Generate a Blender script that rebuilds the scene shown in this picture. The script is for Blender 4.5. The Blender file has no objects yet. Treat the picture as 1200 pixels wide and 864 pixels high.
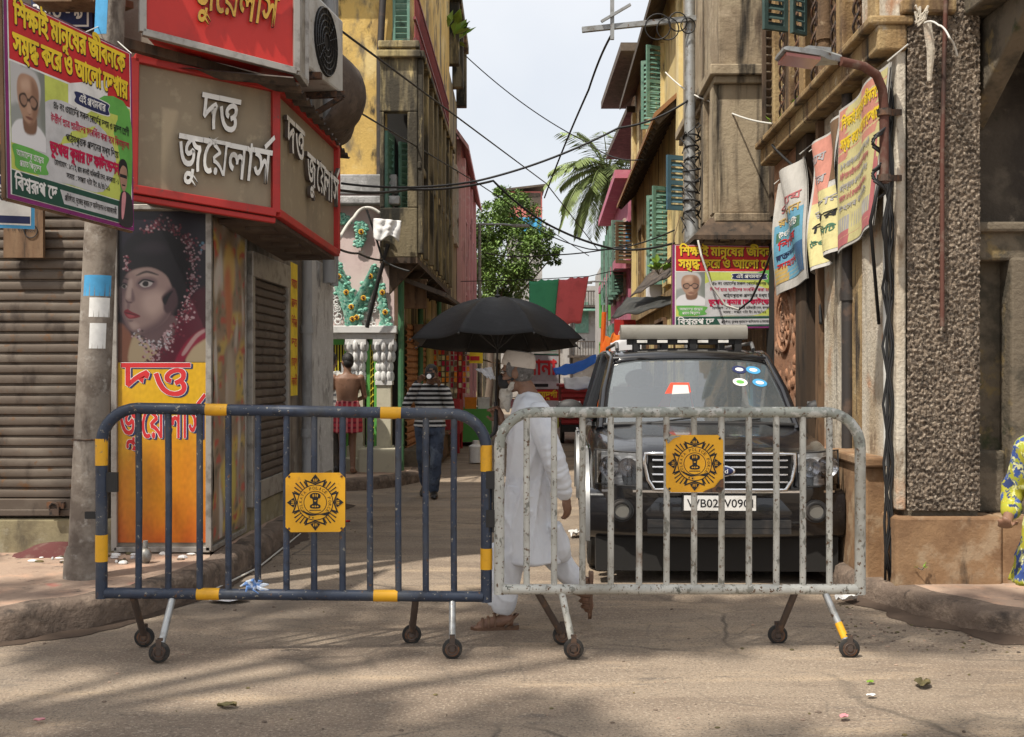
import bpy, bmesh, math, random
from mathutils import Vector, Matrix, noise
R = math.radians
rnd = random.Random(11)
S = bpy.context.scene
COL = S.collection
# ---------------------------------------------------------------- camera, sky, sun, exposure
F, CX, CY, EYE = 1300.0, 600.0, 435.0, 1.6          # focal length in photo pixels, principal column, horizon row, eye height
cam_d = bpy.data.cameras.new('camera'); cam = bpy.data.objects.new('camera', cam_d); COL.objects.link(cam)
cam_d.sensor_width = 36; cam_d.lens = 39.0; cam_d.shift_y = 0.0025; cam_d.clip_end = 900; cam_d.clip_start = 0.1
cam.location = (0, 0, EYE); cam.rotation_euler = (R(90), 0, 0)
S.camera = cam
SUN = Vector((-0.36, -0.36, 0.86)).normalized()
EL = math.asin(SUN.z); AZ = math.atan2(SUN.x, SUN.y)
W = bpy.data.worlds.new('World'); S.world = W; W.use_nodes = True
wn = W.node_tree; bg = wn.nodes['Background']
sk = wn.nodes.new('ShaderNodeTexSky'); sk.sky_type = 'NISHITA'; sk.sun_disc = False
sk.sun_elevation = EL; sk.sun_rotation = AZ; sk.air_density = 1.0; sk.dust_density = 5.0; sk.ozone_density = 1.0; sk.altitude = 0
# a thin bright veil of summer haze and cloud over the blue
vt = wn.nodes.new('ShaderNodeTexCoord'); vn = wn.nodes.new('ShaderNodeTexNoise'); vn.inputs['Scale'].default_value = 2.2; vn.inputs['Detail'].default_value = 5
wn.links.new(vt.outputs['Generated'], vn.inputs['Vector'])
vr = wn.nodes.new('ShaderNodeMapRange'); vr.inputs['From Min'].default_value = .35; vr.inputs['From Max'].default_value = .7; vr.inputs['To Min'].default_value = .62; vr.inputs['To Max'].default_value = .95
wn.links.new(vn.outputs['Fac'], vr.inputs['Value'])
vm = wn.nodes.new('ShaderNodeMix'); vm.data_type = 'RGBA'; vm.inputs['B'].default_value = (5.75, 5.8, 5.85, 1)
wn.links.new(vr.outputs[0], vm.inputs['Factor']); wn.links.new(sk.outputs[0], vm.inputs['A'])
wn.links.new(vm.outputs['Result'], bg.inputs[0]); bg.inputs[1].default_value = 0.125
sd = bpy.data.lights.new('sun', 'SUN'); so = bpy.data.objects.new('sun', sd); COL.objects.link(so)
sd.energy = 3.6; sd.angle = R(1.0); sd.color = (1.0, 0.93, 0.82)
so.rotation_euler = SUN.to_track_quat('Z', 'Y').to_euler(); so.location = SUN * 40
S.view_settings.view_transform = 'Standard'; S.view_settings.look = 'None'
S.view_settings.exposure = 0.58; S.view_settings.gamma = 1; S.view_settings.use_curve_mapping = False
S.render.engine = 'CYCLES'
S.cycles.max_bounces = 7; S.cycles.diffuse_bounces = 4; S.cycles.transparent_max_bounces = 12

def P(px, py, d):                                   # the point seen at photo pixel (px, py), d metres ahead
    return Vector(((px-CX)/F*d, d, EYE-(py-CY)/F*d))
def GP(px, py, z=0.0):
    return P(px, py, (EYE-z)*F/(py-CY))
def XL(d): return -2.34+.03*(d-8.46)
def XR(d): return 2.6+.038*(d-7.5)

# ---------------------------------------------------------------- materials
MATS = {}
# tone factors: how far each surface is scaled from its base colour
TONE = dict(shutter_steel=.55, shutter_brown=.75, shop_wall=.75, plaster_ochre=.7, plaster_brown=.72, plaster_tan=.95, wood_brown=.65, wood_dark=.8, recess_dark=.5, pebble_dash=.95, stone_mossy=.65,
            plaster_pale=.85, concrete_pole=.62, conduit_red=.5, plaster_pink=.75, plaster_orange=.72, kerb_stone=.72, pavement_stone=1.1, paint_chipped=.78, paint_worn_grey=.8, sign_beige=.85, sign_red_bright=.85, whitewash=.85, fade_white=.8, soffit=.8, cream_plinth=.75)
def mat(name, base, layers=(), rough=.8, metal=0., bump=None, spec=.5, rv=0., coat=0., trans=0., alpha=1.):
    m = bpy.data.materials.new(name); m.use_nodes = True
    nt = m.node_tree; N = nt.nodes; L = nt.links
    b = N['Principled BSDF']
    b.inputs['Roughness'].default_value = rough; b.inputs['Metallic'].default_value = metal
    b.inputs['Specular IOR Level'].default_value = spec
    b.inputs['Coat Weight'].default_value = coat
    b.inputs['Transmission Weight'].default_value = trans
    b.inputs['Alpha'].default_value = alpha
    tc = N.new('ShaderNodeTexCoord')
    def nz(scale, stretch, off, det=5.):
        mp = N.new('ShaderNodeMapping'); mp.inputs['Scale'].default_value = stretch; mp.inputs['Location'].default_value = (off, off*.7, off*.3)
        L.new(tc.outputs['Object'], mp.inputs['Vector'])
        n = N.new('ShaderNodeTexNoise'); n.inputs['Scale'].default_value = scale; n.inputs['Detail'].default_value = det; n.inputs['Roughness'].default_value = .62
        L.new(mp.outputs[0], n.inputs['Vector']); return n.outputs['Fac']
    prev = None; rfac = None; k_ = TONE.get(name, 1.); base = tuple(x*k_ for x in base)
    b.inputs['Base Color'].default_value = (*base, 1)
    for i, ly in enumerate(layers):
        c, sc, lo, hi = ly[:4]; c = tuple(x*k_ for x in c); st = ly[4] if len(ly) > 4 else (1, 1, 1)
        f = nz(sc, st, 3.1*i+.7)
        mr = N.new('ShaderNodeMapRange'); mr.interpolation_type = 'SMOOTHSTEP'
        mr.inputs['From Min'].default_value = lo; mr.inputs['From Max'].default_value = hi
        if len(ly) > 5: mr.inputs['To Max'].default_value = ly[5]
        L.new(f, mr.inputs['Value'])
        mx = N.new('ShaderNodeMix'); mx.data_type = 'RGBA'
        L.new(mr.outputs[0], mx.inputs['Factor'])
        if prev is None: mx.inputs['A'].default_value = (*base, 1)
        else: L.new(prev, mx.inputs['A'])
        mx.inputs['B'].default_value = (*c, 1); prev = mx.outputs['Result']; rfac = mr.outputs[0]
    if prev: L.new(prev, b.inputs['Base Color'])
    if rv:
        f = nz(6, (1, 1, 1), 9.); mr = N.new('ShaderNodeMapRange')
        mr.inputs['To Min'].default_value = max(.02, rough-rv); mr.inputs['To Max'].default_value = min(1, rough+rv)
        mr.inputs['From Min'].default_value = .3; mr.inputs['From Max'].default_value = .7
        L.new(f, mr.inputs['Value']); L.new(mr.outputs[0], b.inputs['Roughness'])
    if bump:
        f = nz(bump[0], (1, 1, 1), 5., 6.); bp = N.new('ShaderNodeBump'); bp.inputs['Strength'].default_value = bump[1]
        bp.inputs['Distance'].default_value = bump[2] if len(bump) > 2 else .02
        L.new(f, bp.inputs['Height']); L.new(bp.outputs[0], b.inputs['Normal'])
    MATS[name] = m; return m
def flat(name, c, rough=.7, **k): return mat(name, c, [(tuple(x*.78 for x in c), 9, .35, .75)], rough, **k)

# ---------------------------------------------------------------- things and parts
ROOT = {}
def tag(o, label=None, cat=None, group=None, kind=None):
    if label: o['label'] = label
    if cat: o['category'] = cat
    if group: o['group'] = group
    if kind: o['kind'] = kind
    return o
def thing(name, label, cat, loc=(0, 0, 0), rz=0., group=None, rot=None):
    o = bpy.data.objects.new(name, None); COL.objects.link(o); o.empty_display_size = .1
    o.location = loc; o.rotation_euler = rot if rot else (0, 0, rz)
    ROOT[o] = Matrix.Translation(Vector(loc)) @ o.rotation_euler.to_matrix().to_4x4()
    return tag(o, label, cat, group)
def copy_tree(o, parent=None):
    c = o.copy(); COL.objects.link(c)
    if parent: c.parent = parent
    ROOT[c] = ROOT.get(o)
    for ch in list(o.children): copy_tree(ch, c)
    return c

class MB:
    def __init__(s): s.v = []; s.f = []; s.m = []; s.cur = 0; s.names = []
    def use(s, name):
        if name not in s.names: s.names.append(name)
        s.cur = s.names.index(name); return s
    def add(s, vs, fs):
        o = len(s.v); s.v += [Vector(x) for x in vs]
        for f in fs: s.f.append([i+o for i in f]); s.m.append(s.cur)
        return s
    def box(s, x0, x1, y0, y1, z0, z1):
        return s.add([(x, y, z) for z in (z0, z1) for y in (y0, y1) for x in (x0, x1)],
                     [(0, 2, 3, 1), (4, 5, 7, 6), (0, 1, 5, 4), (2, 6, 7, 3), (0, 4, 6, 2), (1, 3, 7, 5)])
    def hexa(s, a, b, c, d, n):                       # quad a b c d pushed along vector n
        q = [Vector(x) for x in (a, b, c, d)]; n = Vector(n)
        return s.add(q+[x+n for x in q], [(0, 3, 2, 1), (4, 5, 6, 7), (0, 1, 5, 4), (1, 2, 6, 5), (2, 3, 7, 6), (3, 0, 4, 7)])
    def beam(s, a, b, w, h, up=(0, 0, 1)):
        a = Vector(a); b = Vector(b); t = (b-a).normalized(); u = Vector(up)
        if abs(t.dot(u)) > .98: u = Vector((1, 0, 0))
        sd = t.cross(u).normalized(); u = sd.cross(t)
        c = [sd*w/2+u*h/2, -sd*w/2+u*h/2, -sd*w/2-u*h/2, sd*w/2-u*h/2]
        return s.add([a+x for x in c]+[b+x for x in c], [(0, 1, 2, 3), (7, 6, 5, 4), (0, 4, 5, 1), (1, 5, 6, 2), (2, 6, 7, 3), (3, 7, 4, 0)])
    def loft(s, rings, cap=True, closed=True):
        n = len(rings[0]); vs = [p for r in rings for p in r]; fs = []
        for i in range(len(rings)-1):
            for j in range(n if closed else n-1):
                k = (j+1) % n; fs.append((i*n+j, i*n+k, (i+1)*n+k, (i+1)*n+j))
        if cap and closed:
            fs.append(tuple(range(n))[::-1]); fs.append(tuple((len(rings)-1)*n+j for j in range(n)))
        return s.add(vs, fs)
    def tube(s, pts, r, n=8, cap=True, flat=1.):
        pts = [Vector(p) for p in pts]; m = len(pts)
        if not isinstance(r, (list, tuple)): r = [r]*m
        u = None; rings = []
        for i in range(m):
            t = ((pts[i+1]-pts[i]).normalized() if i < m-1 else Vector()) + ((pts[i]-pts[i-1]).normalized() if i else Vector())
            if t.length < 1e-6: t = Vector((0, 0, 1))
            t.normalize()
            if u is None:
                u = t.orthogonal().normalized()
                if abs(t.z) < .9: u = Vector((0, 0, 1))
            u = (u-t*u.dot(t))
            if u.length < 1e-5: u = t.orthogonal()
            u.normalize(); w = t.cross(u)
            rr = r[i]
            if not isinstance(rr, tuple): rr = (rr, rr*flat)
            rings.append([pts[i]+u*rr[0]*math.cos(a)+w*rr[1]*math.sin(a) for a in [2*math.pi*k/n for k in range(n)]])
        return s.loft(rings, cap)
    def ell(s, c, r, nu=14, nv=9, rot=None):
        c = Vector(c); r = r if isinstance(r, (tuple, list, Vector)) else (r, r, r)
        rings = []
        for i in range(nv+1):
            a = math.pi*(i+.02)/(nv+.04)
            rings.append([Vector((r[0]*math.sin(a)*math.cos(2*math.pi*k/nu), r[1]*math.sin(a)*math.sin(2*math.pi*k/nu), -r[2]*math.cos(a))) for k in range(nu)])
        if rot: rings = [[rot @ p for p in q] for q in rings]
        return s.loft([[c+p for p in q] for q in rings])
    def cyl(s, a, b, r, n=16, r2=None): return s.tube([a, b], [r, r if r2 is None else r2], n)
    def ring(s, c, ax, R_, r, n=24, k=8):
        c = Vector(c); ax = Vector(ax).normalized(); u = ax.orthogonal().normalized(); w = ax.cross(u); rings = []
        for i in range(n+1):
            a = 2*math.pi*i/n; d = u*math.cos(a)+w*math.sin(a)
            rings.append([c+d*(R_+r*math.cos(b))+ax*r*math.sin(b) for b in [2*math.pi*j/k for j in range(k)]])
        return s.loft(rings, False)
    def poly(s, pts): return s.add(pts, [tuple(range(len(pts)))])
    def prism(s, pts, n):
        pts = [Vector(p) for p in pts]; n = Vector(n); k = len(pts)
        return s.add(pts+[p+n for p in pts], [tuple(range(k))[::-1], tuple(range(k, 2*k))]+[(i, (i+1) % k, k+(i+1) % k, k+i) for i in range(k)])
    def grid(s, fn, nu, nv):
        vs = [fn(i/nu, j/nv) for j in range(nv+1) for i in range(nu+1)]
        return s.add(vs, [(j*(nu+1)+i, j*(nu+1)+i+1, (j+1)*(nu+1)+i+1, (j+1)*(nu+1)+i) for j in range(nv) for i in range(nu)])
    def mesh(s, name):
        me = bpy.data.meshes.new(name); me.from_pydata([tuple(v) for v in s.v], [], s.f); me.update(); return me
    def xf(s, M): s.v = [M @ v for v in s.v]; return s
    def fuse(s, vox=.012, it=2, amp=0., ns=8., seed=0, fold=0.):   # one continuous skin out of overlapping volumes
        me = s.mesh('tmp'); o = bpy.data.objects.new('tmp', me); COL.objects.link(o)
        bm = bmesh.new(); bm.from_mesh(me); bmesh.ops.recalc_face_normals(bm, faces=bm.faces[:]); bm.to_mesh(me); bm.free()
        r = o.modifiers.new('r', 'REMESH'); r.mode = 'VOXEL'; r.voxel_size = vox
        q = o.modifiers.new('s', 'SMOOTH'); q.iterations = it; q.factor = .5
        e = o.evaluated_get(bpy.context.evaluated_depsgraph_get()); m2 = e.to_mesh()
        t = MB(); t.v = [v.co.copy() for v in m2.vertices]
        if amp:
            off = Vector((seed, seed*2.3, seed*1.7))
            t.v = [v.co+v.normal*amp*(noise.noise(Vector((v.co.x*ns, v.co.y*ns, v.co.z*ns*.45))+off)+.5*noise.noise(Vector((v.co.x*ns*2.3+v.co.z*ns*.8, v.co.y*ns*2, v.co.z*ns*1.3))-off))
                   +v.normal*fold*(max(0, 1-2.6*abs(noise.noise(Vector((v.co.x*ns*1.1+v.co.z*ns*.5, v.co.y*ns*1.1, v.co.z*ns*.42-v.co.x*ns*.5))+off*3)))**2) for v in m2.vertices]
        t.f = [list(p.vertices) for p in m2.polygons]; t.m = [0]*len(t.f)
        e.to_mesh_clear(); bpy.data.objects.remove(o); bpy.data.meshes.remove(me)
        return t
    def build(s, name, mats=None, parent=None, smooth=None, bevel=0., local=False, label=None, recalc=True):
        if parent is not None and not local and ROOT.get(parent) is not None:
            s.xf(ROOT[parent].inverted())
        me = s.mesh(name)
        if recalc:
            bm = bmesh.new(); bm.from_mesh(me); bmesh.ops.recalc_face_normals(bm, faces=bm.faces[:]); bm.to_mesh(me); bm.free()
        if mats is None: mats = s.names
        if isinstance(mats, str): mats = [mats]
        for n in mats: me.materials.append(MATS[n])
        if len(mats) > 1: me.polygons.foreach_set('material_index', s.m)
        o = bpy.data.objects.new(name, me); COL.objects.link(o)
        if parent is not None: o.parent = parent; ROOT[o] = ROOT.get(parent)
        if smooth is not None:
            me.polygons.foreach_set('use_smooth', [True]*len(me.polygons))
            if smooth < 180: me.set_sharp_from_angle(angle=R(smooth))
        if bevel:
            b = o.modifiers.new('bevel', 'BEVEL'); b.width = bevel; b.segments = 2; b.limit_method = 'ANGLE'
        if label: o['label'] = label
        return o
def solo(mb, name, mats, label, cat, group=None, at=None, **k):  # a thing that is one mesh, its origin at its base
    v = mb.v
    if at is None: at = Vector((sum(p.x for p in v)/len(v), sum(p.y for p in v)/len(v), min(p.z for p in v)))
    mb.xf(Matrix.Translation(-Vector(at)))
    o = mb.build(name, mats, **k); o.location = at; ROOT[o] = Matrix.Translation(Vector(at))
    return tag(o, label, cat, group)

# ---------------------------------------------------------------- lettering (Bengali outlines are stored below as polygons)
GL = {
55: [[69,156,0,-18,-26,0,0,-138,-19,0,0,138,-26,0,0,18,22,0,-15,20,12,19,13,15,16,12,10,4,22,3,17,-1,17,-4,23,-12,41,-29,-10,-14,-31,23,-18,11,-17,6,-27,1,-16,-4,-12,-8,-10,-11,-9,-14,14,-17]],
48: [[172,156,0,-18,-26,0,0,-138,-20,0,1,139,-1,33,14,0,6,-16],[90,157,18,-3,11,-7,8,-9,7,-11,-2,-26,-11,21,-7,7,-15,9,-14,0,-10,-4,-5,-10,0,-12,7,-11,7,-3,19,-4,-1,-19,-20,3,-14,8,-9,11,-5,14,2,23,7,12,10,7],[19,157,14,-2,12,-5,9,-10,4,-7,2,-18,-4,-19,-10,-11,-6,-4,-7,-3,-19,-3,-2,19,15,2,9,4,6,6,3,11,0,6,-6,10,-12,5,-14,1,-13,-3,-2,19]],
129: [[232,156,0,-18,-78,0,0,-138,-20,0,1,37,-1,101,-136,0,0,18],[219,68,-3,-15,-10,-11,-12,-5,-22,1,2,18,14,0,5,2,5,5,2,9,-3,8,-9,7,-12,4,-36,2,-26,4,-8,3,-11,9,-6,15,1,20,19,-1,0,-18,3,-6,4,-4,15,-4,45,-2,19,-6,13,-8,6,-8,4,-9],[87,66,20,-4,17,-13,14,-17,0,-18,-2,-6,-21,28,-16,10,-16,2,-8,-7,0,-7,3,-9,-20,-4,-4,14,3,15,10,11,11,4],[46,116,17,-3,13,-7,10,-13,6,-17,-1,-24,-19,0,1,17,-4,16,-10,11,-11,2,-9,-2,-5,-4,-1,-6,2,-10,-19,-4,-4,13,2,14,8,9,10,6],[31,101,0,18,-5,13,-9,11,-7,3,24,4,12,-15,4,-14,0,-13,-1,-8]],
54: [[69,156,0,-18,-26,0,0,-138,-19,0,0,117,-9,15,-10,5,-7,1,0,18,7,-1,13,-6,6,-9,0,32,13,0,5,-16]],
10: [[90,156,-3,11,-6,6,-55,4,-11,4,-8,7,-8,14,-1,13,1,13,18,-1,-1,-5,2,-17,9,-9,16,-3,37,-1,10,-3,8,-5,7,-11,3,-17],[60,125,24,-3,16,-8,10,-12,6,-21,-2,-12,-4,-11,-8,-9,-11,-7,-15,-5,-17,-2,3,3,23,-9,25,-14,25,-17,-11,-14,-29,20,-25,15,-27,11,-31,8,3,18,17,-4,20,-1,20,2,13,5,7,8,4,9,-1,13,-3,7,-6,5,-15,7,-9,1,-18,-4,-5,-3,-2,-6,1,-11,-18,-3,-2,15,2,11,3,5,15,10],[44,116,-8,14,-18,9,6,11,20,-7,7,-4,9,-9,4,-13],[135,156,0,-18,-137,0,0,18]],
44: [[158,156,0,-18,-26,0,0,-138,-20,0,0,34,5,-14,-18,25,-12,13,-13,9,-7,2,-8,1,-11,-2,-8,-6,-2,-5,0,-11,2,-5,8,-7,13,-6,-7,-20,-15,8,-16,14,-6,16,2,20,3,6,10,9,18,7,24,-2,15,-7,13,-11,16,-21,-4,-1,-1,8,-1,84,-114,0,0,18],[75,81,-1,-6,-19,5,-2,17,-6,12,-11,8,-16,5,-10,2,3,18,26,-6,18,-9,8,-9,6,-13]],
39: [[154,156,0,-18,-27,0,0,-138,-19,0,0,61,4,-14,-24,26,-21,12,-13,3,-11,-2,-8,-7,-2,-5,-1,-6,2,-9,7,-7,13,-6,-10,-18,-9,5,-15,12,-8,16,0,8,2,15,8,11,16,9,21,1,16,-4,20,-12,18,-18,-4,-1,-1,8,0,60,-110,0,0,18]],
57: [[-72,-66,-19,5,-9,7,-5,10,1,14,3,7,13,10,9,2,21,1,19,-5,30,-16,31,-23,-11,-14,-31,24,-17,10,-25,8,-18,-1,-7,-8,0,-7,4,-6,11,-3,15,4,7,6,5,11,2,32,19,0,-1,-30,-4,-12,-7,-11,-10,-10,-7,-3]],
61: [[89,156,0,-18,-10,-2,-12,-6,-11,-9,-11,-13,-11,-24,-2,-18,2,-21,7,-14,10,-9,10,-4,13,0,13,5,9,-15,-10,-6,-15,-3,-15,1,-18,7,-7,6,-12,17,-6,22,0,26,3,13,10,22,15,17,19,13,10,4,-16,-8,-56,-1,0,18]],
49: [[161,156,0,-18,-27,0,0,-138,-19,0,-25,25,-19,13,-22,9,-28,6,-9,23,48,26,10,4,15,2,0,-14,-42,-21,-7,-4,22,-6,19,-9,17,-10,22,-19,-1,113,-117,0,0,18],[19,142,42,-15,39,-24,17,-14,0,-23,-7,7,-15,13,-27,17,-28,14,-28,9]],
46: [[152,156,0,-18,-27,0,0,-138,-19,0,-13,19,-17,17,-21,13,-24,9,-12,3,-10,24,50,26,53,20,-6,-11,0,18,-108,0,0,18],[106,118,5,-6,-40,-16,-39,-20,29,-10,20,-12,16,-14,13,-18,-3,0,-1,16],[46,-2,-10,4,-5,11,5,11,10,4,11,-4,4,-11,-4,-11]],
27: [[100,16,-28,5,-9,4,-16,13,-8,8,-14,23,-18,47,19,5,13,-36,14,-25,17,-16,20,-8,22,0,17,7,5,6,3,8,1,10,0,9,-6,14,16,0,-15,-14,-16,-8,-19,-4,-12,2,-14,9,-6,9,-1,19,7,15,7,8,19,12,-100,0,0,18,234,0,0,-18,-98,0,-24,-11,-19,-16,-6,-8,-1,-8,2,-8,4,-4,7,-1,12,2,22,15,21,-8,5,-17,0,-19,-5,-15,-5,-7,-13,-11,-10,-3],[200,51,2,-23,7,-26,-19,-4,-7,29,-2,29,2,23,6,18,-33,5,-8,3,-14,10,-15,21,19,4,10,-13,16,-9,15,-3,23,1,9,-18,-8,-22]],
56: [[69,138,-26,0,0,-138,-19,0,0,138,-26,0,0,18,26,0,-2,10,-7,17,-12,12,-7,5,-17,7,-20,4,-31,1,-23,-3,-13,-5,-2,-3,0,-6,10,-4,41,0,13,-3,9,-4,8,-10,4,-20,-17,0,-2,12,-7,6,-50,2,-14,3,-8,4,-5,6,-2,10,2,9,5,8,9,6,13,5,16,3,21,1,30,-2,27,-6,21,-10,15,-14,10,-19,5,-22,25,0]],
42: [[152,156,0,-18,-27,0,0,-138,-19,0,-13,19,-17,17,-21,13,-24,9,-12,3,-10,24,50,26,53,20,-6,-11,0,18,-108,0,0,18],[106,118,5,-6,-40,-16,-39,-20,29,-10,20,-12,16,-14,13,-18,-3,0,-1,16]],
20: [[204,156,0,-18,-81,0,0,-138,-19,0,-13,19,-16,17,-21,14,-11,5,-24,6,-10,24,49,25,51,19,-5,-10,0,19,-106,0,0,18],[104,117,5,-7,-35,-14,-42,-20,29,-10,28,-19,13,-16,5,-9,-2,0,-1,16],[190,72,-1,-11,-5,-9,-13,-10,-15,-2,-14,1,1,18,9,-1,12,2,3,3,3,7,-1,12,-4,8,-7,7,-10,5,-28,8,0,18,25,-5,20,-10,9,-7,12,-15]],
50: [[173,156,0,-18,-26,0,0,-138,-19,0,0,88,5,-16,-17,19,-7,3,-7,-2,-6,-8,-26,-42,-8,-7,-10,-3,-9,0,-13,5,-12,11,-9,13,15,9,8,-12,6,-6,7,-1,8,2,9,9,24,41,13,9,15,-2,20,-16,-5,-1,-1,4,0,41,-130,0,0,18],[68,68,-5,27,-9,15,-18,9,-26,5,3,19,37,-11,12,-6,7,-7,6,-10,4,-20]],
59: [[-89,-20,63,26,6,-16,-49,-18,-3,2,23,-3,20,-5,31,-15,7,-5,-9,-14,-26,14,-17,7,-37,7]],
350: [[197,156,0,-18,-157,0,0,-75,-4,5,23,21,28,18,32,15,11,-12,0,-53,-19,-8,0,59,5,-7,-36,-19,-18,-14,-27,-24,-15,10,0,84,-22,0,0,18],[176,17,1,-18,5,-19,-18,-4,-5,22,-2,21,1,19,5,19,1,-4,-53,-17,-51,-23,2,2,18,-5,16,-8,16,-11,0,3,-1,46,19,7,0,-76,-19,0,-12,11,-13,8,-14,6,-23,6,-9,19,32,17,46,19,52,16,14,-14,-6,-21]],
18: [[127,157,12,-1,10,-3,8,-5,6,-8,4,-9,0,-18,-2,-7,-8,-13,-12,-10,-25,-13,-8,18,19,9,13,10,3,6,0,13,-5,9,-9,4,-12,0,-16,-5,-13,-8,-9,-13,0,-6,2,-4,11,-4,-5,-19,-16,6,-9,9,-3,13,2,11,11,17,12,9,22,10],[170,56,-1,-13,-6,-11,-8,-9,-11,-7,-15,-4,-27,-1,-22,6,-10,5,-10,6,-18,19,-16,26,-7,15,-12,39,19,5,14,-42,17,-30,9,-11,11,-9,11,-6,12,-3,14,-1,18,2,13,9,4,7,1,9,-3,12,-3,5,-17,10,20,9,13,-9,4,-6,6,-14]],
9: [[224,156,0,-18,-24,0,0,-138,-20,0,-18,26,-23,19,7,17,25,-22,10,-13,-1,111,-182,0,0,18],[94,23,-11,1,-21,7,-20,15,-18,26,-17,38,19,6,12,-30,13,-22,15,-14,18,-7,19,-1,14,4,9,7,6,16,0,15,-3,8,-10,11,-14,5,-9,-2,-6,-5,-2,-8,2,-10,-19,-4,-3,18,2,11,3,4,8,7,11,5,21,0,8,-2,14,-9,11,-13,5,-17,0,-18,-6,-17,-5,-7,-14,-11,-9,-4],[86,116,-7,14,-11,7,-7,2,6,11,20,-7,7,-4,8,-9,4,-13],[292,156,0,-18,-26,0,0,-138,-20,0,0,120,-9,14,-8,3,-7,1,0,18,7,-1,12,-6,7,-9,-2,32,14,0,6,-16]],
47: [[185,156,0,-18,-26,0,0,-138,-19,0,0,84,1,-7,-7,10,-9,6,-9,2,-10,-3,-5,-7,-1,-17,-16,-2,-3,13,-10,13,-13,6,-9,0,-7,-2,-8,-7,-2,-10,3,-12,10,-9,15,-8,-6,-18,-15,6,-13,9,-12,18,-2,22,5,12,9,10,19,7,15,0,8,-2,13,-6,11,-12,-4,0,6,9,4,3,10,4,11,0,9,-3,10,-6,5,-4,-3,-3,0,42,-142,0,0,18]],
37: [[153,156,0,-18,-113,0,0,-75,-4,5,23,21,28,18,21,10,11,5,16,-16,-9,-23,-4,-25,2,-30,6,-26,-18,-4,-9,38,-1,26,6,29,5,11,3,-1,-36,-19,-18,-14,-27,-24,-15,10,0,84,-22,0,0,18]],
21: [[176,156,0,-18,-26,0,0,-138,-19,0,-22,26,-22,16,-25,12,-20,6,-6,23,12,-9,27,-7,22,-11,17,-12,18,-20,-1,148,13,0,6,-16],[112,118,0,-10,-7,-15,-14,-12,-8,-4,-31,-8,-12,2,-4,12,23,3,24,10,8,9,2,6,0,10,-3,9,-11,13,14,13,14,-17,5,-14],[46,108,-18,3,-12,10,-4,16,2,11,4,9,19,-5,-5,-14,4,-10,10,-3,14,4,11,11,8,13,14,3,0,-12,-12,-19,-16,-13]],
70: [[159,156,0,-18,-26,0,0,-138,-19,0,-24,25,-19,12,-22,10,-28,6,-9,23,16,10,35,18,-22,12,-29,10,8,16,0,-4,-22,0,0,18],[114,138,-80,0,-6,2,28,-12,28,-20,1,-14,-43,-21,-11,-7,-3,4,14,-2,34,-13,18,-12,24,-22,-4,-1,0,15],[45,-2,-11,4,-4,11,4,11,11,4,11,-4,4,-11,-4,-11]],
16: [[128,157,12,-1,13,-5,9,-9,4,-8,1,-134,-19,0,-3,9,-5,6,-7,4,-8,2,-57,-3,-18,1,-13,4,-11,8,-5,5,-7,14,-2,20,2,24,20,-2,-3,-13,0,-16,3,-11,6,-7,15,-8,30,0,22,3,21,-1,11,-4,9,-9,-1,95,-1,8,-4,7,-14,3,-17,-4,-14,-10,-10,-13,-4,-14,2,-7,9,-5,14,1,2,-17,-16,-2,-15,3,-11,10,-4,8,0,9,2,14,11,20,12,11,14,9]],
224: [[191,156,0,-18,-26,0,0,-138,-19,0,0,99,5,-16,-19,26,-16,17,-15,10,-17,3,-12,-2,-11,-4,-24,-22,13,5,12,-1,7,-2,6,-5,6,-12,-1,-16,-4,2,16,16,33,31,12,-13,-71,-67,-14,13,20,20,-16,-16,6,9,2,7,0,8,-3,6,-11,4,-16,-5,-19,18,21,23,14,11,16,8,8,2,26,-2,22,-12,14,-14,16,-19,-5,2,0,4,-1,56,13,0,6,-16],[165,-11,-19,0,-6,13,-6,5,-7,3,-17,1,-49,-4,-19,3,-12,5,-10,8,-6,12,-3,18,1,12,2,7,19,-3,-2,-16,2,-12,5,-8,16,-7,21,-1,31,4,15,-1,16,-5,9,-8,0,23,19,0]],
36: [[164,156,0,-18,-26,0,0,-138,-20,0,-22,26,-19,15,-22,11,-26,8,-6,23,13,-9,26,-7,30,-16,15,-13,12,-14,-1,148,14,0,5,-16],[53,156,18,-2,8,-3,12,-9,4,-6,4,-13,-1,-19,-5,-11,-9,-9,-12,-7,-15,-5,-17,-3,-12,2,-5,12,33,6,14,7,7,10,3,10,-3,13,-10,7,-7,2,-15,0,-6,-1,-8,-6,-2,-7,1,-5,8,-7,-12,-16,-8,7,-6,9,-2,8,0,10,8,15,18,9]],
79: [[74,0,-17,1,-15,4,-12,7,-8,8,-5,11,-1,11,1,9,9,16,18,12,13,5,0,-6,-22,11,-12,13,-5,16,3,13,9,11,13,8,19,5,10,1,25,-3,9,-3,14,-8,7,-11,2,-19,-4,-11,-9,-8,-11,-7,-13,-6,-1,5,23,-10,8,-6,6,-7,3,-9,1,-10,-1,-13,-5,-11,-9,-8,-11,-6,-15,-4],[74,18,22,3,7,4,8,11,1,7,-2,10,-7,8,-17,8,-12,4,-12,-3,-17,-9,-8,-12,0,-13,8,-11,8,-4],[74,91,17,6,9,6,7,7,3,8,-5,10,-5,4,-16,5,-11,1,-17,-2,-9,-4,-6,-6,-3,-8,1,-6,8,-10]],
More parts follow.
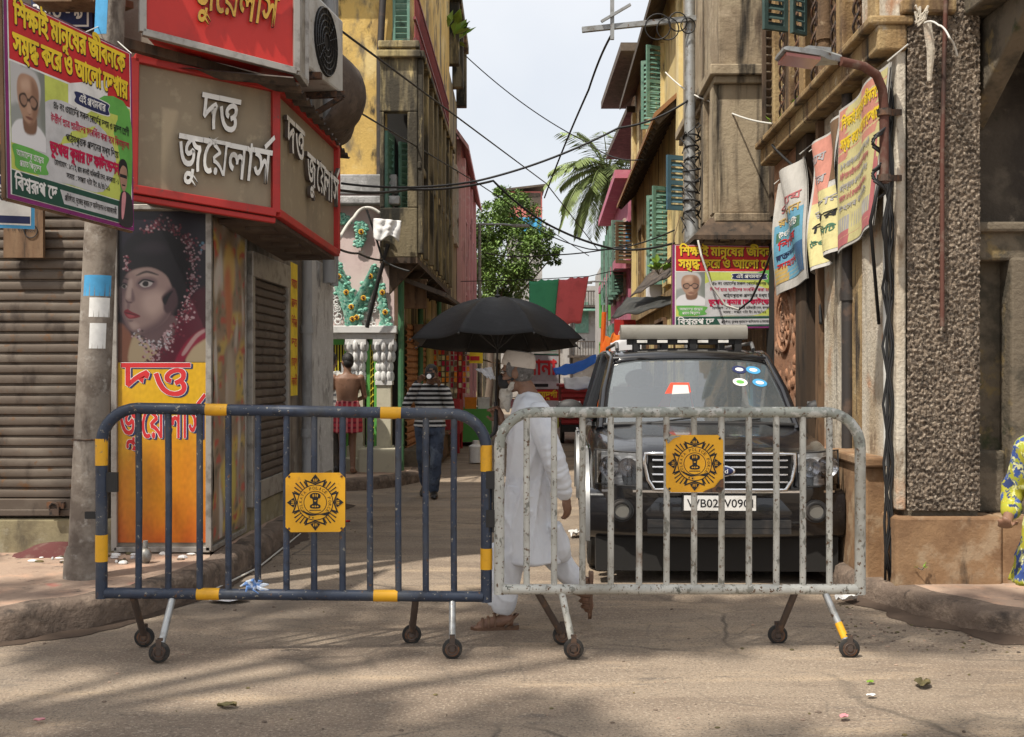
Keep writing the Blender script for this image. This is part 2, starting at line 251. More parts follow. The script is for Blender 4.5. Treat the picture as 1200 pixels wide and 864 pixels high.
83: [[59,0,-11,1,-9,4,-9,8,-4,8,-3,20,-1,86,-2,5,-3,3,-11,2,2,19,20,-3,6,-4,5,-6,3,-13,0,-41,19,4,15,0,19,-3,18,1,9,4,6,9,18,-8,-5,-10,-11,-9,-14,-4,-16,1,4,4,5,-7,3,-13,-1,-15,-6,-18,-12,-14,-7,-5,-8,-3],[60,18,10,1,11,7,6,7,4,12,1,14,-3,8,-6,6,-11,3,-14,-1,-16,-5,0,-33,2,-10,7,-8]],
6: [[31,78,30,-22,17,-19,16,-19,12,-20,-16,-8,-21,28,-14,16,-16,15,-21,13],[20,122,2,12,6,10,14,10,13,2,12,-2,15,-10,6,-10,2,-12,-2,-13,-6,-10,-15,-10,-12,-2,-13,2,-14,10,-6,10],[37,122,0,-6,5,-8,13,-4,13,4,3,4,2,10,-2,9,-3,4,-13,4,-13,-5,-3,-3]],
32: [[180,156,0,-18,-91,0,0,-49,4,-8,5,-2,10,3,11,10,13,16,15,2,9,-16,6,-16,1,-27,-6,-18,-12,-14,-8,-6,-21,-6,-22,0,-20,5,-19,11,-15,17,-15,24,-6,15,-12,37,19,5,6,-21,14,-35,16,-23,19,-13,11,-3,23,0,11,3,8,6,6,7,4,9,1,10,-1,13,-4,11,-6,8,11,5,-10,-15,-16,-15,-15,-7,-16,1,-11,8,-6,12,-1,56,-72,0,0,18]],
131: [[-64,177,82,52,10,-14,-80,-54]],
262: [[157,156,0,-18,-117,0,0,-75,-4,5,11,11,12,10,28,18,32,15,11,-12,0,-88,-19,-7,0,93,5,-7,-36,-19,-18,-14,-27,-24,-15,10,0,84,-22,0,0,18],[130,54,0,-83,-19,0,-12,11,-13,8,-14,6,-23,6,-9,20,29,15,34,15,8,2],[111,36,-49,-21,9,-2,26,-11,15,-11]],
232: [[176,156,0,-18,-27,0,0,-92,-19,2,0,91,0,33,13,0,6,-16],[94,157,18,-3,10,-7,9,-9,6,-11,-1,-26,-11,21,-7,7,-15,9,-15,0,-9,-4,-6,-10,1,-12,7,-11,6,-3,20,-4,-2,-19,-19,3,-14,8,-10,11,-4,14,2,23,7,12,9,7],[23,157,14,-2,12,-5,9,-10,4,-7,2,-18,-5,-19,-9,-11,-6,-4,-8,-3,-19,-3,-1,19,14,2,10,4,6,6,3,11,-1,6,-6,10,-11,5,-8,1,-21,-3,-2,19],[149,-11,-18,0,-7,12,-4,5,-11,4,-12,1,-40,-5,-15,2,-10,4,-9,6,-7,8,-3,12,0,17,1,5,20,-2,-2,-12,2,-9,4,-7,6,-4,20,-1,26,4,14,-1,17,-5,9,-8,0,41,19,-1]],
34: [[158,156,0,-18,-27,0,0,-138,-19,0,0,106,5,-15,-22,27,-20,16,-19,5,-14,-3,-8,-8,-3,-8,0,-9,3,-9,13,-8,22,-5,-2,-21,-20,4,-17,7,-7,6,-10,13,-2,8,-1,10,3,16,3,6,10,11,19,8,24,-2,21,-10,28,-27,-4,1,-1,3,-1,50,13,0,6,-16]],
12: [[127,156,-2,11,-7,6,-11,2,-53,1,-13,3,-9,5,-8,8,-4,10,-2,13,2,13,18,-1,-1,-5,1,-12,2,-8,4,-4,8,-3,65,-3,15,-5,9,-10,4,-21],[180,156,0,-18,-91,0,0,-49,4,-8,5,-2,10,3,11,10,13,16,15,2,9,-16,6,-16,1,-27,-6,-18,-12,-14,-8,-6,-21,-6,-22,0,-20,5,-19,11,-15,17,-15,24,-6,15,-12,37,19,5,6,-21,14,-35,16,-23,19,-13,11,-3,23,0,11,3,8,6,6,7,4,9,1,10,-1,13,-4,11,-6,8,11,5,-10,-15,-16,-15,-15,-7,-16,1,-11,8,-6,12,-1,56,-72,0,0,18]],
339: [[122,132,21,-4,8,-5,5,-6,4,-9,0,-16,-2,-7,-7,-11,-13,-10,-24,-11,-7,17,18,8,12,8,3,6,0,11,-4,7,-9,4,-12,0,-15,-4,-12,-7,-9,-11,2,-8,10,-4,-5,-18,-15,5,-9,9,-3,12,2,10,7,11,16,13,21,8],[164,42,-2,-12,-5,-10,-9,-9,-11,-6,-13,-4,-27,0,-21,5,-9,4,-18,13,-9,9,-15,23,-6,14,-12,35,19,6,13,-38,15,-26,9,-10,20,-13,25,-4,18,3,13,7,3,6,1,8,-3,10,-3,5,-16,9,20,9,17,-14,5,-13],[183,156,0,-18,-185,0,0,18]],
26: [[154,78,-3,-17,-3,-7,-13,-16,-12,-7,-21,-6,-7,-1,-5,6,44,-11,37,-16,-9,-15,-26,12,-27,10,-29,7,-44,7,2,18,34,-4,26,3,19,7,11,11,6,12,0,15,-3,6,-11,10,-8,2,-16,0,-3,16,22,0,20,-7,9,-8,6,-9],[57,54,-19,4,-7,4,-6,10,-2,18,0,50,19,0,0,-54,2,-8,5,-5,16,-1,17,6,10,11,2,7,-2,5,-29,4,-14,6,-10,9,3,16,9,-8,12,-6,33,-2,11,-8,5,-11,0,-12,-3,-7,-9,-13,-7,-5,-17,-7],[-2,138,0,18,176,0,0,-18]],
219: [[118,132,11,-1,12,-4,9,-8,4,-9,1,-110,-19,0,-5,12,-7,7,-6,2,-60,-3,-18,3,-11,5,-9,8,-6,13,-2,19,2,22,19,-3,-2,-11,1,-16,4,-12,8,-6,19,-4,35,4,21,-1,9,-4,8,-9,0,73,-3,10,-9,5,-16,-1,-12,-6,-12,-12,-2,-10,2,-7,5,-2,17,0,1,-18,-24,-1,-13,6,-4,5,-3,7,-1,14,7,17,15,14,19,10],[181,156,0,-18,-183,0,0,18]],
38: [[152,156,0,-18,-27,0,0,-138,-19,0,-13,19,-17,17,-32,18,-25,7,-10,24,50,26,35,14,18,6,-6,-11,0,36],[106,118,5,-6,-40,-16,-39,-20,29,-10,20,-12,16,-14,13,-18,-3,0,-1,16],[60,157,13,-1,-1,-18,-14,0,-9,-5,-1,-10,5,-7,20,-10,-15,-12,-16,11,-8,7,-5,9,-1,14,3,9,6,7,10,5]],
35: [[102,12,-13,2,-25,9,-12,8,-11,11,-18,30,-16,44,19,6,13,-37,14,-27,16,-17,21,-8,19,-1,17,5,11,9,6,18,0,12,-4,13,-11,13,-17,5,-6,0,-8,-4,-5,-11,2,-12,-19,-4,-3,13,1,12,1,6,7,8,15,8,24,1,17,-6,14,-12,8,-17,3,-21,-2,-19,-4,-9,-12,-14,-18,-10],[179,156,0,-18,-181,0,0,18]],
51: [[60,125,24,-3,16,-8,10,-12,6,-21,-2,-12,-4,-11,-8,-9,-11,-7,-15,-5,-17,-2,3,3,23,-9,25,-14,25,-17,-11,-14,-29,20,-25,15,-27,11,-31,8,3,18,17,-4,20,-1,20,2,13,5,7,8,4,9,-1,13,-3,7,-6,5,-15,7,-9,1,-18,-4,-5,-3,-2,-6,1,-11,-18,-3,-2,15,2,11,3,5,15,10],[44,116,-8,14,-18,9,6,11,20,-7,7,-4,9,-9,4,-13],[135,156,0,-18,-137,0,0,18]],
58: [[-44,-60,-15,2,-13,9,-4,9,0,13,3,7,6,4,7,4,17,3,0,11,19,0,0,-16,-8,-12,-14,1,-8,-3,-4,-4,0,-6,6,-6,14,0,12,4,16,14,26,-12,25,-16,-11,-14,-36,22,-19,-11]],
160: [[-2,138,0,18,139,0,0,-18],[50,122,15,-3,8,-4,15,-14,-4,0,10,12,15,5,14,-3,20,-13,6,-6,-15,-12,-7,8,-8,6,-9,2,-7,-2,-5,-4,-2,-4,0,-14,-16,-1,-3,11,-9,12,-12,5,-10,0,-9,-4,-4,-8,-1,-4,1,-6,6,-9,19,-10,-6,-18,-15,5,-11,8,-12,16,-2,15,2,12,6,10,10,7]],
45: [[159,156,0,-18,-26,0,0,-138,-19,0,-24,25,-19,12,-22,10,-28,6,-9,23,16,10,35,18,-22,12,-29,10,8,16,0,-4,-22,0,0,18],[114,138,-80,0,-6,2,28,-12,28,-20,1,-14,-43,-21,-11,-7,-3,4,14,-2,34,-13,18,-12,24,-22,-4,-1,0,15]],
40: [[182,156,0,-18,-27,0,0,-138,-19,0,0,99,6,-16,-19,26,-16,17,-16,10,-17,3,-12,-2,-11,-4,-24,-22,13,5,12,-1,7,-2,6,-5,6,-12,-1,-16,-4,2,16,16,33,31,13,-13,-72,-67,-14,13,20,20,-16,-16,6,9,2,7,0,8,-3,6,-11,4,-16,-5,-18,18,20,23,15,11,15,8,8,2,26,-2,23,-12,14,-14,15,-19,-5,2,0,4,-1,56,13,0,6,-16]],
145: [[70,0,-18,2,-16,7,-14,11,-13,22,5,20,24,5,8,4,12,11,6,14,2,20,-6,22,-62,0,0,18,52,0,-13,20,-4,12,0,13,2,6,7,12,12,10,13,-14,-11,-11,-4,-13,6,-16,15,-19,77,0,0,-18,-59,0,22,-24,14,-25,4,-14,0,-26,-6,-20,-13,-16,-18,-10],[70,18,17,3,12,8,9,11,4,14,-2,22,-5,15,-15,24,-17,19,4,-1,5,-20,0,-24,-4,-12,-7,-11,-19,-14,-30,-10,3,15,5,-15,9,-12,11,-7],[86,-4,61,-50,-11,-13,-63,47]],
435: [[126,76,-11,1,-18,8,-13,15,-5,9,3,1,-8,-21,-12,-12,-12,-2,-9,1,-9,4,-8,7,-14,17,16,9,8,-12,7,-5,7,-2,7,2,6,5,5,11,3,26,17,0,8,-23,9,-13,13,-8,10,-1,6,0,8,4,4,13,-5,19,-12,15,20,4,3,-3,11,-19,2,-10,0,-16,-4,-8,-5,-7,-7,-5],[184,156,0,-18,-186,0,0,18],[108,-14,-13,1,-26,7,-22,14,-19,22,-17,34,19,6,13,-27,14,-19,18,-12,20,-6,25,0,11,3,7,4,9,14,-1,19,-4,8,-7,6,-9,3,-9,0,-9,-3,-4,-6,-1,-7,3,-10,-19,-3,-3,12,0,11,4,10,9,7,16,5,25,-2,8,-3,11,-10,7,-14,3,-15,-3,-18,-4,-8,-12,-12,-17,-8]],
152: [[152,156,0,-18,-27,0,0,-138,-19,0,-13,19,-17,17,-32,18,-25,7,-10,24,50,26,35,14,18,6,-6,-11,0,36],[106,118,5,-6,-40,-16,-39,-20,29,-10,20,-12,16,-14,13,-18,-3,0,-1,16],[60,157,13,-1,-1,-18,-14,0,-9,-5,-1,-10,5,-7,20,-10,-15,-12,-16,11,-8,7,-5,9,-1,14,3,9,6,7,10,5],[116,-4,61,-50,-11,-13,-63,47]],
43: [[106,11,-31,5,-9,4,-18,14,-8,8,-14,24,-19,50,19,5,6,-20,15,-33,7,-12,18,-17,21,-8,20,-1,15,4,14,14,4,12,0,16,-3,12,-7,12,12,19,10,-18,6,-17,2,-18,-3,-19,-9,-17,-15,-12,-21,-6],[96,71,-18,4,-12,10,-4,15,6,22,20,-6,-5,-14,4,-10,9,-3,11,2,11,8,14,17,16,3,-2,-13,-15,-19,-16,-12],[183,156,0,-18,-185,0,0,18]],
372: [[49,119,19,-4,12,-5,10,-9,10,-11,0,-22,-24,23,-16,9,-13,0,-9,-4,-3,-3,-3,-9,4,-11,10,-7,-10,-18,-7,5,-6,5,-9,12,-2,14,2,14,12,14,11,5],[226,156,0,-18,-113,0,0,-75,-3,5,22,21,28,18,16,8,16,7,16,-16,-9,-24,-4,-26,2,-34,7,-32,-19,-5,-8,47,-1,24,1,18,8,25,1,3,4,-1,-37,-19,-18,-14,-27,-24,-14,10,0,84,-96,0,0,18],[150,25,18,-3,16,-12,1,-25,-7,13,-5,4,-13,4,-18,0,-34,-6,-12,0,-16,4,-14,9,-9,15,-1,14,2,16,19,-2,-2,-14,1,-10,5,-7,7,-4,19,-3]],
41: [[212,156,0,-18,-180,0,-4,2,22,-8,25,-16,9,-8,1,-14,-54,-28,-3,4,13,-2,31,-12,17,-11,23,-20,-1,103,22,-2,16,-3,16,-5,14,-9,9,-10,8,-15,2,-12,-3,-16,-7,-8,-10,-6,-7,-2,-22,1,1,17,16,1,9,4,3,7,-1,12,-4,8,-17,12,-26,6,0,-108,-19,0,-22,24,-19,13,-22,9,-27,7,-9,23,51,28,-22,12,-29,10,8,16,0,-4,-22,0,0,18]],
361: [[205,156,0,-18,-91,0,0,-49,4,-8,8,-2,10,5,21,24,15,2,5,-7,10,-25,2,-17,-3,-20,-10,-16,-15,-12,-20,-6,-22,0,-20,5,-9,5,-18,16,-17,25,-8,16,18,7,16,-30,13,-14,15,-9,19,-3,12,1,11,3,8,6,6,7,4,9,1,10,-3,19,-9,13,12,5,-10,-15,-16,-15,-16,-7,-16,1,-11,8,-5,12,-2,56,-96,0,0,18],[45,125,14,-2,13,-4,24,-17,5,-6,3,-24,-19,19,-19,12,-10,3,-13,1,-7,-3,-3,-2,-2,-8,3,-8,7,-6,-13,-16,-9,9,-6,10,-2,11,2,12,11,13,10,4]],
22: [[121,0,0,106,5,-16,-21,28,-19,16,-10,4,-10,1,-16,-3,-24,-22,11,6,11,2,13,-1,12,-4,7,-7,5,-9,1,-9,-1,-9,-9,-17,-18,-16,-12,-7,-13,18,16,9,13,9,4,12,-1,7,-6,5,-17,1,-16,-6,-20,16,16,23,12,11,22,9,24,-2,20,-10,13,-11,14,-16,-5,3,0,2,-1,49,13,0,6,-16,26,0,0,-18,-26,0,0,-138]],
611: [[37,104,-11,4,-3,3,-2,9,1,6,4,8,11,4,11,-4,4,-8,0,-6,-2,-9,-2,-3],[37,-4,-11,4,-3,4,-2,10,1,5,4,8,11,3,11,-3,4,-8,0,-5,-2,-10,-2,-4]],
76: [[72,0,-13,1,-11,3,-7,5,-9,14,-1,7,3,13,8,11,16,7,8,-19,-11,-5,-3,-4,0,-6,8,-7,21,0,8,2,11,10,4,13,-1,10,-4,8,-8,8,-44,33,-12,14,-3,9,0,9,8,18,4,4,17,-9,-8,-13,0,-6,3,-6,52,-41,9,-11,5,-12,1,-23,-3,-9,-8,-13,-6,-5,-16,-8]],
80: [[78,0,-12,1,-22,6,-9,6,-14,15,-5,10,-4,24,1,13,4,12,6,12,19,21,27,19,35,18,9,-13,-4,-12,2,-11,8,-5,12,-2,2,0,9,-14,-24,-15,-11,-9,-7,-10,-2,-11,2,-9,8,-7,6,-2,18,-1,8,-21,-28,-11],[80,18,17,1,18,4,-11,1,-10,4,-6,6,-8,13,-1,15,8,17,10,11,22,16,-1,-6,-10,3,-8,5,-5,7,-3,8,2,14,2,-4,-33,-20,-16,-16,-11,-18,-3,-10,0,-19,7,-15,5,-6,12,-7]],
77: [[32,135,2,11,8,12,16,-9,-5,-10,1,-6,2,-3,38,-10,13,-5,8,-6,6,-7,4,-18,-2,-11,-4,-9,-8,-8,-10,-7,-13,-5,-16,-2,-10,2,10,2,8,-3,37,-20,21,-16,-11,-13,-28,20,-25,14,-26,10,-32,8,4,18,24,-5,31,0,20,6,9,11,1,11,-5,9,-13,7,-31,8,-12,5,-8,6]],
597: [[48,29,1,-3,-3,-12,-15,-38,-3,-6,-16,0,11,59]],
8: [[226,156,0,-18,-26,0,0,-138,-20,0,-18,26,-23,19,7,17,25,-22,10,-13,-1,111,-182,0,0,18],[94,23,-11,1,-21,7,-20,15,-18,26,-17,38,19,6,12,-30,13,-22,15,-14,18,-7,19,-1,14,4,9,7,6,16,0,15,-3,8,-10,11,-14,5,-9,-2,-6,-5,-2,-8,2,-10,-19,-4,-3,18,2,11,3,4,8,7,11,5,21,0,8,-2,14,-9,11,-13,5,-17,0,-18,-6,-17,-5,-7,-14,-11,-9,-4],[86,116,-7,14,-11,7,-7,2,6,11,20,-7,7,-4,8,-9,4,-13]],
598: [[12,84,61,0,0,-20,-61,0]],
364: [[129,145,0,-145,-19,0,-15,13,-13,9,-14,6,-22,6,-10,22,43,22,36,16,-5,-12,0,63],[110,82,5,-7,-61,-29,-2,4,11,-3,31,-12,17,-13],[-2,138,0,18,198,0,0,-18],[46,128,16,-2,14,-6,14,-10,20,-19,-10,-15,-17,18,-17,12,-18,4,-8,-2,-6,-4,-2,-7,1,-5,9,-9,-12,-15,-10,9,-6,10,-2,11,2,12,10,12,11,4],[174,56,1,-19,5,-20,-17,-4,-4,15,-4,35,5,26,2,7,2,-3,-44,-16,-2,17,51,19,14,-14,-7,-22]],
202: [[66,156,0,-18,-17,0,15,5,-16,-15,-5,-9,-3,-9,0,-23,8,-39,-1,-18,-3,-11,-6,-10,-9,-9,-22,-10,-9,-3,-6,17,24,10,10,12,2,23,-7,37,0,24,2,10,8,13,8,10,4,-5,-45,0,0,18]],
82: [[96,75,12,-3,-28,-9,-28,0,-12,4,-10,6,-7,8,-4,10,-1,12,4,21,8,11,11,10,12,7,14,3,13,0,15,-4,12,-8,6,-14,3,-103,5,-5,11,-2,-2,-19,-21,4,-8,6,-5,14],[66,80,19,3,16,6,-5,-5,-2,43,-6,7,-10,4,-12,-1,-13,-7,-10,-10,-5,-14,1,-12,2,-5,10,-6]],
30: [[144,156,0,-18,-101,0,0,-93,3,-14,9,-6,12,0,13,4,10,7,9,10,7,11,4,18,-2,9,-5,5,-11,2,-13,-2,-3,18,10,2,23,-1,9,-4,7,-9,4,-19,-3,-20,-4,-9,-18,-23,-20,-13,-24,-5,-11,1,-9,4,-7,5,-5,7,-4,16,0,99,-26,0,0,18],[99,156,-3,11,-6,6,-11,2,-42,1,-12,3,-10,5,-8,8,-4,10,-1,13,1,13,18,-1,-1,-5,2,-17,9,-9,16,-3,42,-1,10,-3,9,-5,6,-11,3,-17]],
600: [[79,198,20,0,-65,-229,-21,0]],
273: [[173,156,0,-18,-26,0,0,-77,-19,0,0,78,0,33,13,0,6,-16],[90,157,18,-3,10,-7,9,-8,7,-11,-2,-27,-11,21,-7,7,-15,9,-14,0,-10,-4,-5,-10,0,-12,7,-11,7,-3,19,-4,-1,-19,-20,3,-14,8,-9,11,-5,14,2,23,7,12,10,7],[19,157,14,-2,12,-5,9,-10,4,-7,2,-18,-4,-19,-10,-11,-6,-4,-7,-3,-19,-3,-2,19,15,2,9,4,6,6,3,11,0,6,-6,10,-12,5,-14,1,-13,-3,-2,19],[147,73,0,-84,-19,0,-13,12,-13,8,-14,5,-23,6,-9,20,30,16,34,14,8,3],[128,55,-50,-21,10,-3,25,-10,15,-11]],
478: [[195,156,0,-18,-70,0,0,-138,-19,0,-13,19,-17,17,-21,13,-24,9,-12,3,-10,24,50,26,53,20,-6,-11,0,18,-108,0,0,18],[106,118,5,-6,-40,-16,-39,-20,29,-10,20,-12,16,-14,13,-18,-3,0,-1,16],[172,55,2,-18,5,-20,-17,-4,-8,37,2,28,3,10,1,1,-3,-1,-32,-13,0,19,43,16,14,-14,-8,-21],[46,-2,-10,4,-5,11,5,11,10,4,11,-4,4,-11,-4,-11]],
424: [[99,0,-14,1,-13,4,-12,7,-9,8,-8,11,-6,11,5,17,28,6,11,7,7,7,5,15,1,17,-1,13,-4,14,-91,0,0,18,80,0,-13,20,-4,12,0,13,2,6,8,12,12,10,13,-14,-12,-11,-4,-13,6,-16,15,-19,77,0,0,-18,-58,0,21,-24,14,-25,4,-14,1,-26,-7,-20,-12,-16,-18,-10],[98,18,18,3,12,8,8,11,4,14,-1,22,-5,15,-16,24,-16,19,4,-1,5,-20,-1,-24,-4,-12,-7,-11,-19,-14,-30,-10,3,15,6,-15,8,-12,12,-7],[52,140,-11,-8,-8,-10,-3,-12,3,-11,11,-11,17,-4,25,2,15,7,-9,-17,-21,-8,-19,0,-9,2,-14,6,-11,11,-4,6,-2,16,2,14,3,6,14,14],[34,137,27,-12,36,-25,9,-9,-7,-12,-36,27,-41,19]],
441: [[125,75,-11,1,-18,8,-13,16,-5,9,3,1,-8,-21,-12,-12,-12,-2,-9,1,-9,4,-8,7,-14,17,15,9,9,-12,7,-5,6,-2,8,2,6,5,4,11,4,26,17,0,8,-23,9,-13,12,-8,11,-1,6,0,8,4,4,13,-5,19,-12,15,20,4,2,-3,12,-19,2,-10,-1,-16,-3,-9,-6,-7,-7,-5],[247,156,0,-18,-26,0,0,-138,-19,0,0,37,0,101,-204,0,0,18],[145,58,-4,12,-10,8,18,9,2,-2,9,-11,4,-17],[151,59,16,-2,14,-7,13,-10,18,-20,-6,-17,-17,19,-17,14,-13,5,-10,0,-5,-2,-3,-7,1,-6,12,-8,-8,-17,-14,8,-8,10,-3,13,1,8,8,12,6,4]],
84: [[44,79,20,-5,10,-7,7,-10,2,-12,-1,-12,-5,-9,-7,-8,-1,2,27,6,10,5,7,7,5,8,1,10,-2,11,-6,9,-19,12,-50,16,-17,8,-6,4,-8,9,-2,11,1,8,11,16,15,-9,-6,-10,0,-6,4,-6,11,-5,31,-10,23,-8,17,-8,12,-10,7,-9,4,-17,0,-16,-3,-8,-9,-14,-15,-10,-18,-7,-21,-4,-27,-1,-6,17,13,6,8,8,3,11,-2,10,-3,4,-9,5,-16,-1,-7,-8,3,-14,-19,-4,-4,18,4,14,7,7,11,4]],
599: [[18,14,2,9,2,3,11,4,11,-4,4,-7,1,-5,-2,-10,-3,-4,-11,-4,-11,4,-2,4]],
287: [[122,132,21,-4,7,-5,6,-6,3,-9,1,-16,-2,-7,-8,-11,-12,-10,-24,-11,-7,17,18,8,12,8,3,6,0,11,-4,7,-9,4,-12,0,-15,-4,-12,-7,-9,-11,2,-8,10,-4,-5,-18,-15,5,-9,9,-3,12,2,10,7,11,16,13,21,8],[164,42,-2,-12,-5,-10,-9,-9,-11,-6,-13,-4,-27,0,-21,5,-9,4,-18,13,-9,9,-15,23,-6,14,-12,35,19,6,13,-38,15,-26,9,-10,20,-13,25,-4,18,3,13,7,3,6,1,8,-3,10,-3,5,-16,9,20,9,17,-14,5,-13],[190,118,17,-4,7,-4,8,-14,1,-14,-3,-10,-6,-10,-12,-9,-18,-7,-6,18,20,8,6,8,1,5,-3,10,-2,3,-12,3,-17,-5,-19,-19,-8,7,10,15,9,10,11,6],[235,156,0,-18,-237,0,0,18]],
66: [[70,157,17,-2,7,-3,11,-8,8,-16,-1,-16,-3,-9,-6,-7,-8,-5,-21,-5,-20,3,-19,8,6,17,16,-7,15,-2,12,2,7,5,3,9,-3,10,-8,6,-13,3,-15,-3,-11,-5,-10,-14,-2,-12,4,-18,9,-10,15,-10,49,-25,16,-12,9,-13,4,-17,-18,-3,-6,15,-9,10,-67,36,-8,6,-11,15,-4,8,-3,18,1,9,6,17,12,13,8,5,19,6]]}
TX = {
'h1': [9781,55,0,48,266,129,943,54,1862,10,2128,44,2918,54,3540,39,3806,57,4346,61,4410,49,4756,46,5389,27,6245,56,7162,42,7428,39,8024,61,8628,20,8974],
'h2': [10648,50,0,44,682,59,1227,350,1304,20,2343,61,3150,46,3496,18,4352,9,5350,61,6508,47,6854,54,7585,61,8111,37,8457,21,9060,54,9756,70,10022],
'pill': [5028,16,0,10,758,224,1548,36,2303,44,2948,42,3570,54,4166,46,4432],
'b1': [19399,79,0,83,592,39,1444,6,2048,18,2746,70,3484,54,4110,61,4376,32,4722,131,5363,46,5434,50,6290,20,6972,47,7779,61,8770,42,9116,54,9712,61,9978,32,10324,131,10965,46,11036,37,11892,48,12495,44,13172,18,14054,262,15052,54,15669,37,15935,48,16538,61,17475,232,17821,34,18513,56,19133],
'b2': [19317,12,0,339,712,56,1435,34,1701,131,2269,26,2581,54,3268,219,3534,26,4509,54,5196,219,5462,56,6177,61,6443,37,6789,46,7392,50,8248,6,8930,42,9368,55,9964,38,10230,131,10778,35,10826,20,11793,46,12600,54,13196,51,13722,61,14252,42,14598,55,15454,42,15720,39,16316,54,16920,44,17186,58,17644,61,17808,160,18154,45,18691],
'b3': [12085,40,0,54,716,145,982,45,1573,40,2199,57,2809,435,2915,20,3643,224,4710,37,5465,54,6068,61,6334,39,6680,46,7284,44,8140,152,8762,45,9358,55,10244,37,10510,61,11113,70,11459],
'b4': [10953,43,0,58,519,61,721,40,1067,372,1783,20,2939,57,3605,44,3746,54,4368,46,4634,61,5490,37,5836,41,6699,54,7537,12,7803,61,8515,361,8861,48,9672,39,10349],
'b5': [23624,61,0,45,346,54,972,22,1238,54,1894,61,2160,45,2506,54,3132,22,3398,611,4314,76,4868,80,5460,77,6052,10,6904,597,7434,46,7957,54,8553,44,8819,20,9701,54,10508,39,10774,54,11378,10,11644,8,12434,55,13327,38,13593,20,14189,54,14996,46,15262,56,15858,61,16384,47,16730,39,17461,597,18065,20,18588,47,19395,20,20126,54,20933,35,21199,54,21906,598,22432,76,23032],
'b6': [11160,50,0,44,682,70,1304,611,2190,50,2744,364,3426,202,4200,54,4455,82,4981,30,5573,54,6140,10,6666,6,7196,79,7894,600,8486,79,8935,600,9527,77,9976,76,10568],
'n1': [4238,55,0,42,266,273,862,478,1544,40,2313,61,3289,37,3635],
'n2': [20782,224,0,55,755,35,1021,424,1728,54,2432,35,2698,54,3405,597,3671,43,4194,58,4713,61,4915,40,5261,372,5977,20,7133,57,7799,44,7940,54,8562,46,8828,61,9684,37,10030,41,10893,54,11731,12,11997,61,12709,361,13055,48,13866,39,14543,18,15407,50,16405,44,17087,54,17709,27,17975,61,18892,50,19238,42,19920,56,20516],
'g1': [6294,9,0,44,1158,54,1780,61,2046,37,2392,46,2995,232,3851,61,4543,350,4889,70,5668],
'g2': [5848,224,0,70,755,54,1381,35,1647,55,2614,40,2880,35,3596,59,4194,61,4303,37,4649,42,5252],
'd1': [1326,37,0,339,603],
'd2': [3568,27,0,57,735,61,917,70,1263,47,1889,54,2620,50,2886,131,3503],
'blue': [3404,441,0,59,766,55,979,35,1245,598,2212,84,2812],
'seva': [3341,55,0,27,266,599,1183,61,1451,50,1797,42,2479,54,3075],
'far1': [1740,39,0,54,604,39,870,54,1474],
'far2': [4216,44,0,54,622,27,1148,70,2065,37,2691,57,3231,22,3294,131,3890,54,3950],
'r1': [2625,50,0,54,682,51,948,54,1478,202,1744,45,1999],
'r2': [2999,46,0,287,596,37,1526,54,2129,39,2395],
'r3': [2401,55,0,48,266,55,943,42,1209,46,1805],
'r4': [5303,12,0,66,712,50,1237,42,1919,20,2775,55,3582,44,3848,55,4470,30,4736]}
_gc = {}
def gl_pts(z):
    out = []
    for c in GL[z]:                                     # steps of 4 font units, each point relative to the last
        x = y = 0; q = []
        for i in range(0, len(c), 2): x += c[i]*4; y += c[i+1]*4; q.append((x, y))
        out.append(q)
    return out
def curve_mesh(loops, off=0., ext=0.):
    cu = bpy.data.curves.new('t', 'CURVE'); cu.dimensions = '2D'; cu.fill_mode = 'BOTH'; cu.offset = off; cu.extrude = ext
    for lp in loops:
        sp = cu.splines.new('POLY'); sp.points.add(len(lp)-1); sp.use_cyclic_u = True
        for p, (x, y) in zip(sp.points, lp): p.co = (x, y, 0, 1)
    o = bpy.data.objects.new('t', cu); COL.objects.link(o)
    e = o.evaluated_get(bpy.context.evaluated_depsgraph_get()); m = e.to_mesh()
    r = ([v.co.copy() for v in m.vertices], [list(p.vertices) for p in m.polygons], [abs(p.normal.z) > .5 for p in m.polygons])
    e.to_mesh_clear(); bpy.data.objects.remove(o); bpy.data.curves.remove(cu); return r
def inside(p, c):
    r = False
    for a, b in zip(c, c[1:]+c[:1]):
        if (a[1] > p[1]) != (b[1] > p[1]) and p[0] < (b[0]-a[0])*(p[1]-a[1])/(b[1]-a[1])+a[0]: r = not r
    return r
def glyph(z, off, ext):
    k = (z, off, ext)
    if k not in _gc:
        lp = [[(x/1000, y/1000) for x, y in c] for c in gl_pts(z)]; sa = [sum(a[0]*b[1]-b[0]*a[1] for a, b in zip(c, c[1:]+c[:1])) for c in lp]
        V, Fc, Fr = [], [], []
        for i, c in enumerate(lp):                           # each outer stroke filled on its own, with the holes that lie inside it
            if sa[i] > 0: continue
            grp = [c]+[h for j, h in enumerate(lp) if sa[j] > 0 and inside(h[0], c)]
            vs, fs, fr = curve_mesh(grp, off, ext); o = len(V)
            V += [v+Vector((0, 0, (4e-4 if not ext else 4.3e-4)*i)) for v in vs]; Fc += [[q+o for q in f] for f in fs]; Fr += fr
        _gc[k] = (V, Fc, Fr)
    return _gc[k]
def frame(o, ux, uy):
    o = Vector(o); ux = Vector(ux).normalized(); uy = Vector(uy); uy = (uy-ux*uy.dot(ux)).normalized(); n = ux.cross(uy)
    return lambda x, y, h=0.: o+ux*x+uy*y+n*h
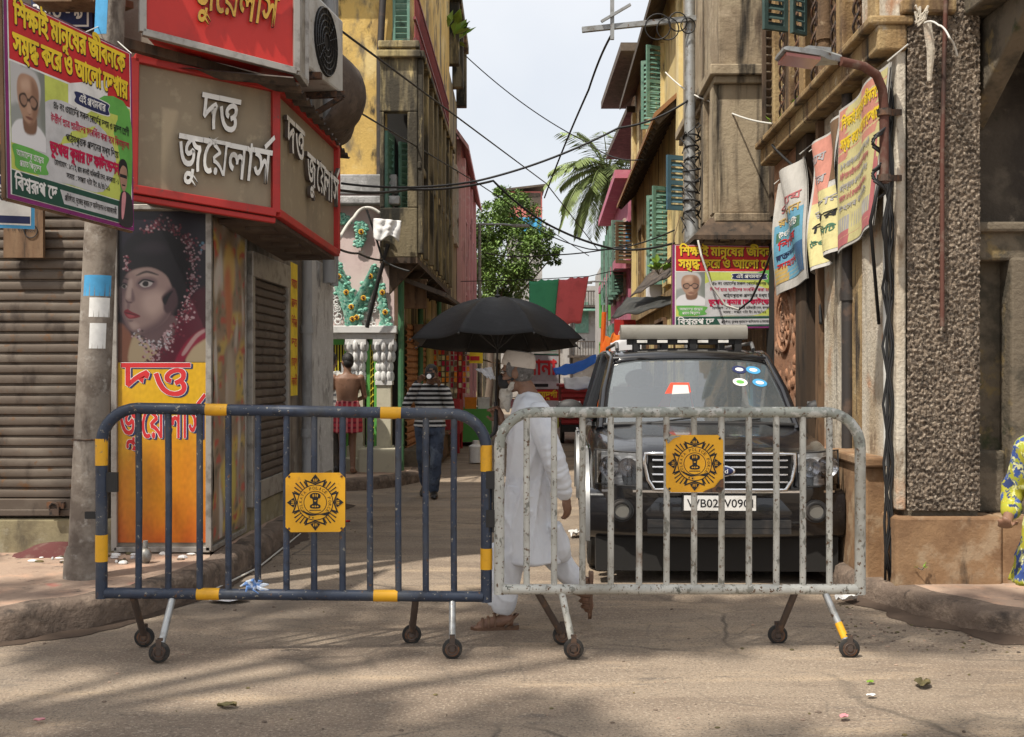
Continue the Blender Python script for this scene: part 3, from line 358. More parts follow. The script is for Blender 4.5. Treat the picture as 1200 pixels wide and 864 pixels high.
def text(mb, key, mp, x, y, w, size, m, off=.0, ext=0., h=.003, m2=None):   # baseline-left at (x, y), w wide, em = size
    t = TX[key]; sx = w/(t[0]/1000)
    dirs = [(0, 0)] if off == 0 or ext else [(math.cos(a), math.sin(a)) for a in [2*math.pi*j/(4 if off < .025 else 7)+.6 for j in range(4 if off < .025 else 7)]]
    for i, (ex, ey), ii in [(i, e, n_) for n_, e in enumerate(dirs) for i in range(1, len(t), 2)]:   # heavier strokes: the outline laid down several times, a hair apart
        vs, fs, fr = glyph(t[i], off if ext else 0, ext)
        q = [mp(x+(v.x+t[i+1]/1000)*sx+(0 if ext else ex*off*size), y+(v.y+(0 if ext else ey*off))*size, h+(v.z+ext)*size+(((i//2) % 4)*4.1e-3 if ext else (i+ii*60)*1.1e-6+(i % 4)*4e-5)) for v in vs]
        if m2 is None: mb.use(m).add(q, fs)
        else:
            mb.use(m); o = len(mb.v); mb.v += q; a = mb.cur; mb.use(m2); b = mb.cur
            for f, ff in zip(fs, fr): mb.f.append([k+o for k in f]); mb.m.append(a if ff else b)
def latin(mb, s, mp, x, y, w, size, m, h=.003, off=0., ext=0.):
    cu = bpy.data.curves.new('t', 'FONT'); cu.body = s; cu.size = 1; cu.offset = off; cu.extrude = ext; cu.fill_mode = 'BOTH'; cu.resolution_u = 3
    o = bpy.data.objects.new('t', cu); COL.objects.link(o)
    e = o.evaluated_get(bpy.context.evaluated_depsgraph_get()); me = e.to_mesh()
    vs = [v.co.copy() for v in me.vertices]; fs = [list(p.vertices) for p in me.polygons]
    e.to_mesh_clear(); bpy.data.objects.remove(o); bpy.data.curves.remove(cu)
    x0 = min(v.x for v in vs); x1 = max(v.x for v in vs); sx = w/(x1-x0) if w else size
    mb.use(m).add([mp(x+(v.x-x0)*sx, y+v.y*size, h+v.z*size) for v in vs], fs)
def shape(mb, pts, mp, m, h, smooth=True, k=4):         # flat patch with a smooth outline
    n = len(pts); q = []
    if smooth:
        for i in range(n):
            a, b, c, d = [Vector((*pts[(i+j) % n][:2], 0)) for j in (-1, 0, 1, 2)]
            for t in range(k):
                t /= k
                q.append(.5*((2*b)+(c-a)*t+(2*a-5*b+4*c-d)*t*t+(3*b-a-3*c+d)*t**3))
    else: q = [Vector((*p, 0)) for p in pts]
    vs, fs, _ = curve_mesh([[(p.x, p.y) for p in q]])
    mb.use(m).add([mp(v.x, v.y, h) for v in vs], fs)
def rect(mb, mp, x0, y0, x1, y1, m, h, nu=1, nv=1):
    mb.use(m).grid(lambda u, v: mp(x0+(x1-x0)*u, y0+(y1-y0)*v, h), nu, nv)

# ---------------------------------------------------------------- palette
def paint(name, parent, fr, w, h, nx, ny, x0, y0, x1, y1, bg, layers, z=.001, dots_=(), label=None, tone=1.):
    # a printed photograph: a fine grid whose vertex colours hold the picture; layers are soft-edged shapes in picture units
    import numpy as np
    U, V = np.meshgrid(np.linspace(x0, x1, nx), np.linspace(y0, y1, ny)); X = U.ravel(); Y = V.ravel()
    C = np.array([bg(x, y) for x, y in zip(X, Y)]) if callable(bg) else np.tile(np.array(bg, float), (len(X), 1))
    for ly in layers:
        pts, col, soft = ly[:3]; al = ly[3] if len(ly) > 3 else 1.
        n = len(pts); q = []
        for i in range(n):
            a, b, c, d = [np.array(pts[(i+j) % n], float) for j in (-1, 0, 1, 2)]
            for t in (0, .25, .5, .75): q.append(.5*((2*b)+(c-a)*t+(2*a-5*b+4*c-d)*t*t+(3*b-a-3*c+d)*t**3))
        D = np.full(len(X), 1e9); I = np.zeros(len(X), bool)
        for a, b in zip(q, q[1:]+q[:1]):
            e = b-a; L2 = max(1e-12, e @ e); t = np.clip(((X-a[0])*e[0]+(Y-a[1])*e[1])/L2, 0, 1); D = np.minimum(D, np.hypot(X-a[0]-t*e[0], Y-a[1]-t*e[1]))
            if abs(e[1]) > 1e-12: I ^= ((a[1] > Y) != (b[1] > Y)) & (X < e[0]*(Y-a[1])/e[1]+a[0])
        sd_ = np.where(I, D, -D); k = np.clip(sd_/(2*soft)+.5, 0, 1); k = (k*k*(3-2*k)*al)[:, None]; C = C*(1-k)+np.array(col)*k
    for (x, y, r_, col) in dots_:
        k = np.clip((r_-np.hypot(X-x, Y-y))/(r_*.5), 0, 1)[:, None]; C = C*(1-k)+np.array(col)*k
    C = C*tone
    vs = [fr((x-x0)/(x1-x0)*w, (y-y0)/(y1-y0)*h, z) for x, y in zip(X, Y)]
    m = MB(); m.add(vs, [(j*nx+i, j*nx+i+1, (j+1)*nx+i+1, (j+1)*nx+i) for j in range(ny-1) for i in range(nx-1)])
    o = m.build(name, 'photo_print', parent, recalc=False, label=label)
    at = o.data.color_attributes.new('print', 'FLOAT_COLOR', 'POINT'); at.data.foreach_set('color', np.hstack([C, np.ones((len(C), 1))]).ravel().astype('f4'))
    return o
pm_ = mat('photo_print', (.5, .5, .5), rough=.32); a_ = pm_.node_tree.nodes.new('ShaderNodeAttribute'); a_.attribute_name = 'print'; pm_.node_tree.links.new(a_.outputs['Color'], pm_.node_tree.nodes['Principled BSDF'].inputs['Base Color'])
flat('print_red', (.55, .02, .025)); flat('print_yellow', (.85, .62, .03)); flat('print_white', (.78, .78, .76)); flat('print_black', (.012, .012, .014))
flat('print_navy', (.012, .02, .09)); flat('print_green', (.13, .42, .08)); flat('print_lime', (.55, .62, .12)); flat('print_darkgreen', (.01, .07, .045))
flat('print_grey', (.55, .55, .56)); flat('print_purple', (.22, .02, .15)); flat('print_crimson', (.5, .0, .06)); flat('print_skin', (.42, .24, .17)); flat('print_skin_dark', (.27, .14, .1))
flat('print_skyblue', (.06, .32, .6)); flat('print_orange', (.8, .27, .02)); flat('print_hair', (.5, .48, .47)); flat('print_suit', (.03, .028, .03)); flat('print_pink', (.7, .3, .33))
flat('print_cream', (.68, .6, .4))
mat('black_paint', (.012, .012, .013), rough=.45)
mat('rubber', (.02, .019, .018), [((.06, .052, .044), 14, .5, .7)], .85)
mat('rust_iron', (.09, .06, .045), [((.17, .08, .04), 12, .45, .65), ((.03, .025, .022), 22, .5, .6)], .75, .3, (60, .3, .004))
mat('galvanised', (.33, .34, .34), [((.18, .17, .15), 9, .45, .7), ((.14, .07, .035), 20, .6, .7)], .5, .5)
mat('cable_black', (.012, .012, .013), rough=.6)
mat('cable_white', (.55, .54, .5), rough=.6)
mat('wood_dark', (.07, .045, .028), [((.14, .09, .055), 5, .45, .7, (1, 1, .15)), ((.02, .015, .01), 12, .5, .7, (1, 1, .2))], .8, bump=(40, .3, .006))
mat('wood_brown', (.2, .11, .055), [((.32, .2, .11), 6, .4, .7, (1, 1, .12)), ((.06, .035, .02), 10, .5, .7, (1, 1, .2))], .8, bump=(40, .3, .006))
mat('road_asphalt', (.29, .228, .168), [((.21, .16, .118), 1.1, .4, .62, (.5, 2.2, 1)), ((.40, .305, .21), 2.3, .5, .72, (.35, 1.7, 1)), ((.12, .1, .085), 7, .6, .72, (.5, 2, 1), .7), ((.42, .35, .27), 60, .53, .63, (1, 1, 1), .7), ((.12, .095, .07), 75, .53, .62, (1, 1, 1), .75), ((.14, .12, .1), .35, .52, .66, (1, 1, 1), .55)], .88, bump=(70, .8, .014), rv=.08)
mat('pavement_stone', (.33, .24, .18), [((.24, .17, .13), 2.2, .42, .65), ((.42, .27, .19), 4, .5, .7), ((.12, .09, .07), 9, .58, .72), ((.36, .1, .08), 1.3, .62, .72)], .9, bump=(30, .5, .015))
mat('kerb_stone', (.23, .17, .13), [((.12, .09, .07), 5, .45, .65), ((.33, .25, .19), 11, .5, .7), ((.05, .04, .034), 3, .55, .7)], .92, bump=(25, .8, .03))
mat('concrete_pole', (.36, .31, .26), [((.2, .16, .13), 5, .45, .65), ((.5, .46, .41), 9, .55, .7), ((.1, .075, .06), 4, .57, .7, (1, 1, .3))], .9, bump=(35, .5, .012))
mat('shutter_steel', (.2, .155, .12), [((.29, .24, .19), 3, .45, .7, (.6, 1, 1)), ((.09, .065, .05), 5, .5, .68, (1, 1, .5)), ((.25, .13, .06), 11, .58, .7)], .62, .35, (30, .15, .006))
mat('shutter_brown', (.13, .1, .08), [((.2, .16, .13), 3, .45, .7), ((.06, .045, .036), 6, .5, .68)], .65, .25)
mat('cream_plinth', (.34, .29, .17), [((.2, .165, .1), 4, .42, .65), ((.42, .38, .27), 7, .5, .7), ((.08, .065, .05), 3, .58, .72, (1, 1, .3))], .9, bump=(40, .4, .01))
mat('shop_wall', (.3, .25, .2), [((.18, .145, .115), 3, .45, .65, (1, 1, .3)), ((.4, .36, .3), 6, .5, .7)], .9, bump=(40, .4, .01))
mat('sign_beige', (.33, .265, .175), [((.25, .2, .135), 2.5, .45, .7, (1, 1, .4)), ((.4, .33, .22), 9, .55, .7)], .6)
mat('sign_red', (.42, .02, .016), [((.28, .02, .016), 4, .45, .7), ((.14, .05, .04), 12, .6, .72)], .55)
mat('sign_red_bright', (.62, .022, .012), [((.45, .018, .012), 2, .45, .7)], .5)
mat('letter_white', (.74, .73, .7), [((.52, .5, .46), 8, .5, .7)], .45)
mat('letter_gold', (.5, .3, .04), [((.3, .17, .03), 9, .45, .7)], .45, .2)
mat('letter_side', (.07, .055, .045), rough=.6)
mat('tin_frame', (.36, .34, .31), [((.2, .18, .16), 8, .45, .7)], .5, .5)
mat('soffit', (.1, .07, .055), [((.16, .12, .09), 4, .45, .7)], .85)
# ================================================================ ground
def ground(x, y):
    if y < 3 or y > 60 or abs(x) > 6: return 0.
    return .012*noise.noise(Vector((x*.9, y*.6, 1.)))+.005*noise.noise(Vector((x*3, y*2, 4.)))
nt = MATS['road_asphalt'].node_tree; N_ = nt.nodes; L_ = nt.links; bs_ = N_['Principled BSDF']; tc_ = N_.new('ShaderNodeTexCoord')
src = bs_.inputs['Base Color'].links[0].from_socket
nz_ = N_.new('ShaderNodeTexNoise'); nz_.inputs['Scale'].default_value = 1.7; nz_.inputs['Detail'].default_value = 6; L_.new(tc_.outputs['Object'], nz_.inputs['Vector'])
ad = N_.new('ShaderNodeMix'); ad.data_type = 'VECTOR'; ad.inputs['Factor'].default_value = .22; L_.new(tc_.outputs['Object'], ad.inputs['A']); L_.new(nz_.outputs['Color'], ad.inputs['B'])
for sc_, wd, am, cc in ((.75, .012, .75, (.05, .042, .035, 1)), (2.6, .02, .4, (.1, .085, .07, 1))):              # cracks and crazing in the worn asphalt
    vo = N_.new('ShaderNodeTexVoronoi'); vo.feature = 'DISTANCE_TO_EDGE'; vo.inputs['Scale'].default_value = sc_; L_.new(ad.outputs['Result'], vo.inputs['Vector'])
    mr = N_.new('ShaderNodeMapRange'); mr.inputs['From Min'].default_value = 0; mr.inputs['From Max'].default_value = wd; mr.inputs['To Min'].default_value = am; mr.inputs['To Max'].default_value = 0; L_.new(vo.outputs['Distance'], mr.inputs['Value'])
    n2 = N_.new('ShaderNodeTexNoise'); n2.inputs['Scale'].default_value = .8; L_.new(tc_.outputs['Object'], n2.inputs['Vector']); m2 = N_.new('ShaderNodeMapRange'); m2.inputs['From Min'].default_value = .45; m2.inputs['From Max'].default_value = .6; L_.new(n2.outputs['Fac'], m2.inputs['Value'])
    mu = N_.new('ShaderNodeMath'); mu.operation = 'MULTIPLY'; L_.new(mr.outputs[0], mu.inputs[0]); L_.new(m2.outputs[0], mu.inputs[1])
    mx = N_.new('ShaderNodeMix'); mx.data_type = 'RGBA'; L_.new(mu.outputs[0], mx.inputs['Factor']); L_.new(src, mx.inputs['A']); mx.inputs['B'].default_value = cc; src = mx.outputs['Result']
L_.new(src, bs_.inputs['Base Color'])
m = MB()
xs = [-160, -60, -20, -8]+[-6+.2*i for i in range(61)]+[8, 20, 60, 160]
ys = [-60, -20, -5, 1, 3]+[3.2+.16*i for i in range(60)]+[12.8+.5*i for i in range(60)]+[45, 60, 90, 150, 300, 700]
vs = [(x, y, ground(x, y)) for y in ys for x in xs]; n = len(xs)
m.add(vs, [(j*n+i, j*n+i+1, (j+1)*n+i+1, (j+1)*n+i) for j in range(len(ys)-1) for i in range(n-1)])
tag(m.build('road', 'road_asphalt', smooth=180), kind='structure')

def dense2(o, i):
    a, b = [], []
    for k in range(len(o)-1):
        n = max(1, int(math.dist(o[k], o[k+1])/.045)) if o[k][1] < 18 else 1
        for t in range(n): t /= n; a.append((o[k][0]+(o[k+1][0]-o[k][0])*t, o[k][1]+(o[k+1][1]-o[k][1])*t)); b.append((i[k][0]+(i[k+1][0]-i[k][0])*t, i[k][1]+(i[k+1][1]-i[k][1])*t))
    return a+[o[-1]], b+[i[-1]]
def pavement(outline, inner, z, name, kr=.05):
    # outline: kerb line (front edge) left to right; inner: back line; rounded worn kerb
    outline, inner = dense2(outline, inner); m = MB().use('kerb_stone'); k = len(outline); rings = []; arc_ = [0.]
    for a, b in zip(outline, outline[1:]): arc_.append(arc_[-1]+math.dist(a, b))
    gap = [.03 if (s_ % .92) < .05 and outline[i_][1] < 18 else 0. for i_, s_ in enumerate(arc_)]; chip = [max(0, noise.noise(Vector((s_*2.1, z, 3)))-.25)*.09 for s_ in arc_]
    prof = [(0, -.05), (.0, z-kr), (.018, z-.015), (kr, z), (.16, z+.004)]
    norm = []
    for i in range(k):
        a = Vector((*outline[max(0, i-1)], 0)); b = Vector((*outline[min(k-1, i+1)], 0)); t = (b-a).normalized()
        norm.append(Vector((-t.y, t.x, 0)))
    for (o, zz) in prof:
        rings.append([Vector((*outline[i], 0))+norm[i]*(o+(gap[i]+(chip[i] if zz > .1 else 0) if o < .1 else 0)+.03*noise.noise(Vector((outline[i][0]*5, outline[i][1]*4, zz*7))))+Vector((0, 0, zz-(gap[i]*.6 if .1 < zz and o < .1 else 0)+.012*noise.noise(Vector((outline[i][0]*3, outline[i][1]*3, 2))))) for i in range(k)])
    m.loft(rings, False, False)
    m.use('pavement_stone')
    m.loft([rings[-1], [Vector((*p, z+.01)) for p in inner]], False, False)
    return tag(m.build(name, smooth=50), kind='structure')
def dense(pts, step=.15):
    o = []
    for a, b in zip(pts, pts[1:]):
        L = math.dist(a, b); c = max(1, int(L/step)); o += [(a[0]+(b[0]-a[0])*i/c, a[1]+(b[1]-a[1])*i/c) for i in range(c)]
    return o+[pts[-1]]
lo = dense([(-7, 5.6), (-4.5, 6.05), (-2.98, 6.46), (-2.62, 6.78), (-2.36, 7.2), (-2.2, 7.7), (-2.13, 8.2), (-2.1, 9), (-1.98, 13.2)])
li_ = []
for x, y in lo:
    li_.append((min(x-.1, XL(max(y, 8.5))-.1) if y > 8.4 else x-.3+.0*y, y if y > 8.4 else max(y+.7, 8.7)))
li_ = [(x, y) if y > 8.7 else (x, 8.75) for x, y in li_]
pavement(lo, li_, .2, 'pavement')
lo2 = dense([(-5, 13.9), (-2.6, 14.6), (-1.95, 14.9), (-1.62, 15.3), (-1.34, 15.9), (-1.1, 24), (-.95, 36), (-.9, 48)])
pavement(lo2, [(min(x-.4, -1.6), y+.9) for x, y in lo2], .16, 'pavement')
ro = dense([(2.85, 40), (2.63, 26), (2.42, 14), (2.42, 9.6), (2.4, 8.2), (2.43, 7.75), (2.6, 7.2), (2.85, 6.75), (3.3, 6.35), (4.6, 5.9), (7.5, 5.4)])
pavement(ro, [(max(x+.35, 2.95), y+.3 if y > 8.5 else max(8.2, y+.6)) for x, y in ro], .16, 'pavement')

# dirt gathered in the gutters
flat('gutter_soil', (.075, .05, .035), .95)
for ln, w in ((lo[6:95], .11), (ro[60:], .2)):
    m = MB(); a_, b_ = [], []
    q = dense2(ln, ln)[0]
    for i, (x, y) in enumerate(q):
        x2, y2 = q[min(i+1, len(q)-1)]; x1, y1 = q[max(0, i-1)]; t = Vector((x2-x1, y2-y1, 0)).normalized(); n = Vector((t.y, -t.x, 0)); ww = w*max(.12, .55+.9*noise.noise(Vector((x*2.3, y*2.3, 1)))+.35*noise.noise(Vector((x*9, y*9, 2))))
        p = Vector((x, y, 0)); a_.append(p-n*.03+Vector((0, 0, .03))); b_.append(p+n*ww+Vector((0, 0, ground((p+n*ww).x, (p+n*ww).y)+.004)))
    m.loft([a_, b_], False, False); tag(m.build('gutter_soil', 'gutter_soil', smooth=180), kind='structure')
# ================================================================ the jeweller's corner building, left
B = thing('shop_building', 'jeweller shop building with steel shutters, on the left street corner behind the navy barricade', 'building', (-2.9, 8.8, 0))
m = MB(); m.prism([(-9, 8.62, .05), (-2.36, 8.62, .05), (XL(13.3)-.02, 13.3, .05), (-9, 13.3, .05)], (0, 0, 6.3)); m.build('wall', 'shop_wall', B)
m = MB(); m.box(-9, -2.33, 8.5, 8.64, .1, .47); m.hexa((-2.33, 8.5, .1), (-2.4, 8.5, .1), (XL(13.2)-.1, 13.2, .1), (XL(13.2)+.06, 13.2, .1), (0, 0, .33)); m.build('plinth', 'cream_plinth', B, bevel=.02)
def slats(m, a, b, z0, z1, nrm, pitch=.08, amp=.022):
    a = Vector(a); b = Vector(b); nrm = Vector(nrm); k = int((z1-z0)/pitch)
    prof = []
    for i in range(k):
        z = z0+i*(z1-z0)/k; h = (z1-z0)/k
        prof += [(z, 0), (z+h*.12, amp), (z+h*.5, amp*1.25), (z+h*.82, amp*.8), (z+h*.9, 0)]
    nseg = 10
    rings = []
    for (z, o) in prof:
        rings.append([a+(b-a)*t/nseg+nrm*(o+.006*noise.noise(Vector((t*.9, z*1.3, 3))))+Vector((0, 0, z+.004*noise.noise(Vector((t*.6, z*9, 1))))) for t in range(nseg+1)])
    m.loft(rings, False, False)
m = MB(); slats(m, (-5.6, 8.555, 0), (-3.19, 8.555, 0), .62, 3.1, (0, -1, 0)); sh = m.build('shutter', 'shutter_steel', B, smooth=40)
m = MB(); m.box(-5.6, -3.19, 8.5, 8.56, .52, .62); m.box(-5.6, -3.19, 8.49, 8.51, .49, .54); m.build('bottom_rail', 'shutter_steel', sh, bevel=.006)
m = MB(); m.box(-3.55, -3.42, 8.46, 8.5, .55, .6); m.ring((-3.49, 8.45, .56), (0, 1, 0), .035, .008, 14, 6); m.box(-3.52, -3.45, 8.44, 8.465, .5, .55); m.build('lock', 'rust_iron', sh)
m = MB(); m.box(-3.2, -3.1, 8.5, 8.62, .47, 3.1); m.box(-5.6, -3.1, 8.5, 8.62, 3.1, 3.3); m.build('shutter_frame', 'tin_frame', B, bevel=.01)
nx = Vector((1, -.03, 0)).normalized()
a = Vector((XL(9.62)+.02, 9.62, 0)); b = Vector((XL(10.95)+.02, 10.95, 0))
m = MB(); slats(m, a, b, .62, 2.42, nx, .075); sh = m.build('shutter', 'shutter_brown', B, smooth=40)
m = MB(); m.hexa(a+Vector((0, 0, .44)), b+Vector((0, 0, .44)), b+Vector((0, 0, .62)), a+Vector((0, 0, .62)), nx*.03); m.build('bottom_rail', 'tin_frame', sh, bevel=.006)
m = MB(); m.beam(b+Vector((.05, -.14, .62)), b+Vector((.05, -.14, .56)), .05, .08); m.ring(b+Vector((.07, -.14, .58)), nx, .03, .008, 12, 6); m.build('lock', 'rust_iron', sh)
m = MB()
for q in (a, b): m.hexa(q+Vector((-.02, -.05, .42)), q+Vector((-.02, .05, .42)), q+Vector((-.02, .05, 2.62)), q+Vector((-.02, -.05, 2.62)), nx*.07)
m.hexa(a+Vector((-.02, -.05, 2.42)), b+Vector((-.02, .05, 2.42)), b+Vector((-.02, .05, 2.64)), a+Vector((-.02, -.05, 2.64)), nx*.075); m.build('shutter_frame', 'tin_frame', B, bevel=.008)
mat('whitewash', (.62, .62, .61), [((.38, .37, .36), 3.5, .5, .64, (1, 1, .4)), ((.2, .19, .18), 6, .58, .68, (1, 1, .3)), ((.74, .74, .73), 9, .5, .7)], .95, bump=(22, .8, .02))
q0 = XL(12.0); q1 = XL(13.3)
m = MB(); m.prism([(q0-.2, 12.15, .1), (q0+.03, 12.15, .1), (q1+.05, 13.34, .1), (q1-.3, 13.34, .1)], (0, 0, 2.75)); m.build('pilaster', 'whitewash', B, bevel=.02)
mat('drain_grey', (.33, .34, .35), [((.2, .2, .2), 6, .5, .7, (1, 1, .3))], .6)
m = MB(); m.tube([(XL(11.75)+.07, 11.75, .1), (XL(11.75)+.07, 11.75, 6)], .055, 12); m.tube([(XL(11.95)+.05, 11.95, .4), (XL(11.95)+.05, 11.95, 6)], .03, 10)
for z in (.9, 2.0, 3.1, 4.2, 5.3): m.cyl((XL(11.75)+.07, 11.75, z), (XL(11.75)+.07, 11.75, z+.09), .068, 12)
m.build('drainpipe', 'drain_grey', B, smooth=40)
m = MB(); m.tube([(XL(12.6)+.14, 12.6, 2.6), (XL(12.6)+.14, 12.6, 6)], .075, 12); m.tube([(XL(13)+.12, 13., 2.6), (XL(13)+.12, 13., 6)], .05, 12); m.build('drainpipe', 'drain_grey', B, smooth=40)
# ledge of corrugated tin and timbers above the lower sign
mat('tin_dark', (.075, .06, .05), [((.15, .11, .08), 5, .5, .7), ((.03, .026, .024), 8, .5, .65)], .8, bump=(30, .4, .01))
m = MB(); m.grid(lambda u, v: Vector((-2.75+u*1.15, 8.1+v*2.9+.0*u, 3.84-.1*u-.04*v+.02*math.sin(v*90))), 2, 90); m.build('tin_canopy', 'tin_dark', B)
m = MB(); m.box(-4.2, -2.3, 8.2, 8.66, 3.86, 3.95); m.beam((-2.9, 7.7, 3.93), (-1.95, 8.5, 3.83), .07, .07); m.beam((-2.3, 8.3, 3.9), (-1.9, 10.6, 3.8), .09, .09); m.build('joist', 'wood_dark', B)
# far-left return wall above shutter, where the street-name plate hangs
m = MB(); m.box(-9, -3.1, 8.4, 8.62, 3.3, 6.2); m.build('upper_wall', 'tin_dark', B)

# ================================================================ the corner building, right
mat('plaster_ochre', (.4, .26, .115), [((.55, .4, .2), 2.2, .45, .62, (1, 1, .35)), ((.16, .095, .05), 3, .5, .66, (1, 1, .25)), ((.05, .035, .025), 5, .57, .7, (1, 1, .2)), ((.62, .52, .38), 8, .6, .72), ((.025, .02, .015), 2.3, .55, .68, (1, 1, .1))], .92, bump=(28, .7, .02))
mat('plaster_brown', (.19, .115, .06), [((.3, .19, .095), 3, .45, .66, (1, 1, .25)), ((.075, .05, .032), 4, .48, .65, (1, 1, .2)), ((.4, .3, .19), 8, .6, .72), ((.025, .02, .015), 2.3, .55, .68, (1, 1, .1))], .92, bump=(28, .6, .02))
mat('plaster_pale', (.62, .56, .46), [((.45, .36, .25), 2.5, .45, .65, (1, 1, .35)), ((.2, .14, .09), 6, .56, .7, (1, 1, .4)), ((.5, .27, .15), 2, .55, .7), ((.025, .02, .015), 2.3, .55, .68, (1, 1, .1))], .92, bump=(26, .8, .02))
mat('plaster_pink', (.45, .23, .13), [((.33, .17, .1), 3, .45, .65), ((.55, .36, .25), 6, .5, .7), ((.12, .08, .06), 5, .58, .72, (1, 1, .3))], .92, bump=(26, .6, .02))
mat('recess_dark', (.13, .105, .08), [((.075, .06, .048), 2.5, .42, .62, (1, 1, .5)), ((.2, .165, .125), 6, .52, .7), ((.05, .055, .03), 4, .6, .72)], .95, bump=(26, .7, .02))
mat('stone_mossy', (.21, .17, .12), [((.1, .085, .06), 4, .45, .62), ((.3, .22, .1), 6, .55, .7), ((.07, .08, .035), 3, .6, .72)], .92, bump=(30, .6, .02))
mat('pebble_dash', (.27, .21, .155), [((.13, .1, .075), 26, .45, .58), ((.5, .42, .33), 44, .53, .64), ((.05, .04, .032), 44, .56, .64), ((.07, .055, .04), 2.2, .53, .68, (1, 1, .4), .8)], .95, bump=(45, 1., .03))
mat('plaster_orange', (.36, .215, .11), [((.25, .14, .07), 3, .42, .62), ((.45, .32, .2), 5, .5, .68), ((.1, .065, .04), 5, .56, .7, (1, 1, .3)), ((.1, .1, .04), 9, .66, .75)], .9, bump=(24, .5, .015))
C_ = thing('corner_building', 'old brown corner building with a rough pebble-dashed pillar and iron-barred upper windows, on the right', 'building', (3.0, 8.0, 0))
def rw(d, z, off=0.): return Vector((XR(d)-off, d, z))     # a point on the right street wall
def strip(d0, d1, z0, z1, off, mt, name, th=.5, bev=0.):
    m = MB(); m.hexa(rw(d0, z0, off), rw(d1, z0, off), rw(d1, z1, off), rw(d0, z1, off), (th, 0, 0)); return m.build(name, mt, C_, bevel=bev)
m = MB(); m.prism([(2.9, 8.2, .05), (9, 8.2, .05), (9, 11.7, .05), (XR(11.7)+.3, 11.7, .05)], (0, 0, 8.5)); m.build('wall', 'plaster_brown', C_)
strip(7.93, 8.62, .1, 3.75, .0, 'plaster_ochre', 'wall_panel')
strip(8.62, 8.72, .1, 3.75, -.04, 'wood_dark', 'door_post')
strip(8.72, 9.5, .95, 3.75, .0, 'plaster_pale', 'wall_panel')
strip(8.72, 9.5, .1, .95, .03, 'plaster_pink', 'wall_panel')
strip(9.5, 10.05, .1, 3.75, -.06, 'plaster_brown', 'wall_panel')
strip(10.05, 10.5, .1, 3.75, .03, 'wood_dark', 'door_post')
strip(10.5, 11.65, .1, 3.75, .0, 'plaster_pink', 'wall_panel')
strip(9.52, 9.62, .1, 3.75, .05, 'wood_brown', 'door_post')
m = MB()                                                   # carved roundel on the far panel
m.hexa(rw(10.52, .12, .012), rw(11.6, .12, .012), rw(11.6, 3.7, .012), rw(10.52, 3.7, .012), (.03, 0, 0))
for i in range(3): m.ring(rw(11.05, 2.1, .02), (1, 0, 0), .3-.1*i, .025, 28, 6)
for k in range(12):
    a = k*math.pi/6; m.tube([rw(11.05+.05*math.cos(a), 2.1+.06*math.sin(a), .02), rw(11.05+.28*math.cos(a), 2.1+.3*math.sin(a), .02)], .018, 6)
for i in range(40):
    m.ell(rw(10.55+rnd.random()*.95, .9+rnd.random()*2.4, .005), (.03, .06, .07), 6, 4)
m.build('carved_panel', 'plaster_pink', C_, smooth=60)
m = MB(); m.hexa(rw(7.75, .1, .14), rw(8.6, .1, .14), rw(8.6, .93, .14), rw(7.75, .93, .14), (.3, 0, 0)); m.hexa(rw(7.7, .93, .17), rw(8.65, .93, .17), rw(8.65, 1.0, .17), rw(7.7, 1.0, .17), (.3, 0, 0)); m.build('parapet', 'plaster_orange', C_, bevel=.015)
m = MB()                                                   # the long ledge above the banners
m.hexa(rw(7.46, 3.76, .14), rw(11.7, 3.76, .14), rw(11.7, 3.932, .14), rw(7.46, 3.932, .14), (.2, 0, 0)); m.hexa(rw(7.44, 3.93, .2), rw(11.7, 3.93, .2), rw(11.7, 3.99, .2), rw(7.44, 3.99, .2), (.3, 0, 0)); m.build('ledge', 'plaster_ochre', C_, bevel=.015)
m = MB(); m.hexa(rw(7.5, 3.99, -.25), rw(11.7, 3.99, -.25), rw(11.7, 8, -.25), rw(7.5, 8, -.25), (.2, 0, 0)); m.build('upper_wall', 'wood_dark', C_)
for d in (7.85, 8.75, 9.35, 10.1, 10.75, 11.5):
    m = MB(); m.hexa(rw(d, 3.99, .04), rw(d+.22, 3.99, .04), rw(d+.22, 8, .04), rw(d, 8, .04), (.3, 0, 0)); m.build('pilaster', 'plaster_ochre', C_, bevel=.015)
for d0, d1 in ((8.1, 8.72), (8.98, 9.33), (9.58, 10.08), (10.33, 10.73), (10.98, 11.48)):
    m = MB(); m.hexa(rw(d0, 4.0, -.06), rw(d1, 4.0, -.06), rw(d1, 4.12, -.06), rw(d0, 4.12, -.06), (.12, 0, 0)); m.hexa(rw(d0, 6.3, -.06), rw(d1, 6.3, -.06), rw(d1, 6.45, -.06), rw(d0, 6.45, -.06), (.12, 0, 0))
    w = m.build('window', 'wood_brown', C_)
    k = 0
    for i in range(2):
        d = d0+(d1-d0)*(i+.7)/2.4
        m = MB()                                           # twisted bar
        for h in range(2):
            m.tube([rw(d+.022*math.cos(t*.9+h*3.14), 4.05+t*.04, -.01+.022*math.sin(t*.9+h*3.14)) for t in range(56)], .012, 5)
        m.build('bar', 'rust_iron', w, smooth=180)
m = MB(); slats(m, rw(8.1, 0, -.1), rw(8.72, 0, -.1), 4.2, 6.3, (-1, 0, 0), .09, .03); m.build('shutter', 'wood_brown', C_, smooth=30)
mat('shutter_green', (.12, .25, .19), [((.2, .33, .26), 4, .45, .7), ((.06, .11, .085), 8, .55, .7)], .75)
mat('shutter_teal', (.035, .07, .065), [((.07, .11, .1), 5, .5, .7)], .75)
m = MB(); m.box(2.62, 3.0, 7.62, 8.3, 3.78, 8); m.build('upper_wall', 'plaster_ochre', C_)
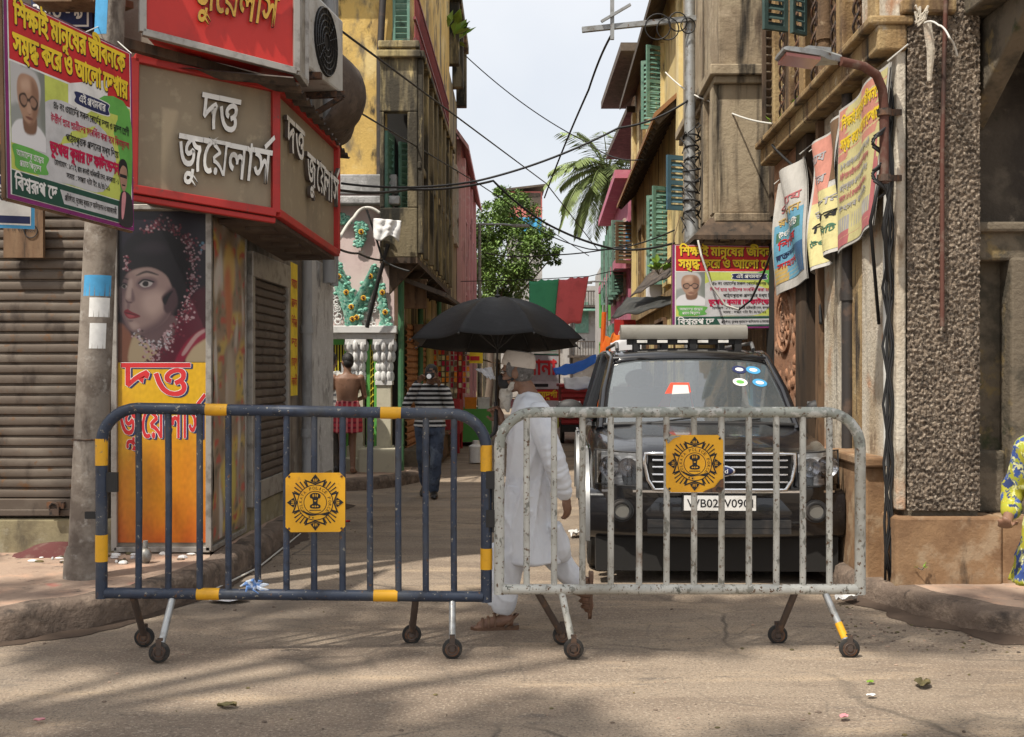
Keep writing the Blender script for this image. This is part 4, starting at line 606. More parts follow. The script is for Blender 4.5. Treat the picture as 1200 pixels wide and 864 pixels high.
# open green shutter leaves that stick out of the upper window (top of frame)
def louvre(parent, a, b, z0, z1, mt, th=.04, name='shutter', nsl=None):
    a = Vector(a); b = Vector(b); u = (b-a).normalized(); nn = Vector((-u.y, u.x, 0)); L = (b-a).length; H = z1-z0
    m = MB(); fw = min(.07, L*.16)
    def bx(s0, s1, h0, h1, t0, t1): m.hexa(a+u*s0+Vector((0, 0, z0+h0))+nn*t0, a+u*s1+Vector((0, 0, z0+h0))+nn*t0, a+u*s1+Vector((0, 0, z0+h1))+nn*t0, a+u*s0+Vector((0, 0, z0+h1))+nn*t0, nn*(t1-t0))
    bx(0, fw, 0, H, -th/2, th/2); bx(L-fw, L, 0, H, -th/2, th/2)
    for h in (0, H/2-fw/2, H-fw): bx(fw, L-fw, h, h+fw, -th/2, th/2)
    k = nsl or max(6, int(H/.085))
    for i in range(k):
        h = H*(i+.5)/k
        p = a+u*fw+Vector((0, 0, z0+h)); q = a+u*(L-fw)+Vector((0, 0, z0+h))
        m.hexa(p+nn*th*.45+Vector((0, 0, -.03)), q+nn*th*.45+Vector((0, 0, -.03)), q-nn*th*.45+Vector((0, 0, .03)), p-nn*th*.45+Vector((0, 0, .03)), (0, 0, .012))
    return m.build(name, mt, parent)
louvre(C_, rw(10.0, 0, .05), (XR(10)-.2, 9.9, 0), 4.62, 6.4, 'shutter_teal')
louvre(C_, rw(10.8, 0, .05), (XR(10.8)-.3, 10.7, 0), 4.9, 6.4, 'shutter_teal')
louvre(C_, (XR(11.6)-.14, 11.6, 0), (XR(11.6)+.1, 11.6, 0), 4.2, 6.4, 'wood_dark')
# pipes on the street wall
mat('pipe_black', (.035, .03, .028), [((.09, .06, .045), 7, .5, .7)], .6)
m = MB(); m.tube([rw(8.66, .15, .02), rw(8.66, 3.76, .02)], .05, 12)
for z in (.9, 2.15, 2.2, 3.3): m.cyl(rw(8.66, z, .02), rw(8.66, z+.05, .02), .06, 12)
m.build('drainpipe', 'pipe_black', C_, smooth=40)
m = MB(); m.tube([rw(9.4, 4.0, .02), rw(9.4, 8, .02)], .06, 12)
for z in (4.4, 5.6): m.cyl(rw(9.4, z, .02), rw(9.4, z+.12, .02), .075, 12)
m.build('drainpipe', 'plaster_brown', C_, smooth=40)
mat('pipe_white', (.6, .6, .57), [((.35, .33, .3), 8, .5, .7, (1, 1, .3))], .5)
m = MB(); m.tube([(2.575, 7.62, .95), (2.57, 7.62, 2.6), (2.6, 7.62, 3.7)], .022, 10); m.build('conduit', 'pipe_white', C_, smooth=60)
m = MB()
for k in range(4): m.tube([(2.55+.012*k+.02*math.sin(z*3+k), 7.58-.01*k, .17+z*.2) for z in range(18)], .009, 6)
m.build('cable', 'cable_black', C_, smooth=180)
# the rough pillar: pebble dash between plain margins
m = MB(); m.use('plaster_pale').box(2.60, 2.665, 7.5, 8.25, .66, 8)
m.build('pillar_margin', None, C_, bevel=.012)
def peb(u, v):
    x = 2.665+u*.49; z = .66+v*3.95
    a = noise.noise(Vector((x*52, z*44, 0)))+.7*noise.noise(Vector((x*105, z*95, 5)))
    return Vector((x, 7.5-.02-.021*a+.01*noise.noise(Vector((x*5, z*4, 1))), z))
m = MB(); m.grid(peb, 76, 480); m.build('pillar', 'pebble_dash', C_, smooth=180)
m = MB(); m.box(2.66, 3.16, 7.53, 8.25, .6, 8); m.build('pillar_core', 'stone_mossy', C_)
def peb2(u, v):
    x = 3.155; y = 7.5+u*.5; z = .66+v*3.95
    a = noise.noise(Vector((y*52, z*44, 7)))+.7*noise.noise(Vector((y*105, z*95, 5)))
    return Vector((x+.02*a, y, z))
m = MB(); m.grid(peb2, 40, 260); m.build('pillar_return', 'pebble_dash', C_, smooth=180)
m = MB(); m.box(2.58, 3.3, 7.46, 8.25, .1, .62); m.box(3.3, 6, 7.48, 8.25, .1, .62); m.box(3.55, 3.95, 7.44, 7.5, .1, .62); m.build('pillar_base', 'plaster_orange', C_, bevel=.02)
for z0, e in ((4.0, 0), (4.32, .02)):
    m = MB(); m.box(2.62-e, 2.98+e, 7.42-e, 7.56, z0, z0+.1); m.build('pillar_moulding', 'plaster_ochre', C_, bevel=.02)
mat('conduit_red', (.2, .07, .045), [((.3, .2, .15), 9, .5, .68), ((.08, .045, .035), 6, .5, .7, (1, 1, .3))], .75)
m = MB(); m.tube([(2.885, 7.44, 1.9), (2.885, 7.44, 3.1), (2.9, 7.43, 3.9), (2.9, 7.4, 4.4)], .015, 10); m.build('conduit', 'conduit_red', C_, smooth=60)
# recess right of the pillar, mossy string course, niche, balcony
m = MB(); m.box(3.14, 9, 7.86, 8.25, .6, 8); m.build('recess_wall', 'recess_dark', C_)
m = MB(); m.box(3.15, 6, 7.62, 7.9, 2.36, 2.6); m.box(3.13, 6, 7.56, 7.9, 2.55, 2.62); m.build('string_course', 'stone_mossy', C_, bevel=.02)
m = MB(); m.box(3.42, 3.7, 7.6, 7.9, .6, 2.38); m.box(3.14, 3.45, 7.78, 7.9, .6, 2.38); m.box(3.14, 3.42, 7.68, 7.9, .62, 1.05); m.build('niche_frame', 'stone_mossy', C_, bevel=.02)
m = MB(); m.box(3.05, 6.5, 6.75, 7.86, 4.0, 4.12); m.box(3.35, 6.5, 6.55, 7.86, 4.12, 4.3)
for x in (3.2, 3.75, 4.3): m.prism([(x, 7.86, 3.3), (x, 6.7, 4.0), (x, 7.86, 4.0)], (.14, 0, 0))
m.build('balcony', 'stone_mossy', C_, bevel=.015)
m = MB(); m.box(3.3, 6.5, 6.7, 6.8, 4.3, 4.55); m.box(3.3, 6.5, 6.66, 6.84, 4.8, 4.9)
for i in range(14): m.box(3.35+i*.22, 3.41+i*.22, 6.72, 6.78, 4.5, 4.82)
m.build('railing', 'wood_dark', C_)
# ================================================================ left: lane, shrine porch, yellow house with mouldy box balcony
mat('plaster_yellow', (.62, .42, .13), [((.72, .56, .26), 1.6, .45, .68), ((.42, .28, .1), 3, .5, .68, (1, 1, .5)), ((.2, .16, .1), 1.8, .52, .64, (1, 1, .45)), ((.05, .042, .03), 3.5, .54, .66, (1, 1, .35))], .92, bump=(26, .5, .015))
mat('plaster_mould', (.2, .165, .1), [((.4, .32, .15), 2.5, .5, .66, (1, 1, .16)), ((.055, .047, .033), 3.2, .42, .56, (1, 1, .14)), ((.5, .4, .2), 6, .58, .7, (1, 1, .18)), ((.02, .019, .014), 2, .52, .64, (1, 1, .3))], .95, bump=(26, .6, .02))
mat('plaster_mould_yellow', (.4, .32, .16), [((.52, .44, .26), 2.5, .48, .66, (1, 1, .12)), ((.11, .09, .055), 3.2, .44, .58, (1, 1, .1)), ((.025, .022, .016), 4, .52, .64, (1, 1, .14))], .95, bump=(26, .5, .02))
mat('ledge_grey', (.42, .42, .42), [((.24, .24, .24), 3, .45, .65), ((.6, .6, .6), 7, .55, .72), ((.08, .08, .08), 5, .6, .72, (1, 1, .4))], .92, bump=(26, .5, .02))
mat('shrine_pink', (.7, .56, .54), [((.6, .46, .45), 3, .45, .68), ((.74, .66, .64), 6, .55, .72)], .85)
mat('shrine_white', (.68, .68, .67), [((.5, .5, .49), 8, .5, .7)], .7)
mat('shrine_cream', (.55, .52, .4), [((.42, .39, .3), 5, .48, .7)], .85)
mat('mosaic_teal', (.16, .44, .33), [((.34, .6, .48), 16, .5, .6), ((.02, .13, .12), 24, .54, .62), ((.5, .62, .55), 30, .6, .66)], .5, bump=(40, .5, .01))
mat('petal_yellow', (.75, .42, .03), rough=.6); mat('seed_brown', (.12, .04, .015), rough=.8)
mat('gate_green', (.1, .36, .07), rough=.55); mat('gate_yellow', (.62, .52, .04), rough=.5)
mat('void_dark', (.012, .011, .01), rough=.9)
mat('shutter_orange', (.34, .15, .06), [((.44, .24, .12), 4, .48, .7), ((.14, .07, .035), 8, .55, .7)], .7, .1)
D_ = thing('shrine_porch', 'small pink shrine porch with white columns and sunflower mosaic vines, beside the lane', 'shrine', (-2.1, 15.9, .16))
XW, XE = -3.3, -1.68
m = MB(); m.box(XW, XE-.02, 16.0, 17.6, 2.25, 4.15); m.build('wall', 'shrine_pink', D_)
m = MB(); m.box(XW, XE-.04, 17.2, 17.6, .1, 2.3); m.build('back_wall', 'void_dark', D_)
m = MB(); m.box(XW, XE+.03, 15.88, 17.6, 4.15, 4.42); m.box(XW, XE+.08, 15.8, 17.6, 3.98, 4.1); m.build('parapet', 'ledge_grey', D_, bevel=.02)
m = MB(); m.box(XW, XE+.03, 15.86, 16.1, 2.14, 2.25); m.box(XW, XE+.0, 15.92, 16.1, 2.06, 2.14); m.build('cornice', 'shrine_white', D_, bevel=.012)
m = MB(); m.box(XW, XE+.05, 15.8, 17.3, .05, .36); m.box(XE-.5, XE+.03, 15.72, 16.2, .1, .5); m.build('step', 'shrine_cream', D_, bevel=.02)
for xc in (-2.245, -1.845):
    m = MB().use('shrine_cream'); m.box(xc-.1, xc+.1, 15.95, 16.15, .36, 1.45); m.box(xc-.13, xc+.13, 15.92, 16.18, .36, .52)
    m.use('shrine_white'); m.box(xc-.12, xc+.12, 15.93, 16.17, 1.4, 1.46); m.box(xc-.15, xc+.15, 15.9, 16.2, 1.98, 2.06)
    for (z, w) in ((1.46, .11), (1.6, .1), (1.75, .13), (1.9, .15)):
        for k in range(5):
            a = -math.pi/2+(k-2)*.6; m.ell((xc+w*math.sin((k-2)*.7), 16.04-w*math.cos((k-2)*.7), z+.06), (.04, .04, .085), 8, 6)
    m.box(xc-.1, xc+.1, 15.95, 16.15, 1.46, 1.98)
    m.build('column', None, D_, smooth=40)
m = MB(); 
for x0 in (-2.66, -2.1): m.box(x0, x0+.05, 16.0, 16.06, .36, 2.06)
m.box(-2.42, -2.37, 16.0, 16.06, .36, 2.06); m.box(-1.99, -1.95, 16.0, 16.06, .36, 2.06); m.box(-2.66, -1.95, 16.0, 16.06, 1.98, 2.06); m.build('gate_frame', 'gate_green', D_)
m = MB()
for i in range(4): m.box(-2.05+.028*i, -2.04+.028*i, 16.02, 16.04, .4, 2.0)
for i in range(17): m.tube([(-2.05, 16.01, .45+i*.095), (-1.995, 16.01, .5+i*.095), (-1.95, 16.01, .44+i*.095)], .009, 5)
for i in range(6): m.box(-2.6+.04*i, -2.585+.04*i, 16.03, 16.05, .4, 2.0)
m.build('grille', 'gate_yellow', D_)
def vine(pts, rad, nfl):
    m = MB().use('mosaic_teal'); m.tube(pts, rad, 10, flat=.35)
    for i in range(60):
        t = rnd.random()*(len(pts)-1.01); k = int(t); p = Vector(pts[k]).lerp(Vector(pts[k+1]), t-k)
        r = rad[k]*1.0
        m.ell(p+Vector((rnd.uniform(-r, r), -r*.3, rnd.uniform(-r, r)*.6)), (.035, .02, .03), 6, 4)
    for i in range(nfl):
        t = (i+.4)/nfl*(len(pts)-1); k = min(int(t), len(pts)-2); p = Vector(pts[k]).lerp(Vector(pts[k+1]), t-k)+Vector((rnd.uniform(-.03, .03), -rad[k]*.45-.02, 0))
        m.use('petal_yellow')
        for q in range(9):
            a = q*math.pi*2/9; m.ell(p+Vector((.03*math.cos(a), 0, .03*math.sin(a))), (.013, .008, .013), 6, 4)
        m.use('seed_brown').ell(p+Vector((0, -.01, 0)), (.019, .012, .019), 8, 5)
    return m.build('mosaic_vine', None, D_, smooth=60)
vine([P(386, 300, 15.95), P(396, 322, 15.95), P(406, 345, 15.95), P(412, 366, 15.95), P(414, 382, 15.95)], [.11, .14, .15, .14, .13], 5)
vine([P(440, 312, 15.95), P(432, 335, 15.95), P(424, 352, 15.95), P(417, 370, 15.95), P(414, 382, 15.95)], [.07, .11, .13, .12, .11], 3)
vine([P(446, 335, 15.95), P(449, 355, 15.95), P(452, 383, 15.95)], [.05, .08, .09], 2)
vine([P(424, 262, 15.95), P(423, 275, 15.95), P(421, 287, 15.95)], [.09, .07, .03], 1)
vine([P(395, 262, 15.95), P(400, 254, 15.95), P(406, 262, 15.95)], [.05, .07, .04], 0)
m = MB()
for i in range(26):
    p = P(rnd.uniform(382, 397), rnd.uniform(338, 378), 15.97); m.ring(p, (0, 1, 0), rnd.uniform(.025, .05), .01, 10, 5)
for i in range(18):
    p = P(rnd.uniform(424, 440), rnd.uniform(352, 380), 15.97); m.ring(p, (0, 1, 0), rnd.uniform(.02, .045), .01, 10, 5)
m.build('scrollwork', 'shrine_white', D_, smooth=180)
m = MB().use('black_paint'); mp = frame(P(399, 439, 15.85), (1, 0, 0), (0, 0, 1)); m.box(-2.45, -2.30, 15.84, 15.88, 1.55, 1.73); mp = frame((-2.435, 15.835, 1.565), (1, 0, 0), (0, 0, 1)); rect(m, mp, 0, 0, .12, .15, 'print_grey', .003)
solo(m, 'picture_frame', None, 'small black framed notice hung on the shrine column', 'picture')
m = MB(); m.tube([P(455, 286, 15.6), P(443, 330, 15.65), P(430, 384, 15.75)], .03, 8); solo(m, 'leaning_post', 'black_paint', 'dark slanting timber prop leaning across the shrine front', 'post')
mat('cloth_white', (.72, .72, .72), [((.55, .55, .55), 6, .5, .7)], .9)
m = MB()
def cl(u, v): 
    p = P(438+32*u-3*v*u, 256+3*u+(22+4*math.sin(u*7))*v, 15.45-.10*math.sin(math.pi*u)-.05*v+.022*math.sin(u*17+v*3)); return p+Vector((0, .02*noise.noise(Vector((u*4, v*5, 1))), 0))
m.grid(cl, 28, 14); o = m.build('bundle', 'cloth_white'); o.name = 'cloth_bundle'
tag(o, 'crumpled white cloth bundle tied above the shrine under the mouldy balcony', 'cloth'); s_ = o.modifiers.new('s', 'SOLIDIFY'); s_.thickness = .012; o.data.polygons.foreach_set('use_smooth', [True]*len(o.data.polygons))

E_ = thing('yellow_house', 'stained yellow house with a mouldy overhanging box balcony, left of the street', 'building', (-2.4, 17, 0))
def xe(d): return -1.33+.012*(d-15.6)                      # face of the overhanging box
m = MB(); m.prism([(-9, 16.3, 4.3), (-1.55, 16.3, 4.3), (-1.3, 23, 4.3), (-9, 23, 4.3)], (0, 0, 7.6)); m.build('wall', 'plaster_yellow', E_)
m = MB(); m.box(-9, -1.75, 16.05, 16.3, 7.35, 7.5); m.build('cornice', 'plaster_yellow', E_, bevel=.02)
m = MB(); m.prism([(-9, 17.6, .05), (-1.66, 17.6, .05), (-1.45, 23, .05), (-9, 23, .05)], (0, 0, 4.3)); m.build('lower_wall', 'plaster_mould_yellow', E_)
# the box balcony: front with one opening, a long side with battens
X0 = -1.86
m = MB()
fx = xe(15.6)
m.box(X0, fx, 15.6, 15.75, 5.25, 6.15); m.box(X0, X0+.06, 15.6, 15.75, 3.9, 5.25); m.box(fx-.14, fx, 15.6, 15.75, 3.9, 5.25); m.box(X0, fx, 15.6, 15.75, 3.2, 3.9)
m.prism([(X0, 15.75, 6.1), (fx, 15.75, 6.1), (xe(22.5), 22.5, 6.1), (X0, 22.5, 6.1)], (0, 0, .06)); m.prism([(X0, 15.75, 3.2), (fx, 15.75, 3.2), (xe(22.5), 22.5, 3.2), (X0, 22.5, 3.2)], (0, 0, .06))
m.build('balcony_box', 'plaster_mould', E_, bevel=.015)
m = MB(); m.prism([(fx-.08, 15.75, 3.26), (fx, 15.75, 3.26), (xe(22.5), 22.5, 3.26), (xe(22.5)-.08, 22.5, 3.26)], (0, 0, 2.84)); m.build('balcony_side', 'plaster_mould_yellow', E_)
m = MB(); m.box(X0-.04, fx+.05, 15.52, 15.78, 6.0, 6.1); m.box(X0-.02, fx+.03, 15.55, 15.75, 6.14, 6.24); m.prism([(fx, 15.55, 6.0), (fx+.1, 15.55, 6.0), (xe(22.5)+.1, 22.5, 6.0), (xe(22.5), 22.5, 6.0)], (0, 0, .1))
m.prism([(fx, 15.6, 4.45), (fx+.05, 15.6, 4.45), (xe(22.5)+.05, 22.5, 4.45), (xe(22.5), 22.5, 4.45)], (0, 0, .1)); m.build('moulding', 'plaster_mould', E_, bevel=.015)
for d in [15.62, 16.5, 17.4, 18.3, 19.2, 20.1, 21.0, 21.9]:
    m = MB(); m.hexa((xe(d)+.001, d, 3.26), (xe(d+.2)+.001, d+.2, 3.26), (xe(d+.2)+.001, d+.2, 6.0), (xe(d)+.001, d, 6.0), (.07, 0, 0)); m.build('batten', 'plaster_mould', E_, bevel=.01)
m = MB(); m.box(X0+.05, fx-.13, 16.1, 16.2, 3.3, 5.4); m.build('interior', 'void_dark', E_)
louvre(E_, (X0+.08, 15.68, 0), (X0+.14, 16.1, 0), 3.9, 5.0, 'shutter_green'); louvre(E_, (-1.62, 15.95, 0), (-1.5, 16.08, 0), 3.6, 4.9, 'shutter_green')
m = MB(); m.tube([(-1.93, 16.2, 4.4), (-1.93, 16.2, 6.2), (-1.85, 16.15, 7.6)], .05, 10); m.build('drainpipe', 'pipe_black', E_, smooth=60)
m = MB()                                                   # red lattice railing on the roof of the box
mat('iron_red', (.2, .035, .035), [((.1, .03, .025), 8, .5, .7)], .6)
for i in range(46):
    d = 15.75+i*.15; m.tube([(xe(d)-.05, d, 6.16), (xe(d)-.05, d+.15, 7.0)], .014, 5); m.tube([(xe(d)-.05, d+.15, 6.16), (xe(d)-.05, d, 7.0)], .014, 5)
for z in (6.3, 6.6, 7.02): m.beam((xe(15.7)-.05, 15.7, z), (xe(22.5)-.05, 22.5, z), .04, .04)
m.build('railing', 'iron_red', E_)
louvre(E_, (-1.75, 16.28, 0), (-1.5, 16.28, 0), 6.3, 8.2, 'shutter_green')
m = MB(); m.prism([(X0, 15.6, 3.2), (fx, 15.6, 3.2), (xe(22.5), 22.5, 3.2), (X0, 22.5, 3.2)], (0, 0, -.08))
for d in (15.8, 17, 18.2, 19.4, 20.6, 21.8): m.prism([(-1.75, d, 2.7), (xe(d)-.02, d, 3.12), (-1.75, d, 3.12)], (0, .12, 0))
m.build('bracket', 'wood_dark', E_)
# ground-floor shops below the box
m = MB(); slats(m, (-1.64, 17.0, 0), (-1.52, 19.2, 0), .35, 2.35, (1, 0, 0), .1, .03); m.build('shutter', 'shutter_orange', E_, smooth=40)
mat('post_green', (.05, .15, .07), [((.1, .2, .1), 6, .5, .7), ((.03, .06, .03), 9, .55, .7)], .7)
for q in ((-1.6, 16.0), (-1.5, 18.2), (-1.4, 21.3)):
    m = MB(); m.tube([(*q, .1), (*q, 3.2)], .045, 8); m.build('post', 'post_green', E_)
m = MB(); m.hexa((-1.66, 16.6, .1), (-1.45, 22, .1), (-1.45, 22, .42), (-1.66, 16.6, .42), (.25, 0, 0)); m.build('step', 'stone_mossy', E_, bevel=.02)
mat('door_ochre', (.42, .36, .12), [((.3, .26, .09), 4, .5, .7, (1, 1, .2))], .7)
for d in (19.4, 20.0, 20.6):
    m = MB(); m.hexa((-1.5+.03*(d-19.4), d, .4), (-1.48+.03*(d-19.4), d+.5, .4), (-1.48+.03*(d-19.4), d+.5, 2.5), (-1.5+.03*(d-19.4), d, 2.5), (.06, 0, 0)); m.build('door', 'door_ochre', E_, bevel=.01)
def meter(x, y, z, w, label, dx=.2):
    m = MB(); m.box(x-w/2, x+w/2, y, y+.2, z, z+w*1.2); m.box(x-w/2-.02, x+w/2+.02, y-.01, y+.2, z+w*1.2, z+w*1.2+.03); m.box(x-w*.2, x+w*.2, y-.015, y, z+w*.2, z+w*.7)
    solo(m, 'meter_box', 'wood_brown', label, 'box')
meter(-1.47, 16.7, 2.55, .34, 'brown wooden meter box just under the mouldy balcony, the upper larger one'); meter(-1.42, 17.6, 2.0, .26, 'smaller brown wooden meter box below the mouldy balcony')
m = MB(); m.hexa((-1.7, 16.3, 3.0), (-1.0, 16.6, 2.75), (-.85, 20.5, 2.75), (-1.6, 20.5, 3.0), (0, 0, .03)); m.beam((-1.7, 16.3, 2.98), (-1.0, 16.6, 2.73), .05, .05); m.beam((-1.0, 16.6, 2.73), (-.85, 20.5, 2.73), .05, .05)
for k in range(7): m.beam((-1.65, 16.9+.55*k, 2.97), (-.97+.02*k, 16.9+.55*k, 2.74), .03, .03)
o = solo(m, 'tin_awning', 'tin_dark', 'rusty tin awning over the shops under the mouldy balcony', 'awning')

mat('plaster_pinkred', (.66, .38, .36), [((.56, .29, .28), 3, .45, .68, (1, 1, .3)), ((.68, .5, .47), 5, .55, .7), ((.15, .09, .085), 4, .58, .72, (1, 1, .3)), ((.025, .02, .015), 2.3, .55, .68, (1, 1, .1))], .9)
def windows(root, x_of, ds, zs, w, h, face, frame_m='plaster_pale', pane='void_dark', sh=None):
    for d in ds:
        for z in zs:
            m = MB().use(frame_m); x = x_of(d)
            for (a, b, c, e) in ((d-w/2, d+w/2, z-.06, z), (d-w/2, d+w/2, z+h, z+h+.06), (d-w/2-.06, d-w/2, z-.06, z+h+.06), (d+w/2, d+w/2+.06, z-.06, z+h+.06)):
                m.hexa((x_of(a), a, c), (x_of(b), b, c), (x_of(b), b, e), (x_of(a), a, e), (face*.07, 0, 0))
            m.use(pane); a, b = d-w/2, d+w/2
            m.hexa((x_of(a), a, z), (x_of(b), b, z), (x_of(b), b, z+h), (x_of(a), a, z+h), (face*.015, 0, 0))
            win = m.build('window', None, root)
            if sh:
                louvre(root, (x_of(d-w/2), d-w/2, 0), (x_of(d-w/2)+face*w*.42, d-w/2-.15, 0), z, z+h, sh)
                louvre(root, (x_of(d+w/2), d+w/2, 0), (x_of(d+w/2)+face*w*.42, d+w/2+.12, 0), z, z+h, sh)
def block(name, label, poly, h, mt, cat='building', z=.05, cornice=None):
    b = thing(name, label, cat, (sum(p[0] for p in poly)/len(poly), sum(p[1] for p in poly)/len(poly), 0))
    m = MB(); m.prism([(x, y, z) for x, y in poly], (0, 0, h)); m.build('wall', mt, b)
    if cornice:
        cx = sum(p[0] for p in poly)/len(poly); cy = sum(p[1] for p in poly)/len(poly)
        q = [(cx+(x-cx)*1.0+(.25 if x > cx else -.25), cy+(y-cy)*1.0+(.25 if y > cy else -.25)) for x, y in poly]
        m = MB(); m.prism([(x, y, h-.2) for x, y in q], (0, 0, .25)); m.prism([(x, y, h*.62) for x, y in q], (0, 0, .14)); m.build('cornice', cornice, b, bevel=.02)
    return b
fl = lambda d: -1.25+.003*(d-23)
b = block('tall_house', 'narrow tall house with a roof terrace, behind the mouldy box balcony', [(-9, 23), (fl(23)-.1, 23), (fl(27)-.1, 27), (-9, 27)], 8.0, 'plaster_mould_yellow')
m = MB(); m.box(-3, -1.05, 23, 27, 9.3, 9.5)
for y in (23.1, 25, 26.8): m.box(-1.35, -1.1, y, y+.25, 8, 9.4)
m.box(-3, -2.8, 23, 27, 8, 9.4); m.build('roof_slab', 'plaster_mould', b, bevel=.02); windows(b, lambda d: fl(d)-.1, (24, 26), (4.6, 1), .8, 1.7, 1)
m = MB(); m.tube([(-1.4, 22.9, 8), (-1.4, 22.9, 9.9)], .03, 6); m.build('mast', 'iron_red', b)
b = block('pink_house', 'pink plastered house past the mouldy balcony, on the left row', [(-9, 27), (fl(27), 27), (fl(37), 37), (-9, 37)], 7.2, 'plaster_pinkred')
m = MB(); m.hexa((fl(26.6)-.3, 26.6, 7.6), (fl(26.6)+.2, 26.6, 6.9), (fl(37)+.2, 37, 6.9), (fl(37)-.3, 37, 7.6), (0, 0, .12)); m.build('eave', 'plaster_pinkred', b); windows(b, fl, (28.5, 30.5, 33, 35.5), (1, 3.6), .9, 1.8, 1, 'plaster_pinkred')
for d in (27.1, 29.5, 31.7, 34.2):
    m = MB(); m.hexa((fl(d), d, .1), (fl(d+.3), d+.3, .1), (fl(d+.3), d+.3, 6.8), (fl(d), d, 6.8), (.1, 0, 0)); m.build('pilaster', 'plaster_pinkred', b)
b = block('grey_house', 'low grey house behind the leafy tree, at the end of the left row', [(-9, 46), (-1.2, 46), (-.6, 60), (-9, 60)], 4.2, 'plaster_mould'); windows(b, lambda d: -1.2+.043*(d-46), (48, 51, 55), (1.2,), .9, 1.6, 1)

# ================================================================ right side, beyond the corner building
mat('plaster_tan', (.38, .31, .21), [((.27, .21, .14), 1.6, .42, .62), ((.42, .34, .24), 4, .52, .7), ((.11, .08, .055), 3, .56, .7, (1, 1, .25)), ((.025, .02, .015), 2.3, .55, .68, (1, 1, .1))], .92, bump=(22, .5, .02))
G_ = thing('box_balcony_house', 'brown house with a closed plaster box balcony above the hanging red banner, right row', 'building', (2.8, 13, 0))
m = MB(); m.prism([(XR(11.7)+.25, 11.7, .05), (8, 11.7, .05), (8, 15.9, .05), (XR(15.9)+.15, 15.9, .05)], (0, 0, 9)); m.build('wall', 'plaster_brown', G_)
bx0 = 2.29; bs = lambda d: bx0+.038*(d-12.3)
def bxl(z0, z1, o=0., d0=12.3, d1=15.7): return [(bs(d0)-o, d0-o, z0), (XR(12.3)+.3, d0-o, z0), (XR(15.7)+.3, d1, z0), (bs(d1)-o, d1, z0)], (0, 0, z1-z0)
m = MB(); m.prism(*bxl(3.35, 4.78)); m.prism(*bxl(4.98, 8.5)); m.build('balcony_box', 'plaster_tan', G_, bevel=.015)
m = MB(); m.prism(*bxl(4.78, 4.86, .06)); m.prism(*bxl(4.86, 4.98, .11)); m.prism(*bxl(3.25, 3.35, .05)); m.build('moulding', 'plaster_tan', G_, bevel=.015)
for d in (12.32, 13.1, 14.0, 14.9):
    m = MB(); m.hexa((bs(d), d, 3.35), (bs(d+.25), d+.25, 3.35), (bs(d+.25), d+.25, 4.78), (bs(d), d, 4.78), (-.06, 0, 0)); m.build('pilaster', 'plaster_tan', G_, bevel=.01)
m = MB(); m.box(2.85, 2.98, 12.15, 12.3, 3.3, 7); m.build('corner_post', 'wood_dark', G_)
m = MB(); m.hexa((1.98, 12.05, 3.08), (3.0, 12.05, 3.08), (3.0, 12.32, 3.3), (2.2, 12.32, 3.3), (0, 0, -.05)); m.hexa((1.98, 12.05, 3.08), (2.25, 12.4, 3.3), (2.4, 15.7, 3.3), (2.1, 15.7, 3.08), (0, 0, -.05))
for k in range(6): m.beam((2.05+.17*k, 12.07, 3.02), (2.25+.15*k, 12.4, 3.26), .05, .06)
m.build('canopy', 'wood_dark', G_)
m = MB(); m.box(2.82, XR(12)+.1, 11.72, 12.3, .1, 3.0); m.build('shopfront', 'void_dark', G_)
yr = lambda d: 2.62+.034*(d-15.9)
mat('plaster_cream', (.66, .53, .25), [((.72, .61, .36), 2, .48, .7), ((.42, .31, .16), 3, .5, .68, (1, 1, .3)), ((.15, .12, .08), 4, .56, .7, (1, 1, .25)), ((.025, .02, .015), 2.3, .55, .68, (1, 1, .1))], .92, bump=(24, .4, .015))
b = H_ = block('cream_house', 'cream yellow house with green louvred shutters and sloping eaves, right row', [(yr(15.9), 15.9), (9, 15.9), (9, 27), (yr(27), 27)], 8.6, 'plaster_cream')
mat('eave_dark', (.09, .07, .055), [((.15, .12, .09), 5, .5, .7), ((.04, .033, .028), 9, .5, .7)], .9)
mat('tile_rust', (.28, .14, .06), [((.38, .22, .1), 4, .48, .7), ((.1, .06, .04), 7, .55, .7)], .9)
m = MB(); m.hexa((yr(15.9)-.38, 16.2, 7.75), (yr(27)-.38, 27, 7.95), (yr(27)+.2, 27, 8.5), (yr(15.9)+.2, 16.2, 8.3), (0, 0, .12)); m.build('eave', 'eave_dark', b)
m = MB(); m.hexa((yr(17.3)-.45, 17.3, 5.55), (yr(27)-.45, 27, 5.55), (yr(27)+.05, 27, 6.0), (yr(17.3)+.05, 17.3, 6.0), (0, 0, .08)); m.build('lower_eave', 'tile_rust', b)
for k in range(24):
    m = MB(); m.beam((yr(17.4+.4*k)-.4, 17.4+.4*k, 5.5), (yr(17.4+.4*k), 17.4+.4*k, 5.9), .07, .09); m.build('rafter', 'eave_dark', b)
windows(b, yr, (19.4,), (3.15,), .8, 1.6, -1, 'plaster_cream', 'void_dark', 'shutter_green'); windows(b, yr, (22.4, 24.8), (3.15,), .8, 1.6, -1, 'plaster_ochre', 'wood_brown')
windows(b, yr, (20.6,), (6.2,), .8, 1.3, -1, 'plaster_cream', 'void_dark', 'shutter_green'); windows(b, yr, (24.5,), (6.2,), .8, 1.2, -1, 'plaster_ochre', 'void_dark')
windows(b, yr, (17.2, 20.5, 24), (.4,), 1.6, 2.1, -1, 'wood_brown', 'void_dark')
m = MB(); m.hexa((yr(15.9)-.1, 15.9, 2.75), (yr(27)-.1, 27, 2.75), (yr(27)-.1, 27, 2.95), (yr(15.9)-.1, 15.9, 2.95), (.3, 0, 0)); m.build('string_course', 'plaster_ochre', b)
